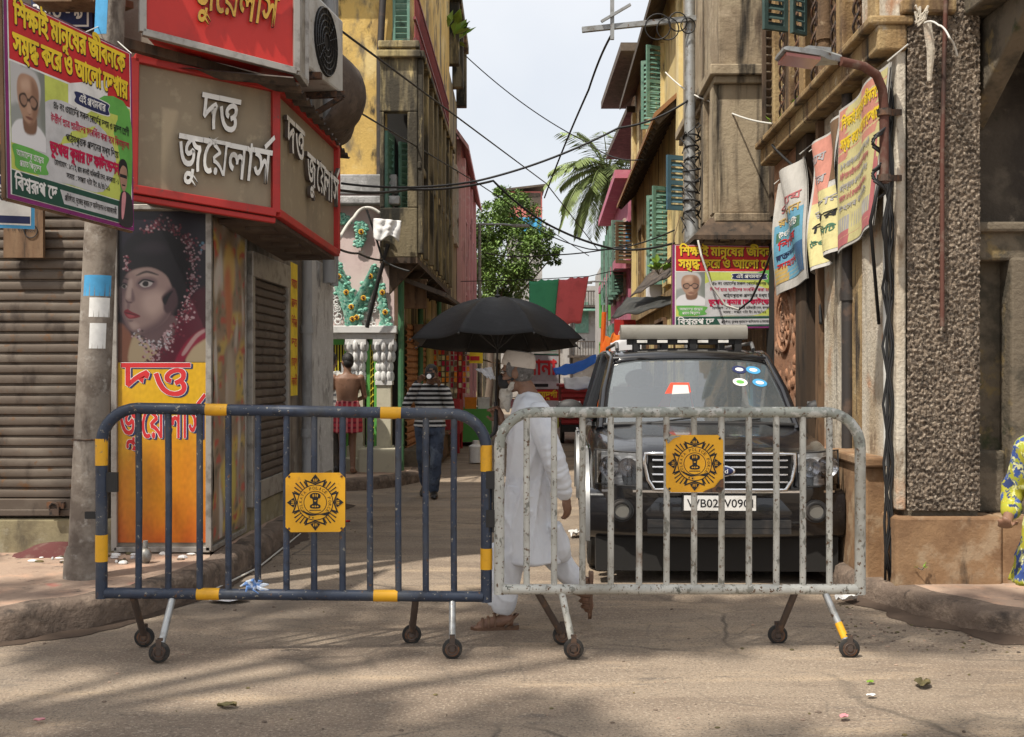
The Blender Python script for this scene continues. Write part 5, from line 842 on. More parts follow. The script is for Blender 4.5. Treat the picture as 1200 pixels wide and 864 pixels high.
mat('shutter_blue', (.05, .12, .17), [((.08, .18, .24), 5, .5, .7)], .7)
louvre(b, (yr(16.3)-.02, 16.3, 0), (yr(16.3)-.38, 16.15, 0), 3.95, 4.75, 'shutter_blue')
louvre(b, (yr(27)-.05, 26.9, 0), (yr(27)-.5, 26.7, 0), 4.2, 5.2, 'wood_brown')
for d in (16.0, 17.05, 26.6):
    m = MB(); m.hexa((yr(d), d, .1), (yr(d+.4), d+.4, .1), (yr(d+.4), d+.4, 7.8), (yr(d), d, 7.8), (-.1, 0, 0)); m.build('pilaster', 'plaster_cream', b, bevel=.01)
mat('plaster_rose', (.5, .16, .24), [((.58, .26, .33), 3, .48, .7), ((.36, .11, .17), 4, .52, .7, (1, 1, .3))], .85)
b = block('rose_house', 'deep pink house beside the palm, far along the right row', [(yr(27)-.15, 27.2), (9, 27.2), (9, 36), (yr(36)-.1, 36)], 6.4, 'plaster_rose'); windows(b, lambda d: yr(d)-.15, (28.5, 30.5, 33), (1, 3.6), .9, 1.8, -1, 'plaster_pale', 'void_dark', 'shutter_green')
m = MB(); m.hexa((yr(27)-.5, 27, 4.1), (yr(36)-.5, 36, 4.1), (yr(36)-.5, 36, 4.3), (yr(27)-.5, 27, 4.3), (.5, 0, 0)); m.hexa((yr(27)-.5, 27, 6.3), (yr(36)-.5, 36, 6.3), (yr(36)-.5, 36, 6.5), (yr(27)-.5, 27, 6.5), (.5, 0, 0)); m.build('cornice', 'plaster_rose', b)
b = block('ochre_house', 'tall dark-eaved house between the cream house and the palm, right row', [(yr(27)+.3, 27.1), (9, 27.1), (9, 33), (yr(33)+.3, 33)], 9.6, 'plaster_tan')
m = MB(); m.box(yr(27)-.35, 6, 27, 33, 9.4, 9.6); m.box(yr(27)-.2, 6, 27, 33, 7.9, 8.05); m.build('eave', 'eave_dark', b)
mat('plaster_grey', (.36, .34, .32), [((.26, .24, .22), 2, .45, .68), ((.46, .44, .42), 5, .55, .7)], .9)
b = block('weathered_house', 'weathered brick house with green-painted doors, far down the right row', [(3.35, 36.5), (9, 36.5), (9, 50), (3.75, 50)], 5.8, 'plaster_grey'); windows(b, lambda d: 3.35+.03*(d-36.5), (38, 41, 44.5), (1, 3.4), 1, 1.7, -1, 'gate_green', 'shutter_green')
b = block('far_house', 'grey flat-roofed house closing the view at the street end', [(-1.2, 66), (3.2, 66), (3.2, 72), (-1.2, 72)], 5.2, 'plaster_grey', cornice='plaster_grey')
for x in (-.6, .6, 1.8):
    m = MB().use('shutter_green'); m.box(x, x+.8, 65.93, 66.0, 2.8, 4.4); m.build('window', None, b)
b = block('far_house', 'grey far house with a green tin lean-to, right of the street end', [(3.0, 58), (7, 58), (7, 66), (3.0, 66)], 6.0, 'plaster_grey')
for z in (2.3, 4.9):
    m = MB(); m.box(2.9, 5.2, 57.3, 58, z, z+.12)
    for i in range(16): m.box(2.95+.14*i, 2.99+.14*i, 57.33, 57.37, z+.12, z+.8)
    m.box(2.9, 5.2, 57.31, 57.39, z+.8, z+.86); m.build('balcony', 'tin_dark', b)
m = MB(); m.tube([(3.1, 57.9, 0), (3.1, 57.9, 6)], .07, 8); m.build('drainpipe', 'pipe_black', b)
for x in (3.3, 4.4):
    m = MB().use('shutter_green'); m.box(x, x+.7, 57.94, 58.0, 3.6, 5.2); m.build('window', None, b)
m = MB(); m.hexa((2.9, 57.9, 5.0), (5, 57.9, 5.0), (5, 57.2, 4.7), (2.9, 57.2, 4.7), (0, 0, .06)); m.build('lean_to', 'shutter_green', b)
b = block('red_topped_house', 'distant tall house with a red upper storey and blue sheeting, above the tree', [(-.3, 68), (1.85, 68), (1.85, 74), (-.3, 74)], 11.2, 'plaster_grey')
mat('red_storey', (.5, .16, .14), rough=.85); mat('sheet_blue', (.05, .33, .6), rough=.5)
m = MB(); m.box(-.3, 1.85, 67.9, 74, 10.9, 12.6); m.build('upper_storey', 'red_storey', b); m = MB(); m.hexa((-.5, 67.6, 12.6), (2.05, 67.6, 12.9), (2.05, 74, 13.3), (-.5, 74, 12.8), (0, 0, .12)); m.box(-.2, 1.75, 67.85, 67.92, 11.7, 12.5); m.build('roof', 'eave_dark', b)
m = MB(); m.grid(lambda u, v: Vector((-.2+2*u, 67.8+.08*math.sin(u*20), 9.9+1.1*v)), 20, 3); m.build('sheeting', 'sheet_blue', b)
# ================================================================ shop signs
A, Bq, Cq, Dq = P(157, 69, 8.0), P(322, 104, 8.5), P(322, 250, 8.5), P(155, 222, 8.0)
E2, F2 = P(392, 172, 10.4), P(392, 297, 10.4)
sg = thing('shop_sign', 'beige wrap-around sign box with red frame and white raised letters, over the poster case', 'sign', Dq)
back = Vector((-.05, .5, 0))
m = MB(); m.hexa(A, Bq, Cq, Dq, back); m.hexa(Bq+Vector((0, .02, 0)), E2, F2, Cq+Vector((0, .02, 0)), (-.4, .1, 0)); m.build('panel', 'sign_beige', sg)
m = MB()
nf = (Bq-A).cross(Dq-A).normalized(); nf = nf if nf.y < 0 else -nf
ns = (E2-Bq).cross(Cq-Bq).normalized(); ns = ns if ns.x > 0 else -ns
for a, b, n in ((A, Bq, nf), (Dq, Cq, nf), (Dq, A, nf), (Cq, Bq, nf), (Bq, E2, ns), (Cq, F2, ns), (E2, F2, ns)):
    m.beam(a+n*.012, b+n*.012, .062, .075, n)
m.beam(Dq+Vector((0, .0, -.06)), Cq+Vector((0, 0, -.06)), .05, .04); m.build('frame', 'sign_red', sg, bevel=.006)
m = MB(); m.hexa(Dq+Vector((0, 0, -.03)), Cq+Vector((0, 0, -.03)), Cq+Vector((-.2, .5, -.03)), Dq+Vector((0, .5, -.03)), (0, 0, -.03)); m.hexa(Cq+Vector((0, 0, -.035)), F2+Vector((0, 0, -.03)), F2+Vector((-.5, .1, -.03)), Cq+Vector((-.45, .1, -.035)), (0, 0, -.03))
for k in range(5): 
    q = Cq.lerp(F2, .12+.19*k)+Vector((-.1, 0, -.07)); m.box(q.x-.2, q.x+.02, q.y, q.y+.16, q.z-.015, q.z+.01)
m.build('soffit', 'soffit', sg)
def up(a, b): return (a-b).normalized()
mp = frame(Dq+nf*.004, Cq-Dq, A-Dq); WF = (Cq-Dq).length; HF = (A-Dq).length
m = MB(); text(m, 'd1', mp, WF*.40, HF*.575, WF*.265, .40, 'letter_white', .012, .035, .01, 'letter_side'); text(m, 'd2', mp, WF*.27, HF*.22, WF*.655, .40, 'letter_white', .012, .035, .01, 'letter_side'); m.build('lettering', None, sg)
mp = frame(Cq+ns*.004, F2-Cq, Bq-Cq); WS = (F2-Cq).length; HS = (Bq-Cq).length
m = MB(); text(m, 'd1', mp, WS*.08, HS*.58, WS*.26, .40, 'letter_white', .012, .035, .01, 'letter_side'); text(m, 'd2', mp, WS*.40, HS*.44, WS*.56, .40, 'letter_white', .012, .035, .01, 'letter_side'); m.build('lettering', None, sg)
# the bright red board above
a, b = P(167, 38, 7.75), P(347, 84, 8.25); up_ = Vector((0, 0, 1.05))
rb = thing('sign_board', 'bright red sign board with gold raised letters, above the beige sign', 'sign', a)
m = MB(); m.hexa(a, b, b+up_, a+up_, (-.02, .35, 0)); m.build('panel', 'sign_red_bright', rb)
m = MB(); n = (b-a).cross(up_).normalized(); n = n if n.y < 0 else -n
for p, q in ((a, b), (a+up_, b+up_), (a, a+up_), (b, b+up_), (b+Vector((.0, .36, 0)), b+up_+Vector((0, .36, 0))), (b, b+Vector((0, .36, 0)))): m.beam(p, q, .05, .05, n)
m.hexa(b+Vector((.005, .02, 0)), b+Vector((.005, .36, 0)), b+up_+Vector((.005, .36, 0)), b+up_+Vector((.005, .02, 0)), (-.03, 0, 0)); m.build('frame', 'tin_frame', rb, bevel=.004)
m = MB(); mp = frame(a+n*.004, b-a, up_); L_ = (b-a).length
text(m, 'd2', mp, L_*.27, .27, L_*.55, .37, 'letter_gold', .012, .03, .01, 'letter_side'); text(m, 'd1', mp, L_*.4, .66, L_*.25, .37, 'letter_gold', .012, .03, .01, 'letter_side'); m.build('lettering', None, rb)
# air conditioner beside it
ac = thing('air_conditioner', 'white air conditioner outdoor unit hung beside the red board', 'air conditioner', (-1.75, 8.75, 4.0))
mat('ac_white', (.5, .5, .48), [((.36, .34, .31), 4, .48, .7), ((.2, .17, .14), 9, .6, .72)], .5)
m = MB(); m.box(-1.98, -1.66, 8.72, 9.6, 3.98, 4.62); m.build('casing', 'ac_white', ac, bevel=.02)
m = MB()
for r_ in (.27, .22, .17, .12, .07): m.ring((-1.645, 9.12, 4.3), (1, 0, 0), r_, .006, 28, 5)
for k in range(16): 
    t = k*math.pi/8; m.tube([(-1.645, 9.12+.06*math.cos(t), 4.3+.06*math.sin(t)), (-1.645, 9.12+.275*math.cos(t), 4.3+.275*math.sin(t))], .004, 4)
m.build('fan_grille', 'black_paint', ac)
m = MB(); m.cyl((-1.662, 9.12, 4.3), (-1.652, 9.12, 4.3), .28, 28); m.build('fan_well', 'void_dark', ac)
m = MB(); m.beam((-2.3, 8.85, 3.95), (-1.6, 8.85, 3.95), .05, .05); m.build('bracket', 'rust_iron', ac); m = MB(); m.beam((-2.3, 9.45, 3.95), (-1.6, 9.45, 3.95), .05, .05); m.beam((-2.3, 9.45, 3.55), (-1.62, 9.45, 3.93), .04, .04); m.build('bracket', 'rust_iron', ac); ac.rotation_euler.z = -.16; ac.location.x += .07
# brown cloth hood over the side
mat('cloth_brown', (.1, .075, .06), [((.16, .12, .095), 5, .45, .7), ((.05, .04, .033), 7, .55, .7)], .9, bump=(20, .4, .02))
m = MB()
def hood(u, v):
    t = math.pi*v; r = .42
    return Vector((-1.92+r*math.sin(t)*(.55+.45*math.sin(math.pi*min(1, u*1.2))), 10.9+1.2*u, 4.45-.42*math.cos(t)*1.0+.03*noise.noise(Vector((u*5, v*6, 0)))))
m.grid(hood, 12, 16); o = solo(m, 'cloth_hood', 'cloth_brown', 'rounded brown cloth hood bulging from the shop corner near the air conditioner', 'awning', smooth=180); q = o.modifiers.new('s', 'SOLIDIFY'); q.thickness = .03

# ---- the corner poster case
pc = thing('poster_case', 'corner poster case with a portrait of a girl in bridal jewellery above a yellow panel', 'display case', (-2.66, 8.7, .2))
m = MB(); m.box(-3.04, -2.31, 8.48, 9.52, .26, 2.84); m.build('case', 'shop_wall', pc)
m = MB()
for (x, y) in ((-3.03, 8.46), (-2.31, 8.46), (-2.30, 9.52)): m.box(x-.022, x+.022, y-.02, y+.022, .23, 2.86)
for z in (.24, 2.85): m.box(-3.03, -2.3, 8.44, 8.485, z-.02, z+.02); m.box(-2.325, -2.28, 8.46, 9.52, z-.02, z+.02)
m.build('frame', 'tin_frame', pc, bevel=.004)
pw, ph = .69, 1.15
fr = frame((-3.015, 8.474, 1.67), (1, 0, 0), (0, 0, 1))
SK = (.205, .14, .132); SH = (.085, .05, .058); HR = (.006, .005, .008)
girl = [
 ([(200, 840), (300, 600), (390, 500), (510, 450), (510, 845)], (.075, .008, .02), 16), ([(25, 845), (22, 640), (75, 650), (105, 720), (95, 845)], (.16, .06, .035), 10), ([(85, 845), (112, 690), (165, 680), (240, 760), (200, 845)], (.3, .235, .15), 8),
 ([(390, 845), (430, 752), (510, 715), (510, 845)], (.34, .27, .17), 8), ([(330, 840), (400, 720), (500, 650), (505, 700), (430, 760), (370, 845)], (.2, .012, .035), 8), ([(370, 790), (440, 690), (505, 655), (505, 668), (450, 710), (385, 800)], (.33, .2, .2), 4),
 ([(28, 480), (30, 300), (80, 175), (180, 115), (290, 108), (390, 150), (445, 260), (430, 430), (395, 570), (320, 605), (290, 480), (150, 350), (60, 400)], HR, 10),
 ([(160, 660), (300, 585), (345, 620), (325, 690), (285, 750), (220, 760), (150, 705)], (.1, .06, .066), 9),
 ([(60, 335), (120, 320), (210, 320), (292, 366), (326, 430), (318, 530), (300, 592), (255, 642), (195, 674), (130, 684), (82, 656), (56, 596), (38, 545), (31, 470), (44, 390)], SK, 3),
 ([(29, 470), (40, 390), (64, 350), (86, 400), (74, 460), (60, 540), (88, 640), (140, 690), (76, 660), (50, 596), (34, 545)], SH, 18, .9),
 ([(250, 660), (300, 600), (330, 530), (330, 440), (296, 450), (290, 545), (245, 612), (175, 652), (120, 678), (195, 690)], SH, 26, .95),
 ([(180, 470), (235, 455), (275, 480), (265, 545), (215, 585), (170, 560), (160, 505)], (.31, .225, .205), 34), ([(110, 345), (190, 338), (240, 372), (150, 378)], (.25, .18, .165), 16), ([(92, 630), (120, 622), (140, 645), (110, 662)], (.27, .195, .18), 14),
 ([(126, 420), (150, 385), (205, 378), (236, 402), (220, 436), (160, 446)], (.085, .05, .06), 14, .85), ([(36, 425), (52, 402), (84, 408), (92, 436), (60, 452)], (.08, .048, .058), 9, .85),
 ([(142, 414), (170, 396), (212, 405), (200, 427), (165, 434)], (.3, .27, .27), 3), ([(158, 415), (170, 400), (190, 405), (188, 426), (168, 428)], (.006, .005, .006), 3), ([(136, 410), (168, 388), (220, 401), (214, 408), (170, 397), (142, 416)], HR, 3),
 ([(46, 429), (60, 418), (78, 428), (62, 441)], (.26, .23, .23), 3), ([(50, 430), (60, 419), (70, 424), (66, 440)], (.006, .005, .006), 3), ([(38, 424), (60, 408), (88, 424), (84, 429), (60, 416), (44, 430)], HR, 3),
 ([(128, 366), (180, 343), (240, 362), (236, 368), (182, 355), (134, 370)], HR, 5, .9), ([(40, 392), (58, 380), (84, 388), (80, 394), (58, 388)], HR, 4, .8),
 ([(86, 400), (106, 398), (104, 480), (84, 496), (72, 484)], (.285, .21, .195), 9), ([(104, 440), (118, 492), (112, 512), (100, 500)], SH, 9, .9), ([(70, 500), (84, 512), (104, 512), (100, 520), (78, 519)], (.05, .022, .03), 5), ([(80, 520), (92, 524), (88, 552), (76, 548)], (.13, .08, .085), 6),
 ([(60, 568), (80, 552), (98, 565), (148, 590), (118, 603), (82, 602)], (.15, .012, .022), 3), ([(74, 584), (96, 580), (118, 592), (94, 600)], (.24, .05, .06), 6), ([(62, 570), (90, 574), (146, 590), (90, 580)], (.03, .005, .008), 3), ([(80, 612), (110, 614), (96, 622)], SH, 6, .8),
 ([(30, 412), (44, 255), (140, 172), (275, 195), (345, 320), (356, 480), (322, 445), (284, 368), (205, 326), (125, 334), (72, 366), (46, 420)], HR, 7),
 ([(262, 485), (296, 452), (330, 440), (345, 525), (300, 575), (274, 560), (268, 520)], (.05, .028, .034), 8), ([(266, 500), (290, 470), (322, 452), (300, 490), (280, 530)], HR, 4),
 ([(120, 230), (210, 180), (290, 220), (240, 250)], (.02, .015, .022), 24, .8)]
dt = []
def dots(pts, n, w, cs, s0, s1):
    for i in range(n):
        t = rnd.random()*(len(pts)-1.001); k = int(t); dt.append((pts[k][0]+(pts[k+1][0]-pts[k][0])*(t-k)+rnd.gauss(0, w), pts[k][1]+(pts[k+1][1]-pts[k][1])*(t-k)+rnd.gauss(0, w), rnd.uniform(s0, s1), rnd.choice(cs)))
JW, JR, JD = (.3, .2, .22), (.13, .02, .035), (.06, .012, .022)
dots([(180, 125), (260, 70), (370, 150), (430, 200)], 170, 17, [JW, JR, JR, JD], 4, 9); dots([(405, 180), (432, 300), (432, 400), (405, 520), (395, 620)], 200, 16, [JW, JR, JD, JW], 4, 9)
dots([(395, 540), (340, 640), (290, 760), (200, 835)], 190, 20, [JW, JR, JD], 4, 10); dots([(120, 690), (180, 745), (255, 758), (305, 690)], 150, 15, [(.34, .33, .36), JW, (.05, .03, .035)], 4, 9); dots([(72, 265), (76, 355)], 34, 8, [JR, JW], 4, 8); dots([(462, 185), (485, 215), (470, 250)], 14, 8, [(.1, .22, .32), JW], 5, 11)
paint('portrait', pc, lambda x, y, h: fr(x, ph-y, h), pw, ph, 150, 250, 25, 20, 505, 840, (.013, .010, .02), girl, .0015, dt, tone=.68)
yp = frame((-3.015, 8.474, .29), (1, 0, 0), (0, 0, 1))
def pan(x, y):                                          # the printed ground runs from yellow above to orange at the foot, mottled
    n1 = noise.noise(Vector((x*2.2, y*3, 1)))*.3+noise.noise(Vector((x*7, y*6, 3)))*.14; t = min(1, max(0, (1-y)*1.25-.25+n1)); s_ = .92+.16*noise.noise(Vector((x*30, y*40, 2)))
    return ((.62-.1*t)*s_, (.36-.25*t)*s_, .012*s_)
paint('yellow_ground', pc, yp, .69, 1.375, 60, 110, 0, 0, 1, 1, pan, [], .0012)
m = MB()
for i, (dx, c, of) in enumerate(((.014, 'print_navy', .02), (.0, 'print_white', .02), (0., 'print_red', .009))):
    text(m, 'd1', yp, .035+dx, 1.12-dx*.6, .52, .40, c, of, 0, .002+.001*i); text(m, 'd2', yp, .0+.015+dx, .80-dx*.6, .65, .37, c, of, 0, .002+.001*i)
m.build('lettering', None, pc, recalc=False)
mat('wrapped_poster', (.36, .25, .16), [((.5, .33, .15), 3, .5, .62, (1, 1, .6)), ((.52, .44, .12), 4, .55, .63, (1, 1, .7)), ((.45, .1, .06), 6, .58, .66), ((.5, .48, .46), 2.6, .55, .68, (1, 1, .3)), ((.1, .07, .06), 3.3, .58, .68, (1, 1, .4))], .1, bump=(9, .7, .03))  # pale stretched layer: plastic highlights put into the colour
def side_art(x, y):                                        # ornate printed picture, glints of crumpled plastic painted in as pale streaks
    n = noise.noise(Vector((x*3, y*5, 2))); k = noise.noise(Vector((x*9, y*14, 4))); c = Vector((.27, .19, .13))+Vector((.1, .07, .05))*n
    if n > .12: c = c.lerp(Vector((.5, .36, .08)), min(1, (n-.12)*4))
    if k > .22: c = c.lerp(Vector((.42, .07, .05)), min(1, (k-.22)*5))
    if k < -.25: c = c.lerp(Vector((.1, .09, .06)), min(1, (-.25-k)*4))
    g = noise.noise(Vector((x*7, y*2.2, 9)))
    return tuple(c.lerp(Vector((.55, .52, .48)), min(.8, max(0, g-.2)*2.6)))
paint('wrapped_poster', pc, lambda x, y, h: Vector((-2.288+.012*noise.noise(Vector((x*4, y*3, 2))), 8.5+x, .29+y)), 1.0, 2.54, 50, 110, 0, 0, 1, 2.5, side_art,
  [([(.3, 2.1), (.45, 2.3), (.62, 2.2), (.6, 1.95), (.42, 1.9)], (.5, .33, .1), .05), ([(.35, 2.0), (.5, 2.1), (.55, 1.6), (.4, 1.55)], (.45, .12, .05), .06), ([(.25, .5), (.5, .7), (.7, .5), (.6, .2), (.35, .2)], (.5, .4, .08), .06), ([(.4, 1.4), (.6, 1.45), (.66, 1.0), (.45, .9)], (.4, .33, .25), .07)], 0.)
m = MB(); mp = frame(Vector((XL(11.15)+.03, 11.15, 1.35)), (0, 1, 0), (0, 0, 1)); rect(m, mp, 0, 0, .36, 1.35, 'print_yellow', .004)
for i in range(6): text(m, ['r1', 'r2', 'r3', 'd1', 'far2', 'r4'][i], mp, .04, 1.1-.2*i, .28, .13, 'print_red', .01, 0, .007)
solo(m, 'sign_strip', None, 'narrow yellow upright sign strip with red letters, past the side shutter', 'sign', recalc=False)

# ---- concrete pole with pasted bills
cp = thing('concrete_pole', 'weathered concrete pole with pasted bills in front of the left shutter', 'pole', (-2.89, 7.5, .2))
pb = Vector((-2.885, 7.5, .2)); pt = Vector((-2.70, 7.56, 4.9))
m = MB(); m.tube([pb+(pt-pb)*t for t in (.04, .25, .5, .75, 1.)], [.118, .112, .105, .098, .09], 20); m.build('shaft', 'concrete_pole', cp, smooth=60)
m = MB(); m.tube([pb+Vector((-.01, 0, -.02)), pb+Vector((-.005, 0, .16)), pb+Vector((-.0, 0, .2)), pb+Vector((0, 0, .22))], [.135, .13, .12, .118], 18); m.build('base', 'concrete_pole', cp, smooth=60)
def onpole(t, a0, a1, h, mt, name, label, cat='bill'):
    m = MB(); c = pb+(pt-pb)*t; rr = .1185-.027*t
    m.grid(lambda u, v: pb+(pt-pb)*(t+h*v/4.7)+Vector((rr*math.cos(a0+(a1-a0)*u), rr*math.sin(a0+(a1-a0)*u), 0)), 10, 4)
    return m
m = onpole(.405, -2.2, -.35, .14, 0, '', ''); 
solo(m, 'paper_bill', 'print_skyblue', 'torn blue bill pasted round the concrete pole', 'bill', smooth=180)
for t, a0, a1, h, l in ((.375, -1.7, -.4, .13, 'torn white bill below the blue one on the concrete pole'), (.33, -1.6, -.6, .17, 'lowest white paper scrap on the concrete pole, half peeled'), (.78, -2.6, -1.4, .3, 'faded blue paper high on the concrete pole beside the banner')):
    solo(onpole(t, a0, a1, h, 0, '', ''), 'paper_bill', 'print_white' if t < .7 else 'print_skyblue', l, 'bill', smooth=180)
m = MB(); m.tube([pb+(pt-pb)*.2+Vector((.115*math.cos(a), .115*math.sin(a), 0)) for a in [k*.4 for k in range(17)]], .006, 5); m.build('wire_tie', 'rust_iron', cp)

# ---- printed banners
OLD = [([(0, 1.05), (.3, 1.05), (.24, .6), (-.05, .5)], (.5, .5, .5), .05), ([(.8, 1.05), (1.05, 1.05), (1.05, .3), (.85, .35)], (.2, .22, .2), .08), ([(-.05, -.05), (.05, .22), (.3, .33), (.75, .31), (1.05, .15), (1.05, -.05)], (.7, .7, .72), .015), ([(.38, .18), (.7, .2), (.72, .42), (.36, .42)], (.2, .11, .075), .02),
 ([(.14, .55), (.12, .82), (.3, .98), (.68, .98), (.86, .84), (.84, .6), (.7, .5), (.3, .5)], (.5, .5, .5), .025), ([(.2, .55), (.19, .78), (.33, .9), (.66, .9), (.8, .78), (.79, .55), (.7, .37), (.54, .28), (.35, .35)], (.4, .245, .17), .015), ([(.6, .85), (.8, .75), (.8, .5), (.7, .36), (.56, .3), (.62, .5)], (.22, .12, .08), .06, .8), ([(.3, .8), (.5, .86), (.55, .74), (.34, .7)], (.52, .35, .26), .06),
 ([(.24, .62), (.4, .67), (.5, .61), (.62, .67), (.78, .61), (.74, .51), (.62, .49), (.52, .56), (.38, .48), (.26, .52)], (.04, .03, .03), .012), ([(.28, .61), (.38, .64), (.46, .6), (.44, .54), (.37, .51), (.29, .54)], (.3, .18, .13), .01), ([(.56, .61), (.64, .645), (.74, .6), (.71, .54), (.64, .52), (.57, .55)], (.3, .18, .13), .01),
 ([(.47, .56), (.55, .56), (.585, .44), (.5, .42), (.46, .45)], (.46, .29, .21), .02), ([(.47, .435), (.53, .42), (.58, .44), (.53, .41)], (.12, .06, .045), .01), ([(.4, .375), (.52, .39), (.63, .37), (.52, .35)], (.16, .065, .055), .01), ([(.36, .32), (.52, .3), (.64, .33), (.54, .28)], (.2, .11, .08), .02)]
def man_old(root, mp, x, y, w, h, z): paint('portrait', root, lambda a, b, hh: mp(x+a, y+b, hh), w, h, 50, 80, 0, 0, 1, 1, (.3, .32, .31), OLD, z)
def man_suit(m, mp, x, y, w, h, z):
    q = lambda a, b, hh=0: mp(x+a*w, y+b*h, hh)
    shape(m, [(0, 0), (.1, .38), (.3, .5), (.7, .5), (1, .4), (1, 0)], q, 'print_suit', z); shape(m, [(.2, .1), (.25, .42), (.45, .5), (.55, .42), (.35, .1)], q, 'print_pink', z+.0005)
    shape(m, [(.1, .7), (.12, .88), (.35, .95), (.6, .88), (.65, .7), (.55, .56), (.38, .5), (.2, .56)], q, 'print_skin', z+.001)
    shape(m, [(.04, .7), (.06, .92), (.35, 1), (.65, .94), (.72, .72), (.62, .86), (.35, .9), (.14, .82)], q, 'print_black', z+.0015); rect(m, q, .12, .71, .62, .76, 'print_black', z+.0015); rect(m, q, .26, .585, .5, .605, 'print_black', z+.0015)
def big_banner(root, mp, w, h):
    Y = lambda v: h*(1-v)
    m = MB(); rect(m, mp, 0, 0, w, h, 'print_purple', 0); rect(m, mp, .02*w, .022*h, .985*w, .995*h, 'print_white', .001)
    rect(m, mp, .028*w, Y(.31), .977*w, Y(.008), 'print_red', .002); rect(m, mp, .028*w, Y(.85), .977*w, Y(.32), 'print_lime', .002)
    shape(m, [(.70*w, Y(.33)), (.97*w, Y(.33)), (.97*w, Y(.84)), (.88*w, Y(.82)), (.86*w, Y(.55))], mp, 'print_green', .0024)
    shape(m, [(.27*w, Y(.46)), (.45*w, Y(.42)), (.75*w, Y(.5)), (.84*w, Y(.65)), (.72*w, Y(.83)), (.45*w, Y(.845)), (.2*w, Y(.84)), (.2*w, Y(.6))], mp, 'print_grey', .0028)
    rect(m, mp, .028*w, Y(.975), .977*w, Y(.855), 'print_darkgreen', .0032); shape(m, [(.37*w, Y(.885)), (.85*w, Y(.885)), (.85*w, Y(.955)), (.40*w, Y(.955))], mp, 'print_grey', .0036, False)
    shape(m, [(.035*w, Y(.73)), (.1*w, Y(.72)), (.2*w, Y(.725)), (.29*w, Y(.74)), (.27*w, Y(.79)), (.28*w, Y(.83)), (.15*w, Y(.845)), (.06*w, Y(.84)), (.05*w, Y(.79))], mp, 'print_green', .0036)
    shape(m, [(.5*w, Y(.37)), (.51*w, Y(.335)), (.77*w, Y(.335)), (.78*w, Y(.37)), (.77*w, Y(.41)), (.51*w, Y(.41))], mp, 'print_white', .0036); shape(m, [(.505*w, Y(.37)), (.515*w, Y(.34)), (.765*w, Y(.34)), (.775*w, Y(.37)), (.765*w, Y(.405)), (.515*w, Y(.405))], mp, 'print_navy', .004)
    m.build('sheet', None, root, recalc=False)
    m = MB()
    for i, (dx, c, of) in enumerate(((.006, 'print_black', .04), (0, 'print_yellow', .032))):
        text(m, 'h1', mp, .06*w+dx, Y(.125)-dx, .87*w, .155*h, c, of, 0, .005+.001*i); text(m, 'h2', mp, .05*w+dx, Y(.27)-dx, .9*w, .15*h, c, of, 0, .005+.001*i)
    text(m, 'pill', mp, .53*w, Y(.39), .22*w, .062*h, 'print_white', .02, 0, .0055)
    for k, x0, x1, v, s, c in (('b1', .33, .96, .475, .055, 'print_black'), ('b2', .31, .96, .55, .055, 'print_crimson'), ('b3', .42, .86, .62, .055, 'print_black'), ('b5', .33, .86, .765, .042, 'print_black'), ('b6', .42, .78, .815, .042, 'print_black')):
        text(m, k, mp, x0*w, Y(v), (x1-x0)*w, s*h, c, .012, 0, .0055)
    text(m, 'b4', mp, .30*w, Y(.71), .565*w, .09*h, 'print_crimson', .04, 0, .0055)
    text(m, 'n1', mp, .045*w, Y(.945), .3*w, .1*h, 'print_white', .025, 0, .0055); text(m, 'n2', mp, .405*w, Y(.935), .43*w, .045*h, 'print_black', .01, 0, .0055)
    text(m, 'g1', mp, .06*w, Y(.778), .19*w, .045*h, 'print_white', .01, 0, .0055); text(m, 'g2', mp, .08*w, Y(.825), .15*w, .045*h, 'print_white', .01, 0, .0055)
    m.build('lettering', None, root, recalc=False)
    man_old(root, mp, .03*w, Y(.72), .24*w, .40*h, .0034)
    m = MB(); man_suit(m, mp, .855*w, Y(.975), .125*w, .36*h, .0045); m.build('portrait', None, root, recalc=False)
    m = MB(); rect(m, mp, 0, 0, w, h, 'print_white', -.006); m.build('backing', None, root, recalc=False)
tl, tr, br, bl = P(4, -8, 6.15), P(154, 63, 7.4), P(157, 271, 7.4), P(9, 232, 6.15)
def bil(bl, br, tr, tl, w, h, wave=None):
    n = (br-bl).cross(tl-bl).normalized()
    def f(x, y, hh=0.):
        u = x/w; v = y/h; p = (bl*(1-u)+br*u)*(1-v)+(tl*(1-u)+tr*u)*v
        return p+n*(hh+(wave(u, v) if wave else 0))
    return f
bn = thing('banner', 'large red-headed printed banner tied to the concrete pole at the left edge', 'banner', bl, group=None)
w_, h_ = (br-bl).length, (tl-bl).length; big_banner(bn, bil(bl, br, tr, tl, w_, h_), w_, h_)
m = MB(); n_ = (br-bl).cross(tl-bl).normalized()
for a, b in ((bl, br), (tl, tr), (bl, tl), (br, tr)): m.beam(a-n_*.022, b-n_*.022, .022, .022)
m.build('wooden_frame', 'wood_brown', bn)
m = MB(); m.tube([tr, P(128, 40, 7.55)], .004, 5); m.tube([br+(tr-br)*.3, P(120, 200, 7.5)], .004, 5); m.tube([tl+(tr-tl)*.6, P(118, 30, 7.6)], .004, 5); m.build('tie', 'cable_white', bn)
bl, br, tr, tl = P(788, 386, 12.18), P(929, 384, 12.18), P(929, 289, 12.18), P(788, 287, 12.18)
bn = thing('banner', 'red-headed printed banner hung over the street behind the car, under the box balcony', 'banner', bl)
w_, h_ = (br-bl).length, (tl-bl).length; big_banner(bn, bil(bl, br, tr, tl, w_, h_), w_, h_)
m = MB()
for a, b in ((bl, br), (tl, tr), (bl, tl), (br, tr)): m.beam(a+Vector((0, .02, 0)), b+Vector((0, .02, 0)), .02, .02)
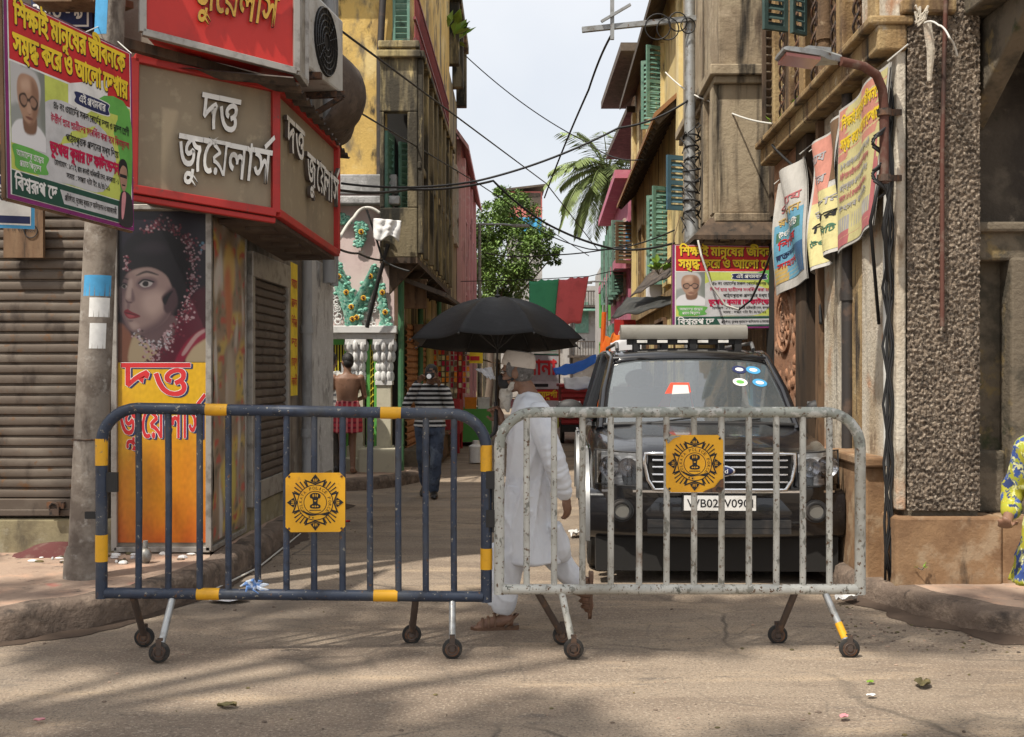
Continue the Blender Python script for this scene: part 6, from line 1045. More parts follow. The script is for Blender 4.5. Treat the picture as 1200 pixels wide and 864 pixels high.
m.tube([tl, tl+Vector((.1, .1, .35))], .004, 5); m.tube([tr, tr+Vector((-.1, .1, .3))], .004, 5); m.build('wooden_frame', 'wood_brown', bn)
# three sun-bleached banners on the right wall
flat('fade_salmon', (.6, .26, .2)); flat('fade_yellow', (.62, .56, .27)); flat('fade_red', (.5, .16, .17)); flat('fade_white', (.66, .64, .6)); flat('fade_blue', (.13, .35, .5)); flat('fade_navy', (.04, .12, .25)); flat('fade_gold', (.55, .38, .12)); flat('fade_green', (.06, .16, .1)); flat('fade_grey', (.4, .39, .4))
def rag(name_label, c4, bands, texts, wave, border='fade_white', folds=None):
    bl, br, tr, tl = c4; w, h = (br-bl).length, ((tl-bl).length+(tr-br).length)/2
    r = thing('banner', name_label, 'banner', bl); mp = bil(bl, br, tr, tl, w, h, wave)
    m = MB(); rect(m, mp, 0, 0, w, h, border, 0, 24, 24)
    for (u0, v0, u1, v1, c) in bands: rect(m, mp, u0*w, v0*h, u1*w, v1*h, c, .003, 20, 16)
    m.build('sheet', None, r, recalc=False); m = MB()
    for (k, u0, u1, v, s, c) in texts: text(m, k, mp, u0*w, v*h, (u1-u0)*w, s*h, c, .025, 0, .007)
    m.build('lettering', None, r, recalc=False)
    m = MB(); m.grid(lambda u, v: mp(u*w, v*h, -.012), 20, 20); m.build('backing', 'fade_white', r, smooth=180)
    m = MB(); m.tube([tl, tl+Vector((.15, .1, .12))], .005, 5); m.build('tie', 'cable_white', r); m = MB(); m.tube([tr, tr+Vector((.12, -.05, .1))], .005, 5); m.build('tie', 'cable_white', r)
def pt2(px, py, off): 
    u = (px-CX)/F; d = (2.6-.285-off)/(u-.038); return P(px, py, d)
rag('sun-bleached red and yellow banner, the nearest on the right wall behind the street lamp', [pt2(982, 298, .1), pt2(1024, 264, .1), pt2(1040, 72, .1), pt2(986, 130, .1)],
    [(.03, .02, .97, .98, 'fade_yellow'), (.03, .62, .97, .98, 'fade_salmon'), (.03, .02, .97, .12, 'fade_red'), (.06, .12, .9, .22, 'fade_grey'), (.35, .13, .8, .2, 'fade_white'), (.9, .03, .97, .6, 'fade_red')],
    [('h1', .08, .92, .84, .11, 'print_yellow'), ('h2', .08, .92, .7, .11, 'print_yellow')]+[(['b1', 'b2', 'b3', 'b5', 'r4'][i % 5], .1, .8, .56-.075*i, .055, 'fade_red' if i % 2 else 'fade_grey') for i in range(5)], lambda u, v: .02*math.sin(u*9+v*2))
rag('twisted pale orange and yellow banner sagging between two others on the right wall', [pt2(955, 322, .1), pt2(982, 290, .1), pt2(987, 132, .1), pt2(948, 178, .1)],
    [(.03, .55, .6, .98, 'fade_salmon'), (.03, .03, .97, .55, 'fade_yellow'), (.6, .6, .97, .98, 'wood_brown')], [('r1', .1, .5, .8, .1, 'fade_grey'), ('r3', .1, .55, .62, .09, 'fade_grey'), ('r2', .1, .8, .42, .08, 'fade_grey'), ('r3', .1, .8, .3, .08, 'print_black'), ('r4', .1, .8, .18, .07, 'fade_green')], lambda u, v: .06*math.sin(u*11+v*5)*(1-.4*v))
rag('bluish crumpled banner with a gold foot, the farthest on the right wall', [pt2(910, 347, .1), pt2(948, 326, .1), pt2(937, 181, .1), pt2(907, 216, .1)],
    [(.05, .08, .95, .6, 'fade_blue'), (.05, .08, .95, .22, 'fade_gold'), (.05, .6, .95, .97, 'fade_white'), (.1, .44, .9, .53, 'fade_green'), (.7, .08, .95, .32, 'fade_navy')],
    [('r1', .15, .9, .68, .09, 'fade_red'), ('r2', .12, .9, .58, .09, 'fade_gold'), ('r4', .15, .85, .47, .07, 'print_white'), ('r3', .15, .8, .37, .09, 'print_red'), ('r2', .12, .7, .28, .07, 'print_navy'), ('r1', .15, .7, .2, .07, 'print_red')], lambda u, v: .04*math.sin(u*8+v*4)*(.4+v))
# ---- street-number plate, posters at the left edge, notice board
sp = P(52, 30, 8.35)
m = MB(); mp = frame(sp, (1, 0, 0), (0, 0, 1)); m.use('print_navy').box(sp.x-.1, sp.x+.36, 8.353, 8.38, sp.z-.02, sp.z+.3); rect(m, mp, -.09, -.01, .335, .25, 'print_white', .002); rect(m, mp, -.09, .004, .32, .24, 'print_navy', .004); text(m, 'blue', mp, -.08, .05, .37, .17, 'print_white', .02, 0, .006)
solo(m, 'number_plate', None, 'dark blue enamel street plate with white letters, above the left banner', 'sign', recalc=False)
m = MB(); m.box(-3.5, -3.05, 8.1, 8.4, 4.3, 4.36); m.beam((-3.3, 7.9, 4.33), (-2.9, 8.4, 4.36), .12, .05); solo(m, 'plank', 'wood_brown', 'brown wooden plank jutting out over the street plate, top left', 'plank')
q = P(-30, 266, 6.6); m = MB(); mp = frame(q, (1, .35, 0), (0, 0, 1)); rect(m, mp, 0, 0, .33, .75, 'print_skyblue', 0); rect(m, mp, .0, .02, .31, .74, 'print_white', .002); rect(m, mp, 0, .03, .305, .075, 'print_navy', .004); rect(m, mp, 0, .26, .305, .31, 'print_navy', .004); rect(m, mp, 0, .32, .305, .5, 'print_black', .004); rect(m, mp, 0, .5, .305, .74, 'print_orange', .004); text(m, 'seva', mp, .12, .16, .17, .09, 'print_black', .02, 0, .005)
rect(m, mp, 0, 0, .33, .75, 'print_white', -.01)
solo(m, 'poster', None, 'blue-bordered poster hanging behind the left banner at the picture edge', 'poster', recalc=False)
q = P(4, 302, 8.42); m = MB().use('wood_brown'); m.box(q.x, q.x+.3, 8.42, 8.46, q.z, q.z+.38); mp = frame(q+Vector((0, -.002, 0)), (1, 0, 0), (0, 0, 1)); text(m, 'r3', mp, .03, .2, .13, .12, 'print_black', .0, 0, .003); m.use('print_black').ring(mp(.21, .2, .004), (0, 1, 0), .05, .004, 20, 5); text(m, 'r1', mp, .175, .19, .07, .05, 'print_black', 0, 0, .003)
solo(m, 'notice_board', None, 'brown plywood notice with black writing fixed over the left shutter', 'sign', recalc=False)
# ================================================================ police barricades
mat('paint_navy', (.022, .034, .062), [((.035, .05, .085), 6, .5, .7), ((.012, .017, .03), 11, .5, .68), ((.09, .095, .1), 2.2, .5, .72, (1, 1, 1), .5), ((.26, .24, .2), 46, .635, .66), ((.12, .06, .03), 30, .65, .68)], .45, bump=(60, .15, .004), rv=.12)
mat('band_yellow', (.72, .37, .012), [((.6, .3, .015), 9, .5, .7), ((.3, .2, .08), 26, .62, .72)], .45)
mat('paint_chipped', (.62, .62, .57), [((.5, .5, .46), 9, .45, .66), ((.24, .24, .21), 26, .57, .62, (1, 1, .5)), ((.15, .085, .045), 42, .585, .63), ((.11, .12, .1), 15, .64, .68), ((.3, .28, .23), 1.6, .5, .66, (1, 1, 1), .7), ((.2, .1, .05), 3.4, .6, .7, (1, 1, 1), .6)], .6, bump=(30, .4, .006))
mat('paint_worn_grey', (.34, .36, .32), [((.58, .58, .54), 13, .52, .58, (1, 1, 1)), ((.19, .19, .17), 22, .57, .63), ((.14, .08, .045), 36, .6, .65)], .6, bump=(30, .4, .006))
mat('leg_steel', (.42, .43, .43), [((.25, .24, .22), 12, .45, .68), ((.13, .08, .05), 18, .6, .7)], .4, .6)
mat('leg_dark', (.075, .055, .045), [((.14, .085, .055), 14, .5, .68)], .7, .2)
mat('plate_yellow', (.74, .38, .012), [((.66, .31, .01), 5, .48, .7), ((.5, .25, .03), 18, .62, .74)], .42)
def star(mb, mp, s):                                   # the police star: four winged arms, four ray fans, a lettered ring, the lion capital
    q = lambda x, y, h=0: mp(x*s, y*s, h)
    K, Yl = 'print_black', 'plate_yellow'
    for k in range(4):
        c, sn = math.cos(k*math.pi/2), math.sin(k*math.pi/2)
        r = lambda x, y, h=0, c=c, sn=sn: q(x*c-y*sn, x*sn+y*c, h)
        shape(mb, [(-.15, .28), (-.185, .4), (-.10, .365), (0, .33), (.10, .365), (.185, .4), (.15, .28)], r, K, .002, False)
        shape(mb, [(-.12, .285), (-.145, .355), (-.09, .335), (0, .305), (.09, .335), (.145, .355), (.12, .285)], r, Yl, .003, False)
        shape(mb, [(-.085, .37), (-.05, .42), (0, .485), (.05, .42), (.085, .37), (0, .335)], r, K, .0025, False)
        for x in (-.03, 0, .03): shape(mb, [(x*.8-.006, .36), (x-.006, .41), (x+.006, .41), (x*.8+.006, .36)], r, Yl, .0035, False)
        for j in range(7):
            a = math.radians(45+(j-3)*8.5); ln = .475-.032*abs(j-3); w = .011
            d = (math.cos(a), math.sin(a)); e = (-d[1], d[0])
            shape(mb, [(d[0]*.3-e[0]*w*.6, d[1]*.3-e[1]*w*.6), (d[0]*ln-e[0]*w, d[1]*ln-e[1]*w), (d[0]*ln+e[0]*w, d[1]*ln+e[1]*w), (d[0]*.3+e[0]*w*.6, d[1]*.3+e[1]*w*.6)], r, K, .0018, False)
    def disc(rad, m, h): mb.use(m).poly([q(rad*math.cos(t), rad*math.sin(t), h) for t in [2*math.pi*i/40 for i in range(40)]])
    disc(.31, K, .004); disc(.295, Yl, .0045); disc(.20, K, .005); disc(.187, Yl, .0055)
    words = 'KOLKATA POLICE FORCE'
    for i, ch in enumerate(words):
        if ch == ' ': continue
        t = math.radians(215-i*13.2); o = q(.222*math.cos(t), .222*math.sin(t), 0); 
        ux = (math.sin(t), -math.cos(t)); uy = (math.cos(t), math.sin(t))
        r = lambda x, y, h=0, t=t, ux=ux, uy=uy: q(.225*math.cos(t)+ux[0]*x+uy[0]*y, .225*math.sin(t)+ux[1]*x+uy[1]*y, h)
        latin(mb, ch, r, -.022 if ch != 'I' else -.008, 0, .04 if ch != 'I' else .014, .075, K, .006, .0)
    shape(mb, [(-.26, -.12), (-.1, -.225), (.08, -.21), (.2, -.225), (.24, -.16), (.1, -.19), (-.06, -.195)], q, K, .0062)
    for x, y in ((-.1, -.25), (-.04, -.262), (.17, -.2)): shape(mb, [(x-.018, y), (x, y+.018), (x+.018, y), (x, y-.018)], q, K, .0066, False)
    shape(mb, [(-.09, .13), (-.05, .16), (0, .168), (.05, .16), (.09, .13), (.085, .08), (.05, .06), (.04, -.01), (.06, -.03), (.09, -.05), (.08, -.095), (0, -.105), (-.08, -.095), (-.09, -.05), (-.06, -.03), (-.04, -.01), (-.05, .06), (-.085, .08)], q, K, .006)
    for x, y, a, b in ((-.035, .12, .012, .03), (.035, .12, .012, .03), (0, .125, .008, .03), (0, .03, .022, .012), (-.04, -.065, .018, .014), (.04, -.065, .018, .014), (0, -.065, .012, .02)): shape(mb, [(x-a, y), (x, y+b), (x+a, y), (x, y-b)], q, Yl, .0066)
    shape(mb, [(-.1, -.125), (.1, -.125), (.1, -.14), (-.1, -.14)], q, K, .006, False)
def barricade(name, label, loc, rz, tilt, L, ztop, zbot, bars, frame_m, vert_m, bar_m, plate, legs, rad, extra):
    t = thing(name, label, 'barricade', loc, rot=None, rz=rz, group='steel police barricades across the street')
    sl = math.tan(tilt); Z = lambda x, z: z-sl*x
    cr = .2
    m = MB()
    def arc(cx, cz, a0, a1, k=8): return [(cx+cr*math.cos(a0+(a1-a0)*i/k), 0, Z(cx, cz+cr*math.sin(a0+(a1-a0)*i/k))) for i in range(k+1)]
    top = arc(cr, ztop-cr, math.pi, math.pi/2)+arc(L-cr, ztop-cr, math.pi/2, 0)
    m.use(frame_m).tube(top, rad, 12)
    m.use(vert_m).tube([(0, 0, Z(0, zbot-rad*.9)), (0, 0, Z(0, ztop-cr+.005))], rad*.99, 12); m.tube([(L, 0, Z(L, zbot-rad*.9)), (L, 0, Z(L, ztop-cr+.005))], rad*.99, 12)
    m.use(vert_m if vert_m != frame_m else frame_m).tube([(rad*.6, 0, Z(0, zbot)), (L-rad*.6, 0, Z(L, zbot))], rad*.96, 12)
    m.build('frame', None, t, smooth=50, local=True)
    for x in bars:
        m = MB(); m.tube([(x, 0, Z(x, zbot)), (x+.004*math.sin(x*40), 0, Z(x, (zbot+ztop)/2)), (x, 0, Z(x, ztop))], .0185 if rad > .03 else .0175, 10); m.build('bar', bar_m, t, smooth=50, local=True)
    px, pz, ps = plate
    m = MB().use('plate_yellow'); c = .03; hs = ps/2
    pts = [(-hs+c, -hs), (hs-c, -hs), (hs, -hs+c), (hs, hs-c), (hs-c, hs), (-hs+c, hs), (-hs, hs-c), (-hs, -hs+c)]
    m.prism([(px+x, -.026, Z(px, pz)+y) for x, y in pts], (0, .004, 0)); mp = frame((px, -.0262, Z(px, pz)), (1, 0, 0), (0, 0, 1)); star(m, mp, ps*.98)
    for x in (-1, 1):
        for z in (-1, 1): m.use('rust_iron').ell((px+x*(hs-.02), -.028, Z(px, pz)+z*(hs-.02)), (.007, .004, .007), 8, 5)
    if extra == 'white':
        m.use('rust_iron'); shape(m, [(hs-.12, -hs-.001), (hs-.1, -hs+.012), (hs-.05, -hs+.03), (hs-.02, -hs+.07), (hs+.001, -hs+.08), (hs+.001, -hs+.02), (hs-.02, -hs-.001)], lambda x, y, h=0: mp(x, y, h), 'rust_iron', .0072, False)
        shape(m, [(-hs, hs-.02), (-hs+.03, hs-.002), (-hs+.09, hs-.004), (-hs+.04, hs-.02), (-hs+.01, hs-.05)], mp, 'paint_worn_grey', .0072, False)
    m.build('emblem_plate', None, t, local=True, recalc=False)
    wr = .056
    for (x, xe_, y, mt, band) in legs:
        m = MB().use(mt); a = Vector((x, 0, Z(x, zbot-rad*.6))); b = Vector((xe_, y, wr+.0)); d = (b-a)
        m.tube([a, b-d.normalized()*.03], .02, 10)
        if band: m.use('band_yellow').tube([a+d*.55, a+d*.82], .0215, 10)
        m.use('leg_dark')
        for s in (-1, 1): m.beam(b+Vector((0, s*.017-.0, .075)), b+Vector((0, s*.017, -.012)), .03, .005, (0, 1, 0))
        lg = m.build('leg', None, t, smooth=50, local=True)
        m = MB().use('rubber'); m.tube([b+Vector((0, -.014, 0)), b+Vector((0, -.011, 0)), b+Vector((0, .011, 0)), b+Vector((0, .014, 0))], [wr*.93, wr, wr, wr*.93], 26)
        m.use('rust_iron'); m.cyl(b+Vector((0, -.018, 0)), b+Vector((0, .018, 0)), wr*.72, 22); m.use('leg_dark').cyl(b+Vector((0, -.026, 0)), b+Vector((0, .026, 0)), .014, 10)
        m.ring(b+Vector((0, -.018, 0)), (0, 1, 0), wr*.5, .004, 20, 5)
        m.build('wheel', None, lg, smooth=40, local=True)
    return t, Z
X_ = lambda px, d: (px-CX)/F*d
L1 = 2.165; x0 = X_(119, 6.24); k1 = L1/(564-119)
t1, Z1 = barricade('barricade', 'navy blue wheeled barricade with yellow bands on its rails, on the left', (x0, 6.24, 0), math.atan2(.11, L1), .02, L1, 1.394, .352,
    [(p-119)*k1 for p in (161, 195, 231, 264, 298, 331, 363, 396, 428, 461, 493, 526)], 'paint_navy', 'paint_navy', 'paint_navy', ((365-119)*k1, 1.6-(588-435)/F*6.28+.02, .335),
    [((155-119)*k1, (157-119)*k1, .19, 'leg_dark', False), ((200-119)*k1, (194-119)*k1, -.17, 'leg_steel', False), ((481-119)*k1, (475-119)*k1, .18, 'leg_dark', False), ((524-119)*k1, (524-119)*k1, -.17, 'leg_steel', False)], .033, 'navy')
for (a, b) in (((.0, 1.22), (0, 1.07)), ((0, .68), (0, .53)), ((L1, 1.22), (L1, 1.07)), ((L1, .63), (L1, .51)), (((238-119)*k1, 1.394), ((263-119)*k1, 1.394)), (((440-119)*k1, 1.394), ((464-119)*k1, 1.394)), (((228-119)*k1, .352), ((254-119)*k1, .352)), (((432-119)*k1, .352), ((460-119)*k1, .352))):
    m = MB(); m.tube([(a[0], 0, Z1(a[0], a[1])), (b[0], 0, Z1(b[0], b[1]))], .0345, 14); m.build('reflective_band', 'band_yellow', t1, smooth=50, local=True)
for z in (.98,):
    m = MB(); m.box(.03, .09, -.015, .015, z-.06, z+.05); m.build('bracket', 'black_paint', t1, local=True); m = MB(); m.box(-.09, -.03, -.01, .01, z-.21, z-.17); m.build('bracket', 'black_paint', t1, local=True)
m = MB(); m.box(L1+.03, L1+.06, -.02, .02, .85, .93); m.box(L1+.03, L1+.05, -.02, .02, .68, .76); m.tube([(L1+.045, 0, .68), (L1+.045, 0, .98)], .01, 8); m.build('hinge', 'black_paint', t1, local=True)
L2 = 2.06; x2 = X_(585, 6.33); k2 = L2/(1006-585)
t2, Z2 = barricade('barricade', 'chipped white wheeled barricade with peeling paint, on the right in front of the black car', (x2, 6.33, 0), .0, .0, L2, 1.365, .355,
    [(p-585)*k2 for p in (617, 649, 682, 715, 748, 780, 812, 844, 876, 908, 939, 970)], 'paint_worn_grey', 'paint_chipped', 'paint_chipped', ((812-585)*k2, 1.6-(543-435)/F*6.33, .325),
    [((630-585)*k2, (660-585)*k2, .16, 'leg_dark', False), ((658-585)*k2, (670-585)*k2, -.16, 'paint_chipped', False), ((930-585)*k2, (918-585)*k2, .17, 'leg_dark', False), ((965-585)*k2, (984-585)*k2, -.15, 'leg_steel', True)], .031, 'white')
m = MB()
for z in (.98, .76): m.box(-.075, -.025, -.015, .015, z-.05, z+.05)
m.tube([(-.06, 0, .68), (-.06, 0, 1.04)], .009, 8); m.build('hinge', 'black_paint', t2, local=True)
# knotted blue plastic on the lower rail of the navy barricade
mat('plastic_blue', (.12, .25, .55), [((.5, .55, .62), 20, .5, .58)], .4)
m = MB(); c = P(300, 687, 6.2)
for k in range(7):
    a = k*.9; m.tube([c, c+Vector((.05*math.cos(a), -.02, .03*math.sin(a)+.01)), c+Vector((.085*math.cos(a+.5), -.02+.02*math.sin(k), .035*math.sin(a+.4)))], [.014, .012, .003], 6, flat=.5)
solo(m, 'plastic_knot', 'plastic_blue', 'knotted blue and white plastic strip on the lower rail of the navy barricade', 'plastic strip')

# ================================================================ the black car
def glass_mat(name, tint, rough=.0, ior=1.9, dust=0.):
    m = bpy.data.materials.new(name); m.use_nodes = True; nt = m.node_tree; N = nt.nodes; L = nt.links; N.remove(N['Principled BSDF'])
    tr_ = N.new('ShaderNodeBsdfTransparent'); tr_.inputs[0].default_value = (*tint, 1); gl_ = N.new('ShaderNodeBsdfGlossy'); gl_.inputs['Roughness'].default_value = rough
    fr_ = N.new('ShaderNodeFresnel'); fr_.inputs[0].default_value = ior; mx = N.new('ShaderNodeMixShader')
    L.new(fr_.outputs[0], mx.inputs[0]); L.new(tr_.outputs[0], mx.inputs[1]); L.new(gl_.outputs[0], mx.inputs[2]); out = mx.outputs[0]
    if dust:                                                # pale diffuse dust film, painting a brighter reflection into the pane
        df = N.new('ShaderNodeBsdfDiffuse'); df.inputs[0].default_value = (.55, .62, .66, 1); m2 = N.new('ShaderNodeMixShader'); m2.inputs[0].default_value = dust; L.new(out, m2.inputs[1]); L.new(df.outputs[0], m2.inputs[2]); out = m2.outputs[0]
    L.new(out, N['Material Output'].inputs[0]); MATS[name] = m
glass_mat('car_glass', (.5, .55, .55), rough=.02, ior=2.9); glass_mat('lamp_glass', (.9, .9, .9), ior=1.5); glass_mat('windshield_glass', (.5, .55, .55), rough=.03, ior=2.9, dust=.1)
mat('car_black', (.008, .008, .01), [((.02, .018, .016), 4, .5, .75)], .22, coat=.6, rv=.06)
mat('car_trim', (.015, .015, .016), [((.04, .034, .03), 7, .5, .7)], .6); mat('car_silver', (.27, .275, .28), [((.2, .195, .19), 6, .5, .72)], .42, .6); mat('chrome', (.75, .76, .78), [((.5, .5, .5), 9, .55, .75)], .18, 1.)
mat('reflector', (.6, .6, .62), rough=.15, metal=1.); mat('lamp_back', (.3, .3, .3), [((.6, .6, .6), 14, .48, .6, (1, 1, 3))], .3, .6); mat('lens_grey', (.16, .155, .14), rough=.1); mat('car_inside', (.05, .048, .045), rough=.85); mat('seat_grey', (.11, .105, .1), rough=.9); mat('card_red', (.9, .1, .05), rough=.5); mat('bar_grey', (.25, .24, .21), [((.2, .18, .15), 4, .5, .7)], .5)
car = thing('parked_car', 'black off-road car parked behind the white barricade, facing the camera', 'car', (1.53, 8.22, 0), rz=-math.atan(.038))
def sec(w, zb, zt, cr):
    h = [(0, zb), (w*.78, zb), (w*.95, zb+.05), (w*.995, zb+.16), (w, zb+(zt-zb)*.45), (w*.995, zb+(zt-zb)*.7), (w*.965, zt-.07), (w*.92, zt-.02), (w*.8, zt+cr*.25), (w*.62, zt+cr*.55), (w*.55, zt+cr*.95), (0, zt+cr)]
    return h+[(-x, z) for x, z in h[-2:0:-1]]
st = [(.0, .66, .47, .80, .02), (.03, .77, .42, .90, .03), (.09, .84, .38, .965, .035), (.2, .875, .36, 1.0, .045), (.5, .9, .34, 1.055, .05), (.9, .905, .33, 1.1, .055), (1.25, .905, .33, 1.14, .04), (1.6, .905, .33, 1.15, .0), (2.6, .91, .33, 1.15, 0), (4.1, .905, .35, 1.15, 0), (4.55, .87, .4, 1.13, 0), (4.68, .8, .46, 1.08, 0)]
m = MB(); m.loft([[Vector((x, y, z)) for x, z in sec(w, zb, zt, c)] for y, w, zb, zt, c in st])
bd = m.build('body', 'car_black', car, smooth=35, local=True)
cm = MB()
for y in (.86, 3.72):
    for s in (-1, 1): cm.cyl((s*.60, y, .40), (s*1.2, y, .40), .455, 28)
ct = cm.mesh('cut'); bm = bmesh.new(); bm.from_mesh(ct); bmesh.ops.recalc_face_normals(bm, faces=bm.faces[:]); bm.to_mesh(ct); bm.free()
co = bpy.data.objects.new('cut', ct); COL.objects.link(co); co.parent = car
bo = bd.modifiers.new('b', 'BOOLEAN'); bo.object = co; bo.operation = 'DIFFERENCE'; bo.solver = 'EXACT'
bpy.context.view_layer.update()
me = bpy.data.meshes.new_from_object(bd.evaluated_get(bpy.context.evaluated_depsgraph_get())); bd.modifiers.clear(); bd.data = me; me.set_sharp_from_angle(angle=R(35)); bpy.data.objects.remove(co)
def part(m, name, mt, par=car, **k): return m.build(name, mt, par, local=True, **k)
for y in (.86, 3.72):
    for s in (-1, 1):
        m = MB(); m.loft([[Vector((s*x, y+r*math.cos(a), .40+r*math.sin(a))) for x, r in ((.86, .455), (.935, .46), (.945, .5), (.94, .56), (.895, .575))] for a in [math.pi*(-.06+1.12*i/24) for i in range(25)]], True)
        part(m, 'wheel_arch', 'car_silver', smooth=50)
        m = MB().use('rubber'); m.tube([(s*.66, y, .37), (s*.68, y, .37), (s*.88, y, .37), (s*.90, y, .37)], [.33, .37, .37, .34], 32); w = part(m, 'wheel', None)
        part(MB().use('rubber').tube([(s*.66, y, .37), (s*.9, y, .37)], [.3, .3], 8), 'hub', 'car_trim', w)
        m = MB().use('car_silver'); m.cyl((s*.895, y, .37), (s*.908, y, .37), .225, 28); m.use('car_trim')
        for k in range(6): a = k*math.pi/3; m.ell((s*.91, y+.13*math.cos(a), .37+.13*math.sin(a)), (.008, .045, .045), 10, 6)
        part(m, 'rim', None, w)
# front bumper
m = MB(); m.loft([[Vector((x, y-.1*(1-(x/.9)**2)*.9+.03, z)) for x in [-.9+.09*i for i in range(21)]] for y, z in ((.16, .34), (.08, .36), (.04, .42), (.03, .55), (.04, .66), (.07, .70), (.14, .715))], False, False)
part(m, 'bumper', 'car_black', smooth=45)
m = MB(); m.box(-.86, .86, .1, .3, .1, .4); part(m, 'under_bumper_shade', 'void_dark'); m = MB(); m.box(-.50, .50, -.047, .03, .40, .50); m.box(-.5, .5, -.05, -.03, .445, .452); part(m, 'lower_intake', 'car_trim')  # dark box added as the deep shade under the bumper
m = MB(); m.loft([[Vector((x, -.10*(1-(x/.9)**2)+.055, z)) for x in [-.82+.082*i for i in range(21)]] for z in (.700, .716)], False, False); q = part(m, 'bumper_trim', 'chrome'); q.modifiers.new('s', 'SOLIDIFY').thickness = .012
for s in (-1, 1):
    m = MB().use('car_trim'); m.cyl((s*.68, -.012, .565), (s*.68, .06, .565), .085, 22); m.use('car_trim').ring((s*.68, -.016, .565), (0, 1, 0), .062, .012, 24, 6); m.use('lens_grey').cyl((s*.68, -.016, .565), (s*.68, .0, .565), .05, 20); part(m, 'fog_lamp', None, smooth=40)
# grille
gy = lambda x: -.012-.05*(1-(x/.9)**2)
m = MB(); m.loft([[Vector((x, gy(x)+.0, z)) for x in [-.5+.05*i for i in range(21)]] for z in (.73, .985)], False, False); gr = part(m, 'grille', 'void_dark')
def xbar(z, r, w=.5, dy=-.012): 
    mm = MB(); mm.tube([(x, gy(x)+dy, z) for x in [-w+2*w*i/16 for i in range(17)]], r, 8, flat=1.6); part(mm, 'grille_bar', 'chrome', gr, smooth=60)
for z in (.785, .84, .895, .945): xbar(z, .010, .47)
m = MB(); e = .5
m.tube([(x, gy(x)-.016, z) for x, z in [(-.46, .735)]+[(-.46+.92*i/12, .728) for i in range(13)]+[(.46, .735), (.50, .80), (.525, .92), (.52, .985)]+[(.52-1.04*i/12, .992) for i in range(13)]+[(-.525, .92), (-.50, .80), (-.46, .735)]], .015, 8); part(m, 'grille_surround', 'chrome', gr, smooth=60)
m = MB().use('chrome'); m.ell((0, gy(0)-.03, .868), (.105, .012, .045), 28, 10); m.use('print_navy').ell((0, gy(0)-.036, .868), (.09, .012, .035), 28, 10); latin(m, 'Ford', frame((-.05, gy(0)-.0495, .853), (1, 0, 0), (0, 0, 1)), 0, 0, .1, .045, 'letter_white', .001); part(m, 'badge', None, gr, smooth=60)
# headlamps
for s in (-1, 1):
    def hl(u, v, o=0.):
        x = .545+.315*u; y = -.035+.05*u*u+.17*max(0, u-.55)**2*4*.6-o+.03*v; z = .745+.25*v+.015*u; return Vector((s*x, y, z))
    m = MB(); m.grid(lambda u, v: hl(u, v, -.035), 8, 6); h = part(m, 'headlamp', 'lamp_back')
    m = MB()
    for (u, r) in ((.3, .07), (.7, .078)):
        c = hl(u, .55, -.0); m.loft([[c+Vector((rr*math.cos(a), yy, rr*math.sin(a))) for a in [2*math.pi*i/18 for i in range(18)]] for rr, yy in ((r, -.004), (r*.75, .02), (r*.3, .034), (.01, .036))], False); m.ell(c+Vector((0, .008, 0)), (.018, .018, .018), 8, 6)
    part(m, 'lamp_bowl', 'reflector', h, smooth=50)
    m = MB(); m.grid(lambda u, v: hl(u, v, .012), 10, 6); part(m, 'lamp_cover', 'lamp_glass', h, smooth=180)
    m = MB(); m.tube([hl(u, v, .012) for u, v in [(0, 0), (.5, 0), (1, 0), (1, .5), (1, 1), (.5, 1), (0, 1), (0, .5), (0, 0)]], .008, 6); part(m, 'lamp_rim', 'car_trim', h)
# number plate
m = MB().use('letter_white'); m.box(-.25, .25, -.075, -.06, .575, .685); mp = frame((-.25, -.0755, .575), (1, 0, 0), (0, 0, 1)); latin(m, 'WB02W0901', mp, .02, .025, .46, .085, 'print_black', .001, .01)
m.use('car_trim').box(-.26, .26, -.06, .0, .565, .695); part(m, 'number_plate', None)
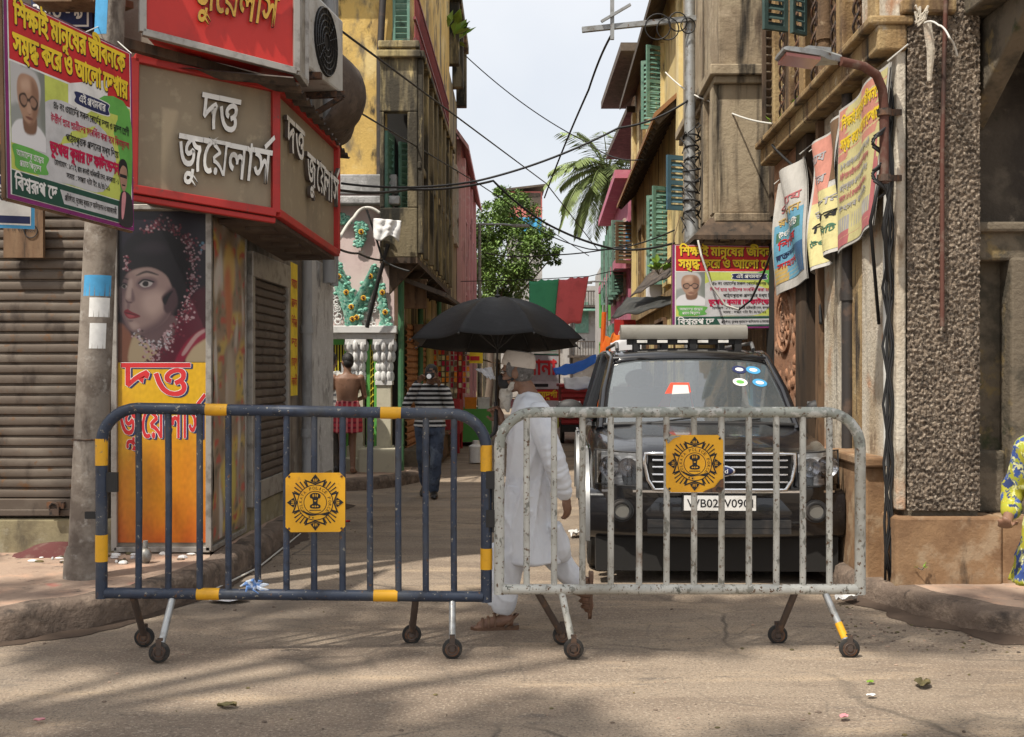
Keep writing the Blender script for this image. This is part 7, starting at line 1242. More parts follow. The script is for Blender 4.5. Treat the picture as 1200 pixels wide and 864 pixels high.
# cabin: pillars, roof, glass
BL = lambda s: Vector((s*.775, 1.12, 1.15)); TL_ = lambda s: Vector((s*.665, 1.80, 1.70))
zr = lambda x: 1.0-(x/.66)**2
m = MB(); rf = []
for y, w, z in ((1.74, .655, 1.695), (1.86, .66, 1.745), (2.1, .665, 1.78), (3, .67, 1.795), (4.1, .66, 1.775), (4.4, .64, 1.73)):
    rf.append([Vector((w*c, y, z+.035*(1-abs(c)**2.2)-(.035 if abs(c) > .97 else 0))) for c in [-1+.1*i for i in range(21)]])
m.loft(rf, False, False); q = part(m, 'roof', 'car_black', smooth=60); so_ = q.modifiers.new('s', 'SOLIDIFY'); so_.thickness = .035; so_.offset = -1
for s in (-1, 1):
    m = MB(); m.tube([BL(s)+Vector((s*.01, -.03, -.05)), BL(s).lerp(TL_(s), .5)+Vector((s*.02, 0, 0)), TL_(s), Vector((s*.675, 2.1, 1.755)), Vector((s*.68, 3.0, 1.77)), Vector((s*.67, 4.2, 1.745)), Vector((s*.7, 4.5, 1.45)), Vector((s*.76, 4.6, 1.1))], [.045, .04, .036, .035, .035, .04, .05, .05], 8); part(m, 'pillar', 'car_black', smooth=60)
    for y0, y1 in ((2.35, 2.38), (3.4, 3.45)):
        m = MB(); m.beam((s*.86, y0, 1.12), (s*.68, y1, 1.76), .09, .04, (0, 1, 0)); part(m, 'pillar', 'car_black')
    for y0, y1, z0, z1 in ((1.25, 2.33, 1.15, 1.72), (2.42, 3.38, 1.15, 1.74), (3.48, 4.4, 1.15, 1.7)):
        m = MB(); m.poly([(s*.855, y0 if y0 > 1.3 else 1.2, 1.15), (s*.855, y1, 1.15), (s*.69, y1, z1), (s*.69, max(y0, 1.88), z1)]); part(m, 'side_window', 'car_glass')
    m = MB(); m.loft([[Vector((s*x, y, z)) for x, y, z in ((.80, 1.25, 1.13), (.9, 1.3, 1.135), (.9, 4.5, 1.12), (.8, 4.5, 1.15))], [Vector((s*x, y, z)) for x, y, z in ((.79, 1.25, 1.16), (.87, 1.3, 1.165), (.87, 4.5, 1.155), (.79, 4.5, 1.17))]]); part(m, 'waistline', 'car_trim')
    m = MB(); m.use('car_trim').beam((s*.8, 1.45, 1.2), (s*.98, 1.42, 1.22), .04, .05); m.use('car_trim').ell((s*1.03, 1.44, 1.27), (.115, .06, .085), 16, 10); m.use('reflector').box(s*1.03-.09, s*1.03+.09, 1.495, 1.503, 1.205, 1.335); part(m, 'mirror', None, smooth=40)
    m = MB(); m.tube([(s*.6, 2.1, 1.8), (s*.6, 2.2, 1.86), (s*.6, 4.0, 1.85), (s*.6, 4.15, 1.79)], .018, 8); part(m, 'roof_rail', 'car_silver', smooth=60)
    for y in (2.5, 3.5):
        m = MB(); m.beam((s*.925, y, .98), (s*.925, y+.2, .98), .02, .03); part(m, 'door_handle', 'chrome')
def ws(u, v, o=0.):
    x = (2*u-1); a = BL(1).lerp(TL_(1), v); return Vector((x*(a.x-.015), a.y-.10*(1-x*x)*(1-.4*v)-o, a.z+.02*(1-x*x)+.0))
m = MB(); m.grid(ws, 24, 10); wsh = part(m, 'windshield', 'windshield_glass', smooth=180)
m = MB(); m.tube([ws(u, 0)+Vector((0, -.012, -.005)) for u in [i/16 for i in range(17)]], .02, 6); part(m, 'windshield_seal', 'car_trim', smooth=60)
m = MB(); m.tube([ws(u, 1)+Vector((0, -.008, .008)) for u in [i/16 for i in range(17)]], .022, 6); part(m, 'windshield_header', 'car_black', smooth=60)
for (u, v, c) in ((.80, .82, 'print_navy'), (.89, .82, 'print_skyblue'), (.78, .62, 'print_white'), (.90, .62, 'print_skyblue')):
    c0 = ws(u, v, .006); n_ = (ws(u+.01, v)-ws(u, v)).cross(ws(u, v+.01)-ws(u, v)).normalized(); ax = (ws(u+.01, v)-ws(u, v)).normalized(); ay = n_.cross(ax)
    m = MB().use(c); m.poly([c0+ax*.062*math.cos(t)+ay*.055*math.sin(t) for t in [i*math.pi/10 for i in range(20)]]); m.use('print_white' if c != 'print_white' else 'print_green'); m.poly([c0+n_*(-.002 if n_.y > 0 else .002)+ax*.035*math.cos(t)+ay*.025*math.sin(t) for t in [i*math.pi/8 for i in range(16)]]); part(m, 'sticker', None, wsh, recalc=False)
for u0, u1 in ((.22, .45), (.60, .82)):
    m = MB(); m.tube([ws(u0, .0, .03), ws(u1, .07, .03)], .008, 6); part(m, 'wiper', 'car_trim')
m = MB(); m.loft([[Vector((x, y, z)) for x in (-.8, -.4, 0, .4, .8)] for y, z in ((1.15, 1.12), (1.5, 1.2), (1.75, 1.15), (1.8, .8))], False, False); m.box(-.8, .8, 1.8, 4.4, .5, .55); m.box(-.75, .75, 4.3, 4.4, .5, 1.15); part(m, 'dashboard', 'car_inside')
for x in (-.38, .38):
    m = MB(); m.loft([[Vector((x+a, y, z)) for a in (-.24, -.2, .2, .24)] for y, z in ((2.3, .9), (2.42, .92), (2.5, 1.42), (2.48, 1.45), (2.36, 1.4), (2.28, .95))]); m.ell((x, 2.46, 1.53), (.13, .05, .09), 12, 8); part(m, 'seat', 'seat_grey', smooth=50)
m = MB(); m.ring((.36, 1.75, 1.2), (0, -.85, .5), .19, .016, 26, 7); part(m, 'steering_wheel', 'car_trim')
m = MB(); m.box(-.7, .7, 3.3, 3.4, .9, 1.35); part(m, 'rear_seat', 'seat_grey')
m = MB().use('card_red'); m.prism([(-.36, 1.3, 1.2), (-.0, 1.3, 1.2), (-.05, 1.36, 1.5), (-.2, 1.36, 1.5)], (0, .006, 0)); m.use('letter_white').prism([(-.22, 1.292, 1.25), (-.03, 1.292, 1.25), (-.06, 1.35, 1.48), (-.18, 1.35, 1.48)], (0, .003, 0)); part(m, 'dashboard_card', None)
m = MB(); m.loft([[Vector((x, 4.42+.1*(1.7-z), z)) for x in (-.6, .6)] for z in (1.15, 1.7)], False, False); part(m, 'rear_window', 'car_glass')
m = MB().use('bar_grey'); m.loft([[Vector((x, 2.28+a, 1.96+b)) for a, b in ((-.12, -.06), (-.14, 0), (-.12, .05), (-.06, .075), (.06, .075), (.12, .04), (.13, -.06))] for x in (-.56, -.55, -.3, 0, .3, .55, .56)]); m.use('car_trim').box(-.5, .5, 2.2, 2.36, 1.85, 1.9)
for x in (-.45, -.2, 0.05, .3, .45): m.box(x, x+.06, 2.18, 2.36, 1.80, 1.9)
m.use('letter_white')
for x in (-.42, -.24, -.06, .12, .30): m.box(x, x+.09, 2.15, 2.17, 1.865, 1.89)
part(m, 'light_bar', None, smooth=45)
m = MB(); m.tube([(-.905, .95+.1*i, .97+.006*i) for i in range(4)], .012, 6); part(m, 'side_trim', 'chrome')
m = MB(); m.box(-.8, .8, .3, 4.5, .28, .5); part(m, 'underbody', 'car_trim'); car.scale = (1.05, 1, 1.0)
# ================================================================ people
mat('skin_brown', (.2, .105, .065), [((.26, .14, .09), 9, .5, .7), ((.13, .065, .042), 14, .56, .72)], .55); mat('skin_dark', (.15, .075, .045), [((.2, .105, .065), 9, .5, .7)], .5)
mat('cotton_white', (.7, .72, .76), [((.62, .645, .7), 7, .5, .7)], .9, bump=(12, .25, .012)); mat('cap_cream', (.56, .5, .44), [((.42, .37, .32), 14, .5, .7)], .9, bump=(120, .4, .004))
mat('hair_grey', (.13, .12, .115), [((.3, .29, .28), 30, .54, .68), ((.07, .065, .06), 24, .52, .66)], .85, bump=(90, .7, .01)); mat('beard_white', (.5, .46, .4), [((.33, .3, .26), 28, .5, .66)], .9, bump=(90, .8, .012))
mat('hair_black', (.012, .011, .01), rough=.6, bump=(90, .6, .008)); mat('mask_black', (.018, .018, .02), rough=.8, bump=(30, .4, .006)); mat('eye_white', (.6, .58, .55), rough=.3)
mat('sandal_brown', (.13, .065, .035), [((.24, .14, .08), 16, .5, .7), ((.05, .03, .02), 10, .52, .7)], .55); mat('jeans_blue', (.055, .075, .12), [((.13, .16, .21), 5, .48, .7), ((.025, .032, .05), 8, .54, .7)], .9, bump=(60, .3, .006))
mat('trousers_dark', (.06, .052, .045), [((.1, .085, .07), 6, .5, .7)], .9); mat('shoe_black', (.015, .014, .013), rough=.45); mat('umbrella_black', (.008, .008, .009), [((.015, .015, .017), 6, .5, .72)], .6, spec=.25, bump=(10, .25, .02))
def wave_mat(name, c1, c2, axis, per, duty=.5, c3=None, axis3=None):
    m = mat(name, c1, rough=.9); nt = m.node_tree; N = nt.nodes; L = nt.links
    tc = N.new('ShaderNodeTexCoord'); sp_ = N.new('ShaderNodeSeparateXYZ'); L.new(tc.outputs['Object'], sp_.inputs[0])
    def band(ax, per, duty):
        a = N.new('ShaderNodeMath'); a.operation = 'DIVIDE'; L.new(sp_.outputs[ax], a.inputs[0]); a.inputs[1].default_value = per
        f = N.new('ShaderNodeMath'); f.operation = 'FRACT'; L.new(a.outputs[0], f.inputs[0]); g = N.new('ShaderNodeMath'); g.operation = 'LESS_THAN'; L.new(f.outputs[0], g.inputs[0]); g.inputs[1].default_value = duty; return g.outputs[0]
    mx = N.new('ShaderNodeMix'); mx.data_type = 'RGBA'; L.new(band(axis, per, duty), mx.inputs['Factor']); mx.inputs['A'].default_value = (*c1, 1); mx.inputs['B'].default_value = (*c2, 1); out = mx.outputs['Result']
    if c3:
        m2 = N.new('ShaderNodeMix'); m2.data_type = 'RGBA'; L.new(band(axis3, per, duty), m2.inputs['Factor']); L.new(out, m2.inputs['A']); m2.inputs['B'].default_value = (*c3, 1); out = m2.outputs['Result']
    L.new(out, N['Principled BSDF'].inputs['Base Color'])
wave_mat('knit_striped', (.55, .55, .55), (.015, .015, .018), 'Z', .058, .55); wave_mat('shirt_check', (.42, .42, .4), (.1, .1, .11), 'Z', .09, .4, (.55, .55, .52), 'X'); wave_mat('lungi_check', (.45, .03, .05), (.2, .01, .03), 'Z', .07, .4, (.6, .2, .2), 'X')
mat('print_dress', (.33, .31, .02), [((.035, .075, .27), 9, .51, .55, (1, 1, .6)), ((.6, .6, .28), 17, .55, .6), ((.02, .035, .12), 13, .57, .61), ((.3, .33, .03), 24, .55, .6)], .9); mat('scarf_blue', (.04, .08, .2), rough=.85)
def basis(f, up_=(0, 0, 1)):
    f = Vector(f).normalized(); r = f.cross(Vector(up_)).normalized(); u = r.cross(f); return r, f, u
def head(m, c, f, s=1., up_=(0, 0, 1)):
    r, f, u = basis(f, up_); M3 = Matrix((r, f, u)).transposed(); c = Vector(c); A = lambda x, y, z: c+(r*x+f*y+u*z)*s
    m.ell(A(0, -.012, .022), (.074*s, .096*s, .102*s), 18, 12, M3); m.ell(A(0, .03, -.04), (.058*s, .062*s, .085*s), 16, 10, M3); m.ell(A(0, .062, -.098), (.03*s, .028*s, .026*s), 12, 8, M3); m.ell(A(0, .02, -.085), (.05*s, .06*s, .035*s), 12, 8, M3)
    m.ell(A(0, .076, .022), (.048*s, .018*s, .014*s), 12, 8, M3); m.tube([A(0, .086, .01), A(0, .104, -.028), A(0, .098, -.04)], [.009*s, .015*s, .013*s], 8)
    for x in (-.04, .04): m.ell(A(x, .062, -.035), (.022*s, .02*s, .022*s), 10, 6, M3)
    m.tube([A(-.022, .088, -.066), A(0, .094, -.064), A(.022, .088, -.066)], .0075*s, 6); m.tube([A(-.02, .086, -.078), A(0, .092, -.079), A(.02, .086, -.078)], .0075*s, 6)
    for x in (-1, 1): m.ell(A(x*.077, -.008, -.012), (.011*s, .024*s, .034*s), 10, 8, M3)
    return A, M3
def hand(m, w, d, n, side, curl=.4, s=1.):
    d = Vector(d).normalized(); n = Vector(n); n = (n-d*n.dot(d)).normalized(); a = d.cross(n); w = Vector(w)
    m.ell(w+d*.047*s, (.04*s, .05*s, .017*s), 12, 8, Matrix((a, d, n)).transposed()); m.ell(w+d*.01*s, (.028*s, .03*s, .02*s), 10, 6, Matrix((a, d, n)).transposed())
    for k, (o, ln) in enumerate(((-.03, .07), (-.0105, .082), (.0095, .077), (.029, .06))):
        p = w+d*.086*s+a*o*s*(-side); ang = .15; pts = [p-d*.03*s, p]
        for q in (.45, .32, .25):
            ang += curl*(.9+.12*k); p = p+(d*math.cos(ang)+n*math.sin(ang))*ln*q*s; pts.append(p)
        m.tube(pts, [.0095*s, .0095*s, .0088*s, .008*s, .0068*s], 8)
    p = w+d*.022*s+a*side*.026*s; q = p+(d*.62+a*side*.66+n*.35).normalized()*.042*s; m.tube([p-d*.01*s, p, q, q+(d*.85+a*side*.1+n*.5).normalized()*.034*s], [.013*s, .0135*s, .0115*s, .009*s], 8)
def limb(m, pts, rad, n=12):
    m.tube(pts, rad, n)
    for p, r_ in zip(pts, rad): m.ell(p, r_*.985, 12, 8)
def foot(m, an, d, s=1., up_=(0, 0, 1), L=.25):
    d = Vector(d).normalized(); an = Vector(an); u = Vector(up_).normalized(); a = d.cross(u)
    m.tube([an+u*-.035*s-d*.055*s, an-d*.02*s-u*.03*s, an+d*.06*s-u*.045*s, an+d*.13*s-u*.062*s, an+d*.165*s-u*.066*s], [.036*s, .042*s, .041*s, .038*s, .026*s], 10, flat=.95)
    for k in range(5): 
        o = (-.034+.017*k)*s; p = an+d*(.16-.006*abs(k-1))*s+a*o-u*.07*s; m.tube([p-d*.03*s, p, p+d*(.03 if k else .038)*s], [.011*s, .0105*s, .009*s], 7)
def rings(m, rs, n=24):                                    # rs: (centre, half width x, half depth y) horizontal ellipses
    m.loft([[Vector(c)+Vector((rx*math.cos(2*math.pi*k/n), ry*math.sin(2*math.pi*k/n), 0)) for k in range(n)] for c, rx, ry in rs])

# ---- the bearded man in white under the umbrella
def Q(px, py, d=6.95): return P(px, py, d)
man = thing('person', 'bearded person in white kurta, trousers and cap walking left under a black umbrella', 'person', (.02, 6.95, 0))
fdir = Vector((-.96, .22, -.05)); hc = Q(605, 436.5)
b = MB(); A, M3 = head(b, hc, fdir, 1.0)
b.tube([hc+Vector((.022, 0, -.05)), Q(616, 454), Q(621, 470)], [.054, .056, .07], 14)
rings(b, [(Q(622, 474), .06, .09), (Q(622, 488), .08, .165), (Q(620, 515), .09, .15), (Q(618, 545), .085, .13), (Q(616, 575), .1, .145), (Q(615, 592), .09, .13)])
sh_n, el_n, wr_n = Q(632, 484, 6.76), Q(650, 542, 6.70), Q(662, 582, 6.74)
limb(b, [sh_n, el_n, wr_n], [.052, .042, .028]); hand(b, wr_n, (Q(667, 606, 6.76)-wr_n), (-.7, .6, -.1), 1, .28, 1.0)
sh_f, el_f, wr_f = Q(618, 486, 7.14), Q(606, 528, 7.2), Q(588, 494, 7.10)
shaft_hand = Q(581, 482, 7.08)
limb(b, [sh_f, el_f, wr_f], [.052, .042, .028]); hand(b, wr_f, (Q(579, 478, 7.1)-wr_f), (-.3, -.9, 0), -1, .75, 1.0)
hip_n, kn_n, an_n = Q(612, 580, 6.87), Q(600, 650, 6.86), Q(591, 716, 6.885)
hip_f, kn_f, an_f = Q(620, 580, 7.03), Q(641, 642, 7.04), Q(679, 684, 7.05)
limb(b, [hip_n, kn_n, an_n], [.085, .055, .036]); limb(b, [hip_f, kn_f, an_f], [.085, .055, .036])
an_n.z = .085; foot(b, an_n, (-1, -.08, 0))
fd = (Q(677, 728, 7.05)-an_f).normalized(); UF = Vector((fd.z, 0, -fd.x)); UF = UF if UF.x < 0 else -UF; foot(b, an_f+fd*.01, fd, 1., UF)
b.fuse(.0065, 2).build('body', 'skin_brown', man, smooth=180)
c = MB()
ks = [(463, 620, .08, .085), (488, 621, .12, .22), (535, 619, .13, .19), (585, 616, .15, .195), (610, 616, .165, .205), (657, 622, .2, .21)]
def onk(px, py):                                          # a point on the near side of the kurta
    for (y0, c0, a0, b0), (y1, c1, a1, b1) in zip(ks, ks[1:]):
        if y0 <= py <= y1: t = (py-y0)/(y1-y0); c_, a, b_ = c0+(c1-c0)*t, a0+(a1-a0)*t, b0+(b1-b0)*t; break
    e = max(-.98, min(.98, (px-c_)/187/a)); return Q(px, py)+Vector((0, -b_*math.sqrt(1-e*e)*.99, 0))
for rd_, ln in ((.016, [(632, 505), (616, 555), (603, 605), (594, 650)]), (.018, [(637, 520), (630, 570), (624, 620), (620, 655)]), (.016, [(640, 560), (642, 600), (648, 645)]), (.014, [(614, 498), (604, 525), (596, 560)]), (.013, [(601, 572), (618, 580), (634, 574)]), (.013, [(604, 586), (620, 596), (636, 592)]), (.014, [(606, 600), (602, 630), (600, 656)]), (.012, [(626, 480), (614, 500), (604, 515)]), (.013, [(628, 600), (632, 630), (636, 656)])):
    c.tube([onk(*q) for q in ln], [rd_*.5]+[rd_]*(len(ln)-2)+[rd_*.7], 8)
for t_ in (.75, .88, 1.0): q = sh_n.lerp(el_n, t_); c.ring(q, (el_n-sh_n)+Vector((.1*math.sin(t_*40), 0, 0)), .058, .013, 20, 6)
for t_ in (.12, .3, .62, .8): q = el_n.lerp(wr_n, t_); c.ring(q, (wr_n-el_n)+Vector((.08*math.sin(t_*30), .05, 0)), .058-.018*t_, .011, 20, 6)
rings(c, [(Q(620, 460), .064, .066), (Q(621, 465), .084, .09), (Q(621, 469), .094, .14), (Q(621, 477), .108, .205), (Q(621, 488), .12, .22), (Q(620, 510), .13, .205), (Q(619, 535), .13, .19), (Q(617, 560), .135, .18), (Q(616, 585), .15, .195), (Q(616, 610), .165, .205), (Q(619, 635), .185, .21), (Q(622, 655), .2, .215), (Q(622, 657), .19, .205)])
c.tube([Q(650, 615, 6.8), Q(656, 640, 6.85), Q(660, 652, 6.9)], [.04, .06, .05], 10)
limb(c, [sh_n+Vector((0, .01, -.005)), el_n, wr_n-Vector((.006, 0, -.02))], [.078, .064, .046]); limb(c, [sh_f, el_f, wr_f+(el_f-wr_f)*.25], [.082, .07, .055])
c.fuse(.008, 2, .012, 5.2, 3, .012).build('kurta', 'cotton_white', man, smooth=180)
c = MB(); limb(c, [hip_n, kn_n+Vector((.01, 0, 0)), Q(591, 706, 6.885)], [.105, .085, .075]); limb(c, [hip_f, kn_f, Q(672, 677, 7.05)], [.115, .092, .066]); 
c.tube([Q(584, 640, 6.9), Q(580, 675, 6.9), Q(578, 708, 6.9)], [.05, .045, .04], 10)
c.fuse(.0085, 2, .01, 6.5, 8, .014).build('trousers', 'cotton_white', man, smooth=180)
c = MB(); cap_f = Vector((-.95, .2, .14)); r_, f_, u_ = basis(cap_f); cc = hc+Vector((.012, 0, .035))
c.loft([[cc+(r_*.082*k*math.cos(t)+f_*.106*k*math.sin(t))+u_*z for t in [2*math.pi*i/28 for i in range(28)]] for z, k in ((.0, 1.0), (.004, 1.03), (.035, 1.01), (.075, .93), (.095, .8), (.1, .4), (.101, .05))]); c.build('cap', 'cap_cream', man, smooth=50)
c = MB(); c.ell(A(0, -.03, -.0), (.079, .083, .075), 18, 12, M3); 
for x in (-.07, .07): c.ell(A(x, .02, .02), (.01, .03, .05), 10, 8, M3)
c.build('hair', 'hair_grey', man, smooth=180)
c = MB(); c.ell(A(0, .066, -.11), (.042, .034, .035), 14, 10, M3); c.tube([A(0, .07, -.105), A(0, .076, -.15), A(0, .078, -.195), A(0, .07, -.25)], [.038, .038, .027, .006], 12)
for x in (-1, 1): c.tube([A(x*.058, .012, -.06), A(x*.05, .03, -.092), A(x*.03, .052, -.112)], [.01, .014, .018], 8)
c.fuse(.006, 2, .007, 22, 2, .006).build('beard', 'beard_white', man, smooth=180)
c = MB(); c.ell(A(0, .068, -.062), (.058, .052, .05), 16, 12, M3); c.ell(A(0, .1, -.03), (.024, .024, .028), 12, 8, M3)
for x in (-1, 1): c.tube([A(x*.05, .075, -.05), A(x*.072, .03, -.045), A(x*.08, -.005, -.03)], .006, 6); c.tube([A(x*.05, .06, -.085), A(x*.07, .02, -.06), A(x*.08, -.01, -.035)], .004, 6)
c.fuse(.006, 2).build('face_mask', 'mask_black', man, smooth=180)
c = MB()
for x in (-.032, .032): c.ring(A(x, .094, .008), fdir, .021, .0025, 18, 5); c.tube([A(x*1.6, .09, .01), A(x*2.4, -.005, .005)], .0022, 5)
c.tube([A(-.012, .1, .01), A(.012, .1, .01)], .0025, 5); c.build('glasses', 'black_paint', man)
for x in (-.031, .031): MB().ell(A(x, .078, .006), .012, 10, 8).build('eye', 'eye_white', man, smooth=180)
def sandal(an, d, u):
    c = MB(); d = Vector(d).normalized(); u = Vector(u).normalized(); a = d.cross(u); so = an-u*.085
    c.loft([[so+d*x+a*w*s_+u*z for (s_, z) in ((-1, .0), (1, .0), (1, .02+.008*(x < -.02)), (-1, .02+.008*(x < -.02)))] for x, w in ((-.09, .025), (-.07, .038), (.0, .036), (.08, .044), (.15, .046), (.19, .034), (.21, .012))])
    for x, w, hh in ((.135, .046, .05), (.10, .048, .062), (.06, .045, .078)): c.tube([so+d*x+a*w*math.cos(t)+u*(.015+hh*math.sin(t)) for t in [math.pi*i/10 for i in range(11)]], .0085, 6)
    c.tube([so-d*.0+a*.046+u*.02, so-d*.07+a*.03+u*.085, so-d*.085+u*.09, so-d*.07-a*.03+u*.085, so-a*.046+u*.02], .0075, 6)
    c.ell(so+d*.06+u*.096-a*.0, (.016, .016, .006), 8, 5)
    return c
sandal(an_n, (-1, -.08, 0), (0, 0, 1)).build('sandal', 'sandal_brown', man, smooth=40);
sandal(an_f+fd*.01, fd, UF).build('sandal', 'sandal_brown', man, smooth=40)
# ---- umbrella
um = thing('umbrella', 'open black umbrella held over the bearded man in white', 'umbrella', shaft_hand)
tilt = Matrix.Rotation(R(-5.5), 4, 'X'); top_ = P(583, 349, 7.0); Rm = .565
def can(rad, th):
    k = ((th/(math.pi/4)) % 1.)-.5
    e = (math.cos(math.pi/8)/math.cos(k*math.pi/4)); q = rad*Rm*(1-(1-e)*rad)*(1-.085*(1-4*k*k)*rad**2)
    z = -.285*(rad**2.1)-.026*(1-4*k*k)*math.sin(rad*2.6)
    t2 = th+math.pi/8
    return Vector((q*math.cos(t2), q*math.sin(t2), z))
T_ = Matrix.Translation(top_) @ tilt
c = MB(); c.grid(lambda u, v: T_ @ can(.03+.97*v, 2*math.pi*u+math.pi/8), 128, 18); o = c.build('canopy', 'umbrella_black', um, smooth=180); o.modifiers.new('s', 'SOLIDIFY').thickness = .002
ts = [k*math.pi/4 for k in range(8)]
for k in range(8):
    th = k*math.pi/4
    q = lambda rad, o=0.: T_ @ (can(rad, th)+Vector((0, 0, -.006-o)))
    c = MB(); c.tube([q(.03), q(.3), q(.6), q(.85), q(1.0)], .003, 6); c.tube([q(.55), T_ @ Vector((0, 0, -.33))], .0025, 5); c.ell(T_ @ (can(1.015, th)), .007, 8, 6); c.build('rib', 'black_paint', um)
c = MB(); c.tube([T_ @ Vector((0, 0, .06)), T_ @ Vector((0, 0, -.3)), shaft_hand+Vector((0, 0, .05))], .006, 8); c.ell(T_ @ Vector((0, 0, .01)), (.02, .02, .012), 10, 6); c.build('shaft', 'black_paint', um)
c = MB(); c.tube([shaft_hand+Vector((0, 0, .06)), shaft_hand+Vector((0, 0, -.09)), shaft_hand+Vector((-.01, 0, -.14)), shaft_hand+Vector((-.04, 0, -.165)), shaft_hand+Vector((-.07, 0, -.14))], .013, 10); c.build('handle', 'black_paint', um, smooth=60)
m = MB(); m.tube([Q(592, 474, 7.03), Q(602, 472, 7.03)], [.026, .028], 14); m.ell(Q(602, 472, 7.03), (.01, .026, .026), 10, 6); solo(m, 'pink_roll', 'print_pink', 'small pink roll clutched in the raised hand of the bearded man', 'bundle', smooth=50)

# ---- the photographer in the striped jersey
def frontal(label, px, d, py_foot, s, spec):
    """a standing figure seen from the front or back; s scales a 1.70 m body; spec holds pose and clothes"""
    base = GP(px, py_foot); base = P(px, py_foot, d); base.z = spec.get('z0', 0.)
    t = thing('person', label, 'person', base); f = Vector(spec.get('face', (0, -1, 0))).normalized(); r, f, u = basis(f)
    B_ = lambda x, y, z: base+(r*x+f*y+u*z)*s
    b = MB(); hcen = B_(*spec.get('head', (0, .02, 1.575))); A, M3 = head(b, hcen, spec.get('look', f), s)
    b.tube([hcen-u*.06*s-f*.02*s, B_(0, -.01, 1.43), B_(0, -.01, 1.38)], [.052*s, .056*s, .08*s], 12)
    tor = [((0, 0, 1.40), .12, .08), ((0, 0, 1.34), .185, .105), ((0, .005, 1.2), .165, .11), ((0, .01, 1.05), .145, .105), ((0, .0, .95), .16, .11), ((0, 0, .86), .165, .115)]
    def rg(m, lst, k=1.):
        n = 24; m.loft([[B_(c[0]+k*w*math.cos(2*math.pi*i/n), c[1]+k*dp*math.sin(2*math.pi*i/n), c[2]) for i in range(n)] for c, w, dp in lst])
    rg(b, tor)
    arms = spec['arms']; legs = spec['legs']
    for (s0, e0, w0, hd, pn, sd_, cu) in arms:
        limb(b, [B_(*s0), B_(*e0), B_(*w0)], [.05*s, .04*s, .027*s]); hand(b, B_(*w0), (r*hd[0]+f*hd[1]+u*hd[2]), (r*pn[0]+f*pn[1]+u*pn[2]), sd_, cu, s)
    for (h0, k0, a0, fd_) in legs:
        limb(b, [B_(*h0), B_(*k0), B_(*a0)], [.085*s, .054*s, .036*s]); foot(b, B_(*a0), (r*fd_[0]+f*fd_[1]+u*fd_[2]), s)
    b.fuse(spec.get('vox', .009), 2).build('body', spec['skin'], t, smooth=180)
    hr = MB(); hr.ell(A(0, -.02, .035), (.081*s, .098*s, .098*s), 16, 10, M3); hr.ell(A(0, -.055, -.01), (.075*s, .06*s, .08*s), 14, 8, M3); hr.build('hair', spec.get('hair', 'hair_black'), t, smooth=180)
    for x in (-.03, .03): MB().ell(A(x, .079, .004), .011*s, 8, 6).build('eye', 'eye_white', t, smooth=180)
    if 'top' in spec:
        c = MB(); k = spec.get('fit', 1.14); rg(c, [((0, -.01, 1.425), .075, .07)]+tor[:-1]+[((0, 0, spec.get('hem', .86)), .17, .12)] if spec.get('hem', .86) > .8 else [((0, -.01, 1.425), .075, .07)]+tor[:-1]+[((0, 0, .75), .2, .15), ((0, 0, spec['hem']), .24, .17)], k)
        for (s0, e0, w0, hd, pn, sd_, cu) in arms:
            e = Vector(e0).lerp(Vector(w0), spec.get('sleeve', .9)); limb(c, [B_(*s0), B_(*e0), B_(*e)], [.072*s, .06*s, .047*s])
        c.fuse(.011, 2, .009, 7, 4, .014).build(spec.get('topname', 'shirt'), spec['top'], t, smooth=180)
    if 'bottom' in spec:
        c = MB()
        if spec.get('wrap'): rg(c, [((0, 0, 1.02), .155, .112), ((0, 0, .9), .185, .14), ((0, 0, .75), .2, .15), ((0, 0, spec['wrap']), .215, .16)])
        else:
            rg(c, [((0, 0, 1.0), .155, .115), ((0, 0, .86), .175, .125), ((0, 0, .80), .17, .12)])
            for (h0, k0, a0, fd_) in legs: limb(c, [B_(*h0), B_(*k0), B_(a0[0], a0[1], a0[2]+.02)], [.1*s, .076*s, .06*s])
        c.fuse(.011, 2, .008, 8, 6, .012).build(spec.get('bname', 'trousers'), spec['bottom'], t, smooth=180)
    if 'shoe' in spec:
        for (h0, k0, a0, fd_) in legs:
            c = MB(); an = B_(*a0); d_ = (r*fd_[0]+f*fd_[1]+u*fd_[2]).normalized(); a_ = d_.cross(u)
            c.loft([[an+d_*x*s+a_*w*s*math.cos(q)+u*(-.085+hh*(.5+.5*math.sin(q)))*s for q in [2*math.pi*i/12 for i in range(12)]] for x, w, hh in ((-.1, .02, .06), (-.085, .04, .11), (-.02, .045, .115), (.06, .048, .085), (.14, .048, .065), (.185, .035, .05), (.2, .01, .03))]); c.build('shoe', spec['shoe'], t, smooth=180)
    return t, B_, A
pm, B_, A = frontal('person in a black and white striped jersey and jeans raising a camera', 504, 14.05, 583, 1.0, dict(
    head=(-.02, .05, 1.56), look=(.02, -1, -.08), skin='skin_brown', top='knit_striped', topname='jersey', hem=.90, bottom='jeans_blue', bname='jeans', shoe='shoe_black', sleeve=.85, vox=.0085, fit=1.2,
    arms=[((-.19, 0, 1.35), (-.26, .10, 1.13), (-.13, .20, 1.44), (.45, .35, .8), (.5, .6, 0), 1, .6), ((.19, 0, 1.35), (.29, .12, 1.17), (.12, .22, 1.47), (-.5, .3, .7), (-.4, .7, 0), -1, .6)],
    legs=[((-.09, 0, .88), (-.08, .08, .48), (-.05, .02, .085), (-.1, 1, 0)), ((.09, 0, .88), (.09, -.02, .5), (.08, -.26, .13), (.15, 1, -.25))]))
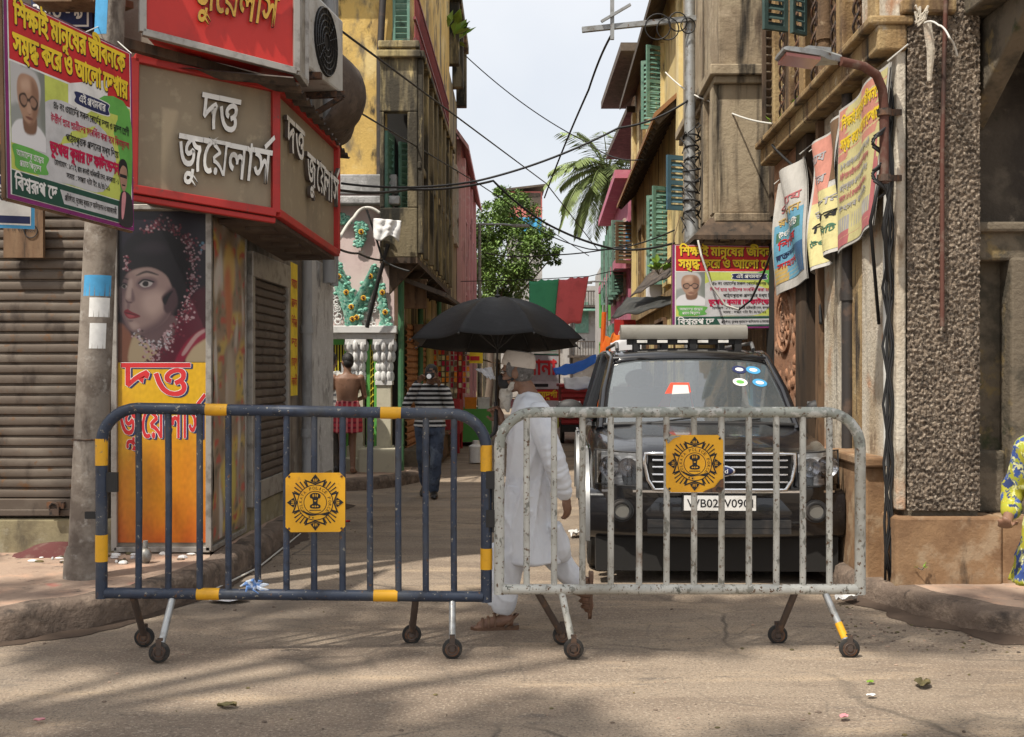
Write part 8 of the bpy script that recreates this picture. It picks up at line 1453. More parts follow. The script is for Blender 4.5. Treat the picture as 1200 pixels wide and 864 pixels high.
m = MB().use('shoe_black'); c = B_(-.01, .19, 1.545); m.box(c.x-.06, c.x+.06, c.y-.03, c.y+.03, c.z-.045, c.z+.035); m.box(c.x-.03, c.x+.03, c.y-.025, c.y+.02, c.z+.045, c.z+.07); m.cyl(c+Vector((0, -.02, -.005)), c+Vector((0, -.13, -.01)), .038, 18); m.use('reflector').cyl(c+Vector((0, -.128, -.01)), c+Vector((0, -.1315, -.01)), .03, 18)
solo(m, 'camera', None, 'black camera with a lens raised by the person in the striped jersey', 'camera', smooth=40)
down = lambda x, sd_: ((x*.19, 0, 1.35), (x*.235, -.01, 1.08), (x*.24, .04, .84), (0, .1, -1), (-x, 0, 0), sd_, .25)
frontal('person in checked shirt and dark trousers by the shrine columns', 388, 15.6, 562, 1.0, dict(face=(.1, 1, 0), look=(.3, 1, 0), skin='skin_dark', top='shirt_check', bottom='trousers_dark', shoe='shoe_black', sleeve=.1, z0=.17, vox=.012, arms=[down(-1, 1), down(1, -1)],
    legs=[((-.09, 0, .88), (-.09, .02, .48), (-.1, 0, .085), (-.1, 1, 0)), ((.09, 0, .88), (.09, .02, .48), (.1, 0, .085), (.1, 1, 0))]))
frontal('bare-backed person in a short red checked lungi, standing at the shrine', 407, 15.5, 562, .99, dict(face=(-.1, 1, 0), look=(-.5, 1, 0), skin='skin_brown', bottom='lungi_check', bname='lungi', wrap=.58, z0=.17, vox=.0105, arms=[((-.19, 0, 1.35), (-.24, .05, 1.08), (-.1, .25, 1.0), (.5, .6, .1), (0, 0, 1), 1, .4), ((.19, 0, 1.35), (.24, .05, 1.08), (.1, .25, 1.02), (-.5, .6, .1), (0, 0, 1), -1, .4)],
    legs=[((-.08, 0, .88), (-.07, .02, .48), (-.06, 0, .085), (-.1, 1, 0)), ((.08, 0, .88), (.07, .02, .48), (.08, -.05, .085), (.1, 1, 0))]))
wt, B_, A = frontal('person in a yellow and blue patterned tunic at the right edge of the road', 1243, 5.42, 828, .9, dict(face=(-.75, -.65, 0), skin='skin_brown', top='print_dress', topname='tunic', hem=.62, bottom='print_dress', sleeve=.6, vox=.009, hair='hair_black',
    arms=[((-.19, 0, 1.35), (-.28, -.02, 1.08), (-.17, .2, .98), (.4, .9, -.1), (.3, 0, -1), 1, .5), ((.19, 0, 1.35), (.26, 0, 1.08), (.2, .2, .95), (-.3, .9, -.1), (0, 0, 1), -1, .5)],
    legs=[((-.09, 0, .88), (-.09, .05, .48), (-.09, .0, .085), (-.1, 1, 0)), ((.09, 0, .88), (.09, .02, .48), (.1, -.08, .085), (.1, 1, 0))]))
c = MB(); c.ell(A(0, -.025, .03), (.09, .105, .105), 18, 12); c.tube([A(0, -.05, -.02), A(0, -.07, -.12), A(0, -.09, -.28)], [.09, .1, .12], 14, flat=.7); c.fuse(.01, 2, .008, 9, 1).build('headscarf', 'scarf_blue', wt, smooth=180)
# ================================================================ utility pole, wires, lamp
up = thing('utility_pole', 'tall grey steel utility pole with a cross-arm and coiled wires, right of the street', 'pole', (2.16, 13.35, 0))
m = MB(); m.tube([(2.16, 13.35, 0), (2.16, 13.35, 3.4), (2.14, 13.35, 3.45), (2.14, 13.35, 7.2)], [.085, .085, .07, .06], 14); m.build('shaft', 'galvanised', up, smooth=50)
zc = P(0, 30, 13.3).z; xa = X_(682, 13.3)
m = MB(); m.beam((xa, 13.28, zc-.06), (2.2, 13.28, zc+.08), .06, .06); m.beam((X_(717, 13.3), 13.25, P(0, 48, 13.3).z), (X_(717, 13.3), 13.25, P(0, -4, 13.3).z), .045, .045); m.beam((X_(704, 13.3), 13.22, P(0, 28, 13.3).z), (X_(738, 13.3), 13.22, P(0, 8, 13.3).z), .04, .03); m.build('cross_arm', 'galvanised', up)
m = MB()
for k in range(4): 
    c = (2.1-.12*k, 13.24, zc-.02+.05*math.sin(k*2)); m.ring(c, (.1*k-.2, 1, .1), .09+.02*k, .008, 22, 5)
m.build('coil', 'cable_black', up, smooth=180); m = MB()
for k in range(8): m.ring((2.16, 13.35, 3.5+.13*k), (.2*math.sin(k), .3*math.cos(k), 1), .09+.012*math.sin(k*2), .012, 16, 5)
m.build('wire_wrap', 'cable_black', up, smooth=180)
m = MB()
for k in range(26): m.tube([(2.16+.10*math.cos(k), 13.35+.1*math.sin(k), 3.3+.05*k), (2.16+.13*math.cos(k+.8), 13.35+.13*math.sin(k+.8), 3.36+.05*k), (2.16+.11*math.cos(k+1.9), 13.35+.11*math.sin(k+1.9), 3.22+.05*k)], .008, 5)
m.build('tangle', 'cable_black', up, smooth=180)
def wire(label, pts, r=.012, sag=0., mt='cable_black', n=22):
    q = [P(*p) for p in pts]; m = MB(); path = []
    for a, b in zip(q, q[1:]):
        for i in range(n):
            t = i/n; p = a.lerp(b, t); p.z -= sag*4*t*(1-t); path.append(p)
    path.append(q[-1]); m.tube(path, r, 6); return solo(m, 'wire', mt, label, 'wire', at=q[0], smooth=180)
wire('long black wire sloping from the red board down to the umbrella side of the street', [(378, 20, 9.5), (640, 215, 24), (700, 292, 30)], .012)
wire('second black wire sloping from the brown cloth hood towards the far street', [(385, 110, 11), (560, 215, 22), (690, 300, 32)], .012)
wire('thin wire from the top of the yellow house to the right-hand houses', [(545, 65, 23), (690, 168, 24), (760, 186, 20)], .012, .15)
wire('wire running from the mouldy balcony straight to the utility pole', [(400, 215, 12), (560, 212, 13), (725, 150, 13.2), (806, 118, 13.3)], .013, .06)
wire('thick looped cable from the shrine front across to the right awnings', [(392, 222, 12.5), (480, 222, 14), (578, 212, 15), (640, 262, 15.5), (720, 292, 16), (790, 285, 14)], .016, .04)
wire('steep black wire hanging down from the cross-arm', [(716, 42, 13.25), (690, 105, 15), (638, 232, 22)], .014, -.05)
wire('horizontal wire low over the leafy tree', [(570, 297, 20), (640, 299, 22), (740, 286, 20)], .012, .05)
wire('wire crossing in front of the palm', [(600, 250, 25), (690, 292, 22), (790, 270, 15)], .012, .1)
wire('white drooping cable in front of the hanging red banner', [(818, 282, 12.05), (822, 300, 12.0), (834, 335, 12.0), (850, 358, 12.0), (866, 363, 12.0)], .012, .0, 'cable_white')
wire('black drooping cable rising from the hanging banner to the right wall', [(866, 363, 12.0), (880, 352, 11.8), (895, 320, 11.6), (908, 285, 11.2)], .012)
wire('pale wire from the utility pole up to the sprouting plant on the right ledge', [(780, 85, 14), (830, 118, 13), (905, 145, 11.3)], .010, .05, 'cable_white')
wire('white cable loop on the shrine front', [(384, 300, 13.2), (398, 280, 14.5), (415, 255, 15.0), (427, 244, 15.4), (445, 250, 15.4)], .022, -.03, 'cable_white')
wire('dark stay wire on the shrine front', [(429, 244, 15.5), (438, 270, 15.5), (448, 303, 15.5)], .016)
wire('dark cable sagging from the sign corner to the leaning prop', [(393, 290, 12), (420, 297, 14), (448, 305, 15.5), (480, 318, 15.4)], .014, .02)
wire('black bundle of cables under the right ledge', [(905, 170, 11), (938, 200, 10.2), (958, 300, 9.6), (962, 380, 9.5)], .014, .02)
wire('loose white cable on top of the pebble-dashed pillar', [(1083, 28, 7.35), (1100, 30, 7.2), (1113, 45, 7.1), (1122, 66, 7.2)], .007, -.02, 'cable_white')
m = MB()
for k in range(6): 
    q = [P(1080+rnd.uniform(-8, 8), 20+rnd.uniform(-14, 14), 7.35) for _ in range(4)]; m.tube(q, .009, 6)
m.tube([P(1086, 25, 7.36), P(1091, 60, 7.38), P(1089, 95, 7.4)], [.03, .028, .015], 8); solo(m, 'cable_knot', 'plaster_pale', 'pale knotted cable bundle at the head of the pebble-dashed pillar', 'cable')
lp = thing('street_lamp', 'rusty street lamp with a flat head reaching out over the right banners', 'lamp', P(1034, 215, 7.26))
m = MB(); m.tube([P(1036, 215, 7.26), P(1036, 130, 7.26), P(1034, 105, 7.24), P(1027, 88, 7.2), P(1012, 78, 7.16), P(985, 72, 7.1)], .03, 12)
m.build('arm', 'conduit_red', lp, smooth=60)
m = MB()
for y in (128, 205):
    m = MB(); m.cyl(P(1036, y, 7.26), P(1036, y+8, 7.26), .045, 12); m.beam(P(1036, y+4, 7.26), P(1056, y+4, 7.55), .04, .04); m.build('clamp', 'rust_iron', lp)
a, b = P(985, 71, 7.15), P(898, 61, 6.9)
m = MB().use('galvanised'); d = (b-a).normalized(); s_ = Vector((0, 1, 0)); 
m.loft([[a+d*t+s_*w*c0+Vector((0, 0, h*c1)) for c0, c1 in ((-1, -.6), (-1, .5), (-.6, 1), (.6, 1), (1, .5), (1, -.6))] for t, w, h in ((0, .035, .03), (.12, .07, .04), (.2, .12, .035), (.46, .13, .025), (.49, .12, .012))]); m.beam(a+d*.12+Vector((0, 0, .045)), a+d*.3+Vector((0, 0, .04)), .1, .03); m.build('head', None, lp, smooth=40)
m = MB(); mat('lamp_lens', (.35, .12, .1), rough=.25); m.hexa(a+d*.2-s_*.11-Vector((0, 0, .026)), a+d*.47-s_*.11-Vector((0, 0, .02)), a+d*.47+s_*.11-Vector((0, 0, .02)), a+d*.2+s_*.11-Vector((0, 0, .026)), (0, 0, -.02)); m.build('lens', 'lamp_lens', lp)
m = MB()                                                    # wires wound on the lamp bracket
for k in range(10): m.tube([P(1030+8*math.sin(k*1.3+t), 140+8*k+5*t, 7.25+.03*math.cos(k+t)) for t in range(5)], .009, 5)
m.tube([P(1040, 150, 7.39), P(1046, 210, 7.42), P(1036, 260, 7.45), P(1040, 330, 7.5)], .012, 6); m.tube([P(1033, 200, 7.5), P(1020, 260, 7.6), P(1030, 380, 7.8)], .012, 6); solo(m, 'cable_tangle', 'cable_black', 'dark cables tangled on the wall bracket of the street lamp', 'cable', smooth=180)
# ================================================================ foliage
def leafmat(name, c): 
    m = mat(name, c, [(tuple(x*1.7 for x in c), 1.6, .48, .66), (tuple(x*.55 for x in c), 2.6, .5, .66)], .55); b = m.node_tree.nodes['Principled BSDF']
    b.inputs['Subsurface Weight'].default_value = 0; return m
leafmat('leaf_green', (.10, .17, .03)); leafmat('leaf_palm', (.17, .22, .075)); leafmat('leaf_fresh', (.16, .26, .03)); mat('bark', (.13, .1, .075), [((.2, .16, .12), 8, .5, .7, (1, 1, .3))], .9)
def leaf(m, p, d, n, L, w):
    d = d.normalized(); a = d.cross(n); a = a.normalized() if a.length > 1e-4 else Vector((1, 0, 0)); nn = a.cross(d)
    m.add([p, p+d*L*.45+a*w+nn*w*.2, p+d*L, p+d*L*.45-a*w+nn*w*.2], [(0, 1, 2, 3)])
def rv(): 
    while 1:
        v = Vector((rnd.uniform(-1, 1), rnd.uniform(-1, 1), rnd.uniform(-1, 1)))
        if .05 < v.length < 1: return v
def tree(name, label, base, trunk_h, lobes, nleaf, L, mt='leaf_green', r0=.2):
    t = thing(name, label, 'tree', base); B0 = Vector(base); m = MB(); top = B0+Vector((.1, 0, trunk_h))
    m.tube([B0, B0.lerp(top, .5)+Vector((.1, 0, 0)), top], [r0, r0*.8, r0*.65], 10)
    for c, r_ in lobes: 
        c = Vector(c); m.tube([top, top.lerp(c, .5)+rv()*.2, c], [r0*.5, r0*.3, r0*.08], 7)
    m.build('trunk', 'bark', t, smooth=60)
    m = MB(); tot = sum(max(r_)**2 for c, r_ in lobes)
    for c, r_ in lobes:
        c = Vector(c); k = int(nleaf*max(r_)**2/tot); nb = max(8, k//70)
        cl = []
        for _ in range(nb):
            v = rv(); v = v.normalized()*(.45+.55*rnd.random()**.5); cl.append(c+Vector((v.x*r_[0], v.y*r_[1], v.z*r_[2])))
        for i in range(k):
            q = rnd.choice(cl); v = rv(); p = q+v*max(r_)*.2
            leaf(m, p, v+Vector((0, 0, -.3))+rv()*.6, Vector((0, 0, 1))+rv()*.8, L*rnd.uniform(.7, 1.25), L*rnd.uniform(.25, .38))
    m.build('crown', mt, t, recalc=False); return t
def lob(px, py, d, rx, rz): return (P(px, py, d), (rx, rx, rz))
tree('broadleaf_tree', 'leafy broad green tree standing in the far street behind the flag', (-.9, 40, 0), 3.2, [lob(575, 262, 40, .95, 1.05), lob(605, 250, 41, .85, .9), lob(560, 300, 40, .8, 1.1), lob(600, 300, 39.5, 1.2, 1.1), lob(635, 288, 40, .75, .75), lob(585, 330, 39.5, 1.2, .8), lob(650, 298, 40, .4, .35), lob(580, 232, 41, .5, .5)], 22000, .125, r0=.16)
pl = thing('palm_tree', 'tall coconut palm with drooping fronds rising behind the right-hand houses', 'tree', (3.35, 41, 0)); ptop = P(712, 205, 41)
m = MB(); m.tube([(3.35, 41, 0), (3.55, 41, 3), (3.6, 41, 6), ptop], [.2, .15, .12, .11], 10); m.build('trunk', 'bark', pl, smooth=60)
for k in range(42):
    az = k*2.4+.3; e = 1.25-.046*k+rnd.uniform(-.1, .1); L = rnd.uniform(2.1, 2.8); pts = []; p = ptop.copy(); d = Vector((math.cos(az)*math.cos(e), math.sin(az)*math.cos(e), math.sin(e)))
    for i in range(9): pts.append(p.copy()); p += d*L/8; d = (d+Vector((0, 0, -.17-.012*k*.3))).normalized()
    m = MB(); m.tube(pts, [.03-.003*i for i in range(9)], 5)
    for i in range(1, 9):
        for h in (0, .25, .5, .75):
            if i == 8 and h: continue
            q = pts[i].lerp(pts[min(8, i+1)], h); t_ = (pts[i]-pts[i-1]).normalized(); s_ = t_.cross(Vector((0, 0, 1))).normalized(); ln = .62*math.sin(math.pi*(i+h+1)/10.5)+.12
            for sg in (-1, 1): leaf(m, q, (s_*sg*.85+t_*.55+Vector((0, 0, -.55+rnd.uniform(-.15, .15)))), Vector((0, 0, 1)), ln, .045)
    m.build('frond', 'leaf_palm', pl, recalc=False)
def sprig(px, py, d, n, s, label, seedv=0):
    m = MB(); c = P(px, py, d)
    for k in range(n):
        v = rv(); v.z = abs(v.z)+.3; v.normalize(); q = c+v*s*rnd.uniform(.4, 1); m.use('bark').tube([c, q], .004, 4); m.use('leaf_fresh')
        for j in range(3): leaf(m, q, v+rv()*.8, Vector((0, 0, 1))+rv()*.5, s*.75, s*.22)
    return solo(m, 'sprouting_plant', None, label, 'plant', at=c, recalc=False)
sprig(911, 152, 11.0, 7, .12, 'young green fig sprouting at the far end of the right ledge'); sprig(939, 128, 10.4, 6, .11, 'small green sprout on the right ledge above the bluish banner', 2); sprig(522, 55, 23, 10, .5, 'green plant growing out of the tall house roof edge on the left'); sprig(772, 322, 14.3, 12, .16, 'green sprig on the awning beside the hanging banner'); sprig(1080, 668, 7.42, 3, .04, 'tiny weed at the foot of the pebble-dashed pillar')
# unseen shade tree behind the camera; crown lobes placed to shade the crossing
tree('shade_tree', 'large unseen street tree whose branches are placed to shade the crossing', (-6.2, 1.5, 0), 5.0, [((-3.5, 3.0, 10.0), (1.7, .5, .45)), ((-2.7, 2.6, 10.4), (1.6, .45, .4)), ((-5.6, 2.5, 9.6), (1.5, .4, .4)), ((-3.9, 3.5, 9.4), (1.5, .5, .4)), ((-4.6, .9, 9.4), (1.5, .3, .3)), ((-6.6, 4.2, 8.0), (1.4, 1.3, 1.0)), ((-7.4, 3.4, 7.4), (1.2, 1.2, .9)), ((-2.4, .4, 9.8), (1.4, .3, .3)), ((-5.4, -.8, 9.2), (1.1, .3, .3))], 6200, .2, r0=.3)
# ================================================================ far street: awnings, stalls, signs, flags
def thin_cloth(name, c):                                    # cloth thin enough for daylight to come through
    m = mat(name, c, [(tuple(x*.75 for x in c), 5, .5, .7)], .85); nt = m.node_tree; N = nt.nodes; L = nt.links; b = N['Principled BSDF']
    t = N.new('ShaderNodeBsdfTranslucent'); t.inputs[0].default_value = (*c, 1); mx = N.new('ShaderNodeMixShader'); mx.inputs[0].default_value = .5
    L.new(b.outputs[0], mx.inputs[1]); L.new(t.outputs[0], mx.inputs[2]); L.new(mx.outputs[0], N['Material Output'].inputs[0])
def sheet_pts(a, b, c, d, sg=.1, n=10, rip=.03): 
    a, b, c, d = [Vector(p) for p in (a, b, c, d)]
    return lambda u, v: (a*(1-u)+b*u)*(1-v)+(d*(1-u)+c*u)*v-Vector((0, 0, sg*4*u*(1-u)*(.3+.7*v)))+Vector((0, 0, rip*noise.noise(Vector((u*5, v*4, sg*50)))))
thin_cloth('tarp_blue', (.07, .3, .9)); mat('tarp_black', (.03, .032, .03), [((.07, .065, .06), 5, .5, .7)], .7); mat('tarp_white', (.62, .63, .66), [((.5, .51, .55), 4, .5, .7)], .7); thin_cloth('cloth_orange', (.85, .22, .03)); thin_cloth('flag_green', (.15, .6, .38)); thin_cloth('flag_red', (.95, .28, .32))  # flag colours raised to stand in for sunlight on the cloth
def sheet(name, label, cat, a, b, c, d, mt, sg=.1, rip=.04, th=.01, nu=20, nv=10):
    m = MB(); m.grid(sheet_pts(a, b, c, d, sg, rip=rip), nu, nv); o = solo(m, name, mt, label, cat, smooth=180); o.modifiers.new('s', 'SOLIDIFY').thickness = th; return o
sheet('tarpaulin', 'bright blue tarpaulin slung across the street beyond the umbrella', 'tarpaulin', P(648, 432, 22), P(699, 416, 21), P(699, 424, 20), P(651, 440, 21), 'tarp_blue', .08)
sheet('tarpaulin', 'white tarpaulin over the red cart in the street', 'tarpaulin', P(660, 443, 23), P(700, 440, 22), P(702, 452, 21), P(662, 455, 22), 'tarp_white', .05)
sheet('tarpaulin', 'pale triangular tarpaulin beside the red stall on the left', 'tarpaulin', P(556, 432, 21), P(576, 430, 21), P(580, 444, 20), P(570, 441, 20), 'tarp_white', .02)
sheet('tarpaulin', 'grey-white tarpaulin hung near the light bar of the black car', 'tarpaulin', P(716, 402, 16), P(752, 386, 15), P(752, 440, 15), P(716, 460, 16), 'tarp_white', .02)
sheet('awning', 'black sheet awning, the lower of two by the hanging banner', 'awning', P(735, 348, 17.5), P(800, 346, 14.2), P(786, 356, 13.6), P(716, 372, 16.8), 'tarp_black', .02)
sheet('awning', 'rusty tin awning, the upper of two by the hanging banner', 'awning', P(768, 312, 16.5), P(800, 305, 14.4), P(786, 322, 14), P(738, 348, 16), 'tin_dark', .0)
fg = thing('flag', 'green and red flag strung over the street behind the umbrella', 'flag', P(652, 350, 20)); 
for (x0_, x1_, x2_, x3_, y0_, y1_, y2_, y3_, mt) in ((620, 655, 650, 620, 329, 327, 378, 372, 'flag_green'), (655, 690, 681, 650, 327, 324, 378, 378, 'flag_red')):
    m = MB(); m.grid(sheet_pts(P(x0_, y0_, 20), P(x1_, y1_, 20), P(x2_, y2_, 20.1), P(x3_, y3_, 20), .015, rip=.05), 14, 12); o = m.build('cloth', mt, fg, smooth=180); o.modifiers.new('s', 'SOLIDIFY').thickness = .006
m = MB(); m.tube([P(540, 330, 20.5), P(620, 328, 20), P(690, 324, 20), P(730, 315, 19.5)], .008, 5); m.build('cord', 'cable_black', fg)
of = thing('orange_banner_pole', 'orange cloth wound on a pole beside the black car', 'flag', P(703, 470, 16.5))
m = MB(); m.tube([P(708, 366, 16.5), P(703, 470, 16.5), GP(700, 555)], .035, 8); m.build('pole', 'cloth_orange', of)
m = MB(); m.grid(sheet_pts(P(708, 396, 16.5), P(738, 395, 16), P(722, 412, 16), P(702, 430, 16.4), .05, rip=.15), 12, 10); m.build('cloth', 'cloth_orange', of, smooth=180); m = MB(); m.grid(sheet_pts(P(704, 405, 16.4), P(712, 400, 16.3), P(706, 462, 16.4), P(697, 465, 16.5), .0, rip=.1), 6, 16); m.build('cloth', 'cloth_orange', of, smooth=180)
# red cart
rc = thing('cart', 'red slatted goods cart parked in the middle of the far street', 'cart', (X_(681, 24.4), 24.4, 0)); cx_ = X_(681, 24.4)
mat('cart_red', (.38, .025, .03), [((.28, .02, .025), 4, .5, .7)], .6)
m = MB(); m.box(cx_-.42, cx_+.42, 24.4, 26.2, .42, 1.25); 
for k in range(7): m.box(cx_-.44, cx_+.44, 24.36, 24.4, .45+.115*k, .52+.115*k)
m.box(cx_-.47, cx_+.47, 24.33, 26.3, 1.25, 1.31); m.build('box', 'cart_red', rc)
for s in (-1, 1):
    m = MB(); m.cyl((cx_+s*.36, 24.75, .26), (cx_+s*.44, 24.75, .26), .26, 20); m.build('wheel', 'rubber', rc)
m = MB(); m.box(cx_-.42, cx_+.42, 24.36, 24.42, .26, .42); m.build('chassis', 'car_trim', rc)
# stalls on the left pavement past the shops
st_ = thing('market_stall', 'red street stall hung with small packets, on the left pavement past the photographer', 'stall', (-1.2, 20.5, 0))
m = MB(); m.box(-1.62, -.95, 20.2, 21.6, .45, 1.05); m.box(-1.62, -.95, 20.2, 20.26, 1.05, 1.1); m.build('counter', 'cart_red', st_)
m = MB(); m.box(-1.7, -.72, 19.9, 21.8, 2.1, 2.16)
for x, y in ((-1.58, 20.25), (-.98, 20.25), (-.98, 21.5)): m.tube([(x, y, .1), (x, y, 2.1)], .025, 6)
m.build('canopy', 'cart_red', st_); m = MB(); m.box(-1.62, -1.55, 20.2, 21.6, 1.05, 2.1); m.build('back_panel', 'wood_dark', st_)
m = MB()
for i in range(90):
    m.use(rnd.choice(['cart_red', 'print_orange', 'print_red', 'print_cream', 'wood_brown', 'print_crimson', 'fade_yellow'])); x = -1.5+.075*(i//9)+.01*rnd.random(); z = 2.0-.1*(i % 9); y = 20.05+.08*((i//9) % 3); m.box(x, x+.05, y, y+.02, z, z+.08)
tag(solo(m, 'hanging_packets', None, 'strings of bright snack packets hanging in the red stall', 'packets', recalc=False), kind='stuff')
s2 = thing('market_stall', 'low stall under an orange-brown cloth with crates, farther along the left pavement', 'stall', (-.75, 24, 0))
m = MB(); m.box(-1.1, -.45, 23.5, 25, .1, .8); m.build('counter', 'gate_green', s2); m = MB(); m.grid(sheet_pts((-1.2, 23.2, 2.0), (-.2, 23.2, 1.75), (-.2, 25.4, 1.75), (-1.2, 25.4, 2.05), .05), 10, 8); m.build('canopy', 'tile_rust', s2)
m = MB()
for x, y in ((-1.1, 23.3), (-.3, 23.3), (-.3, 25.2)): m.tube([(x, y, 0), (x, y, 1.85)], .025, 6)
m.build('frame', 'wood_dark', s2)
for i, (x, z, mt, l) in enumerate(((-1.0, .8, 'print_orange', 'orange crate on the low stall, leftmost'), (-.72, .8, 'print_white', 'white box on the low stall, beside the orange crate'))):
    m = MB(); m.box(x, x+.24, 23.55, 23.85, z, z+.22); m.box(x-.01, x+.25, 23.54, 23.86, z+.2, z+.24); solo(m, 'crate', mt, l, 'crate')
for i, (x, y, c) in enumerate(((-.62, 19.2, 'print_white'), (-.5, 19.5, 'print_green'))):
    m = MB().use(c); m.tube([(x, y, .02), (x, y, .3), (x, y, .34), (x, y, .4)], [.12, .13, .06, .06], 14); solo(m, 'plastic_can', None, ['white plastic can on the road beside the red stall', 'green plastic can on the road beside the red stall'][i], 'can', smooth=50)
m = MB(); m.box(-1.4, -1.15, 19.3, 19.9, .12, .5); m.box(-1.45, -1.1, 19.25, 19.95, .5, .54); solo(m, 'wooden_bench', 'wood_brown', 'low wooden bench in front of the red stall', 'bench')
m = MB(); a = P(548, 410, 20.5); m.use('print_yellow').box(a.x, a.x+.28, 20.5, 20.53, a.z-.25, a.z+.0); m.use('print_red').box(a.x+.05, a.x+.22, 20.49, 20.5, a.z-.2, a.z-.12); solo(m, 'sign', None, 'small yellow placard above the red stall', 'sign')
# signs at the end of the street
b1_ = P(614, 456, 32); m = MB().use('fade_grey'); m.box(b1_.x, b1_.x+1.0, 32, 32.06, b1_.z, b1_.z+1.02); mp = frame((b1_.x, 31.99, b1_.z), (1, 0, 0), (0, 0, 1)); text(m, 'far1', mp, .08, .42, .84, .62, 'print_red', .03, 0, .004); rect(m, mp, 0, .0, 1, .22, 'print_grey', .004); rect(m, mp, .06, .06, .7, .15, 'print_black', .008); rect(m, mp, 0, .98, 1, 1.02, 'print_darkgreen', .004)
m.use('galvanised'); m.box(b1_.x, b1_.x+.04, 32.06, 32.1, 0, b1_.z+1); m.box(b1_.x+.96, b1_.x+1., 32.06, 32.1, 0, b1_.z+1); solo(m, 'street_sign', None, 'white board with large red letters at the end of the street', 'sign', recalc=False)
b2_ = P(614, 470, 31.5); m = MB().use('print_red'); m.box(b2_.x, b2_.x+.98, 31.5, 31.54, b2_.z, b2_.z+.32); mp = frame((b2_.x, 31.49, b2_.z), (1, 0, 0), (0, 0, 1)); text(m, 'far2', mp, .04, .1, .9, .24, 'print_yellow', .03, 0, .004); solo(m, 'shop_board', None, 'red strip board with yellow letters below the white board', 'sign', recalc=False)
b3_ = P(630, 505, 31.2); m = MB().use('print_lime'); m.box(b3_.x, b3_.x+.6, 31.2, 31.24, b3_.z, b3_.z+.85); mp = frame((b3_.x, 31.19, b3_.z), (1, 0, 0), (0, 0, 1)); rect(m, mp, .0, .55, .6, .85, 'print_grey', .003); shape(m, [(.18, .3), (.2, .48), (.36, .48), (.38, .3)], mp, 'print_crimson', .006); shape(m, [(.22, .55), (.22, .66), (.33, .66), (.33, .55), (.28, .48)], mp, 'print_skin', .007); shape(m, [(.2, .6), (.21, .7), (.34, .7), (.35, .6), (.33, .65), (.22, .65)], mp, 'print_black', .008); solo(m, 'poster_board', None, 'green poster board with a figure in crimson under the red strip board', 'poster', recalc=False)
m = MB(); m.box(.2, 1.4, 32.2, 33.4, 0, 2.1); m.box(.1, 1.5, 32.15, 33.5, 2.6, 2.66); m.box(.2, .25, 32.2, 32.25, 2.1, 2.6); m.box(1.35, 1.4, 32.2, 32.25, 2.1, 2.6); solo(m, 'kiosk', 'wood_dark', 'dark timber kiosk standing behind the far sign boards', 'kiosk')
q = P(720, 402, 17.2); m = MB().use('sign_red'); m.box(q.x, q.x+.33, 17.2, 17.24, q.z, q.z+.36); mp = frame((q.x, 17.19, q.z), (1, 0, 0), (0, 0, 1)); latin(m, 'C', frame((q.x+.16, 17.19, q.z+.2), (0, 0, -1), (1, 0, 0)), 0, -.1, .1, .14, 'letter_white', .004); latin(m, 'e', frame((q.x+.16, 17.19, q.z+.12), (0, 0, -1), (1, 0, 0)), -.02, -.1, .09, .14, 'letter_white', .004); solo(m, 'shop_board', None, 'dark red board with white sideways letters under the black awning', 'sign', recalc=False)
# thin lamp posts in the far street
for px, d, top, arm, l in ((562, 26, 263, 46, 'thin grey street lamp post in front of the leafy tree'), (711, 30, 330, -28, 'slim post with a short arm in front of the far pale house')):
    g = GP(px, 435+1.6*F/d); t = thing('lamp_post', l, 'lamp', g); tp = P(px, top, d); m = MB(); m.tube([g, tp], [.06, .035], 8); m.build('post', 'galvanised', t); m = MB(); m.tube([tp, P(px+arm*.6, top, d), P(px+arm, top+2, d)], .025, 6); m.box(P(px+arm, top, d).x-.15, P(px+arm, top, d).x+.25, d-.08, d+.08, tp.z-.06, tp.z+.0); m.build('arm', 'galvanised', t)
# pieces of cloth and goods along the right shops (under the awnings)
for k, (px, py, d, w, h, mt, l) in enumerate(((697, 450, 26, .35, .5, 'print_yellow', 'yellow cloth hanging by the far right shops'), (707, 437, 27, .3, .6, 'cart_red', 'red cloth hanging by the far right shops'), (757, 300, 20, .3, .9, 'tarp_white', 'white and blue washing hung from the cream house window'), (733, 260, 27, .35, .9, 'print_skyblue', 'pale blue washing hung on the rose house'))):
    a = P(px, py, d); sheet('hanging_cloth', l, 'cloth', a, a+Vector((w, 0, 0)), a+Vector((w, 0, -h)), a+Vector((0, 0, -h)), mt, .0, .06, .006, 8, 10)
# ================================================================ litter and loose things on the ground
mat('dry_leaf', (.09, .075, .03), [((.2, .15, .06), 12, .5, .7)], .8)
def litter(name, label, cat, px, py, w, mt, curl=.5, z=0., seedv=0):
    c = GP(px, py, z); m = MB(); a0 = rnd.random()*6
    def f(u, v): x = (u-.5)*w; y = (v-.5)*w*.62*math.sin(math.pi*(.12+.76*u)); return c+Vector((x*math.cos(a0*.2)-y*math.sin(a0*.2), x*math.sin(a0*.2)+y*math.cos(a0*.2), .012+w*curl*(.5*abs(v-.5)+.25*noise.noise(Vector((u*3+seedv, v*3, seedv)))+.1)))
    m.grid(f, 8, 6); o = solo(m, name, mt, label, cat, smooth=180); o.modifiers.new('s', 'SOLIDIFY').thickness = .002; return o
litter('dry_leaf', 'curled dark dry leaf lying on the road, front right', 'leaf', 1081, 806, .13, 'dry_leaf'); litter('dry_leaf', 'yellowish dry leaf on the road, front left', 'leaf', 266, 831, .09, 'dry_leaf', .5, 0, 3); litter('dry_leaf', 'tiny green leaf on the road right of the white barricade', 'leaf', 1020, 803, .05, 'leaf_fresh')
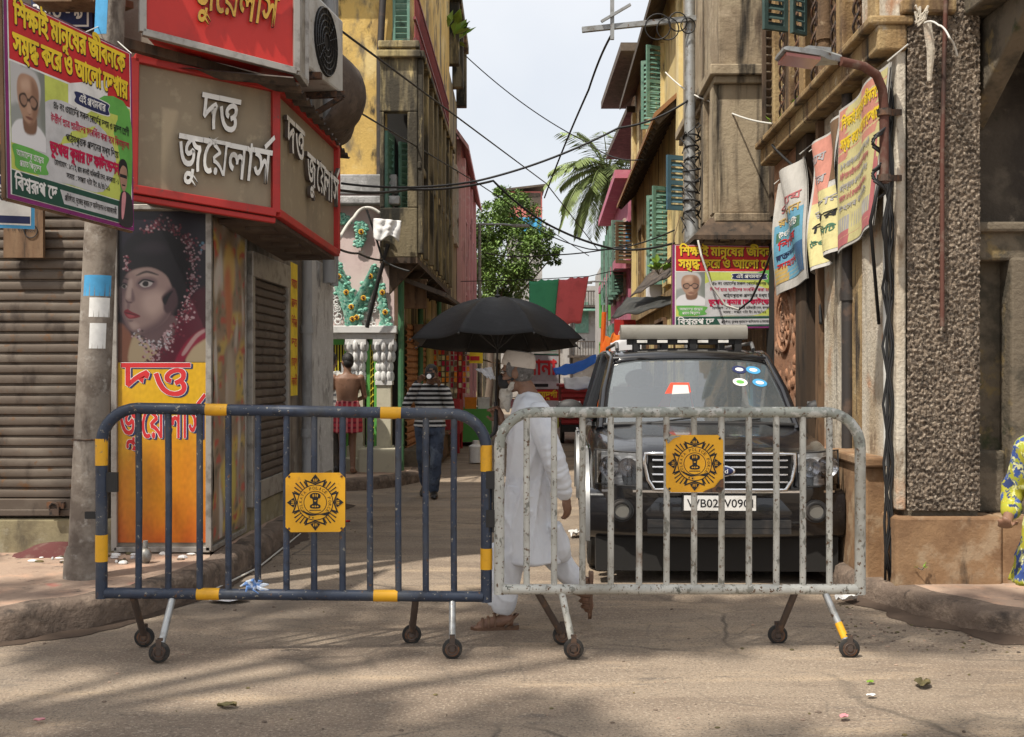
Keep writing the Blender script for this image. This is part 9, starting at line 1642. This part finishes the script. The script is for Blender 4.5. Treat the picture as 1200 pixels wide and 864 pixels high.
litter('paper_scrap', 'pink paper scrap on the road near the bottom edge', 'paper', 989, 844, .06, 'print_pink'); litter('paper_scrap', 'crumpled white paper by the right kerb under the barricade end', 'paper', 992, 708, .17, 'print_white', .8, 0, 5); litter('paper_scrap', 'white plastic scrap on the road between the man in white and the car', 'paper', 674, 630, .2, 'print_white', .8, 0, 8); litter('paper_scrap', 'small white paper scrap on the front road, right of centre', 'paper', 1021, 819, .05, 'print_white'); litter('paper_scrap', 'flattened white packet by the left kerb', 'paper', 268, 706, .26, 'tarp_white', .15); litter('paper_scrap', 'reddish wrapper by the left kerb beyond the barricade', 'paper', 405, 614, .1, 'print_red', .6); litter('paper_scrap', 'pale scrap on the left front road', 'paper', 46, 848, .05, 'print_pink')
m = MB()
for i in range(420):
    if i < 280: c = GP(rnd.uniform(975, 1195), 0+rnd.uniform(700, 765)); 
    elif i < 360: c = GP(rnd.uniform(230, 440), rnd.uniform(600, 720))
    else: c = GP(rnd.uniform(20, 1180), rnd.uniform(700, 862))
    s_ = rnd.uniform(.003, .011); c.z = ground(c.x, c.y)+s_*.3
    if XR(8)-.3 < c.x and c.y > 7: continue
    m.use(rnd.choice(['kerb_stone', 'dry_leaf', 'kerb_stone', 'kerb_stone', 'pavement_stone'])).ell(c, (s_*rnd.uniform(.7, 1.6), s_, s_*.6), 6, 4)
tag(solo(m, 'grit', None, 'grit, crumbs and leaf bits scattered on the road and along the kerbs', 'debris', recalc=False), kind='stuff')
m = MB()
for i in range(46):
    c = Vector((rnd.uniform(-3.5, -2.4), rnd.uniform(8.0, 8.42), .215)); m.use(rnd.choice(['print_white', 'kerb_stone', 'dry_leaf', 'print_grey'])); m.ell(c, (rnd.uniform(.01, .04), rnd.uniform(.01, .03), rnd.uniform(.005, .02)), 6, 4)
tag(solo(m, 'rubbish', None, 'shreds of paper and dust gathered at the foot of the poster case', 'debris', recalc=False), kind='stuff')
mat('heap_red', (.1, .03, .028), [((.16, .1, .08), 6, .5, .7)], .95)
m = MB(); m.grid(lambda u, v: Vector((-3.75+.62*u, 8.25+.28*v, .21+.10*math.sin(math.pi*u)*math.sin(math.pi*v)+.03*noise.noise(Vector((u*5, v*4, 2))))), 14, 8); solo(m, 'cloth_heap', 'heap_red', 'dusty dark red cloth heap at the foot of the left shutter', 'cloth', smooth=180)
m = MB(); m.ell((-2.66, 8.05, .26), (.045, .045, .06), 12, 8); m.tube([(-2.66, 8.05, .3), (-2.66, 8.05, .37)], .018, 8); solo(m, 'small_pot', 'galvanised', 'little grey metal pot beside the concrete pole', 'pot', smooth=60)
m = MB(); m.tube([GP(240, 700)+Vector((0, 0, .02)), GP(300, 668)+Vector((.02, 0, .02)), GP(352, 628)+Vector((0, 0, .02))], .008, 5); solo(m, 'string', 'cable_white', 'white string trailing along the left kerb gutter', 'string')
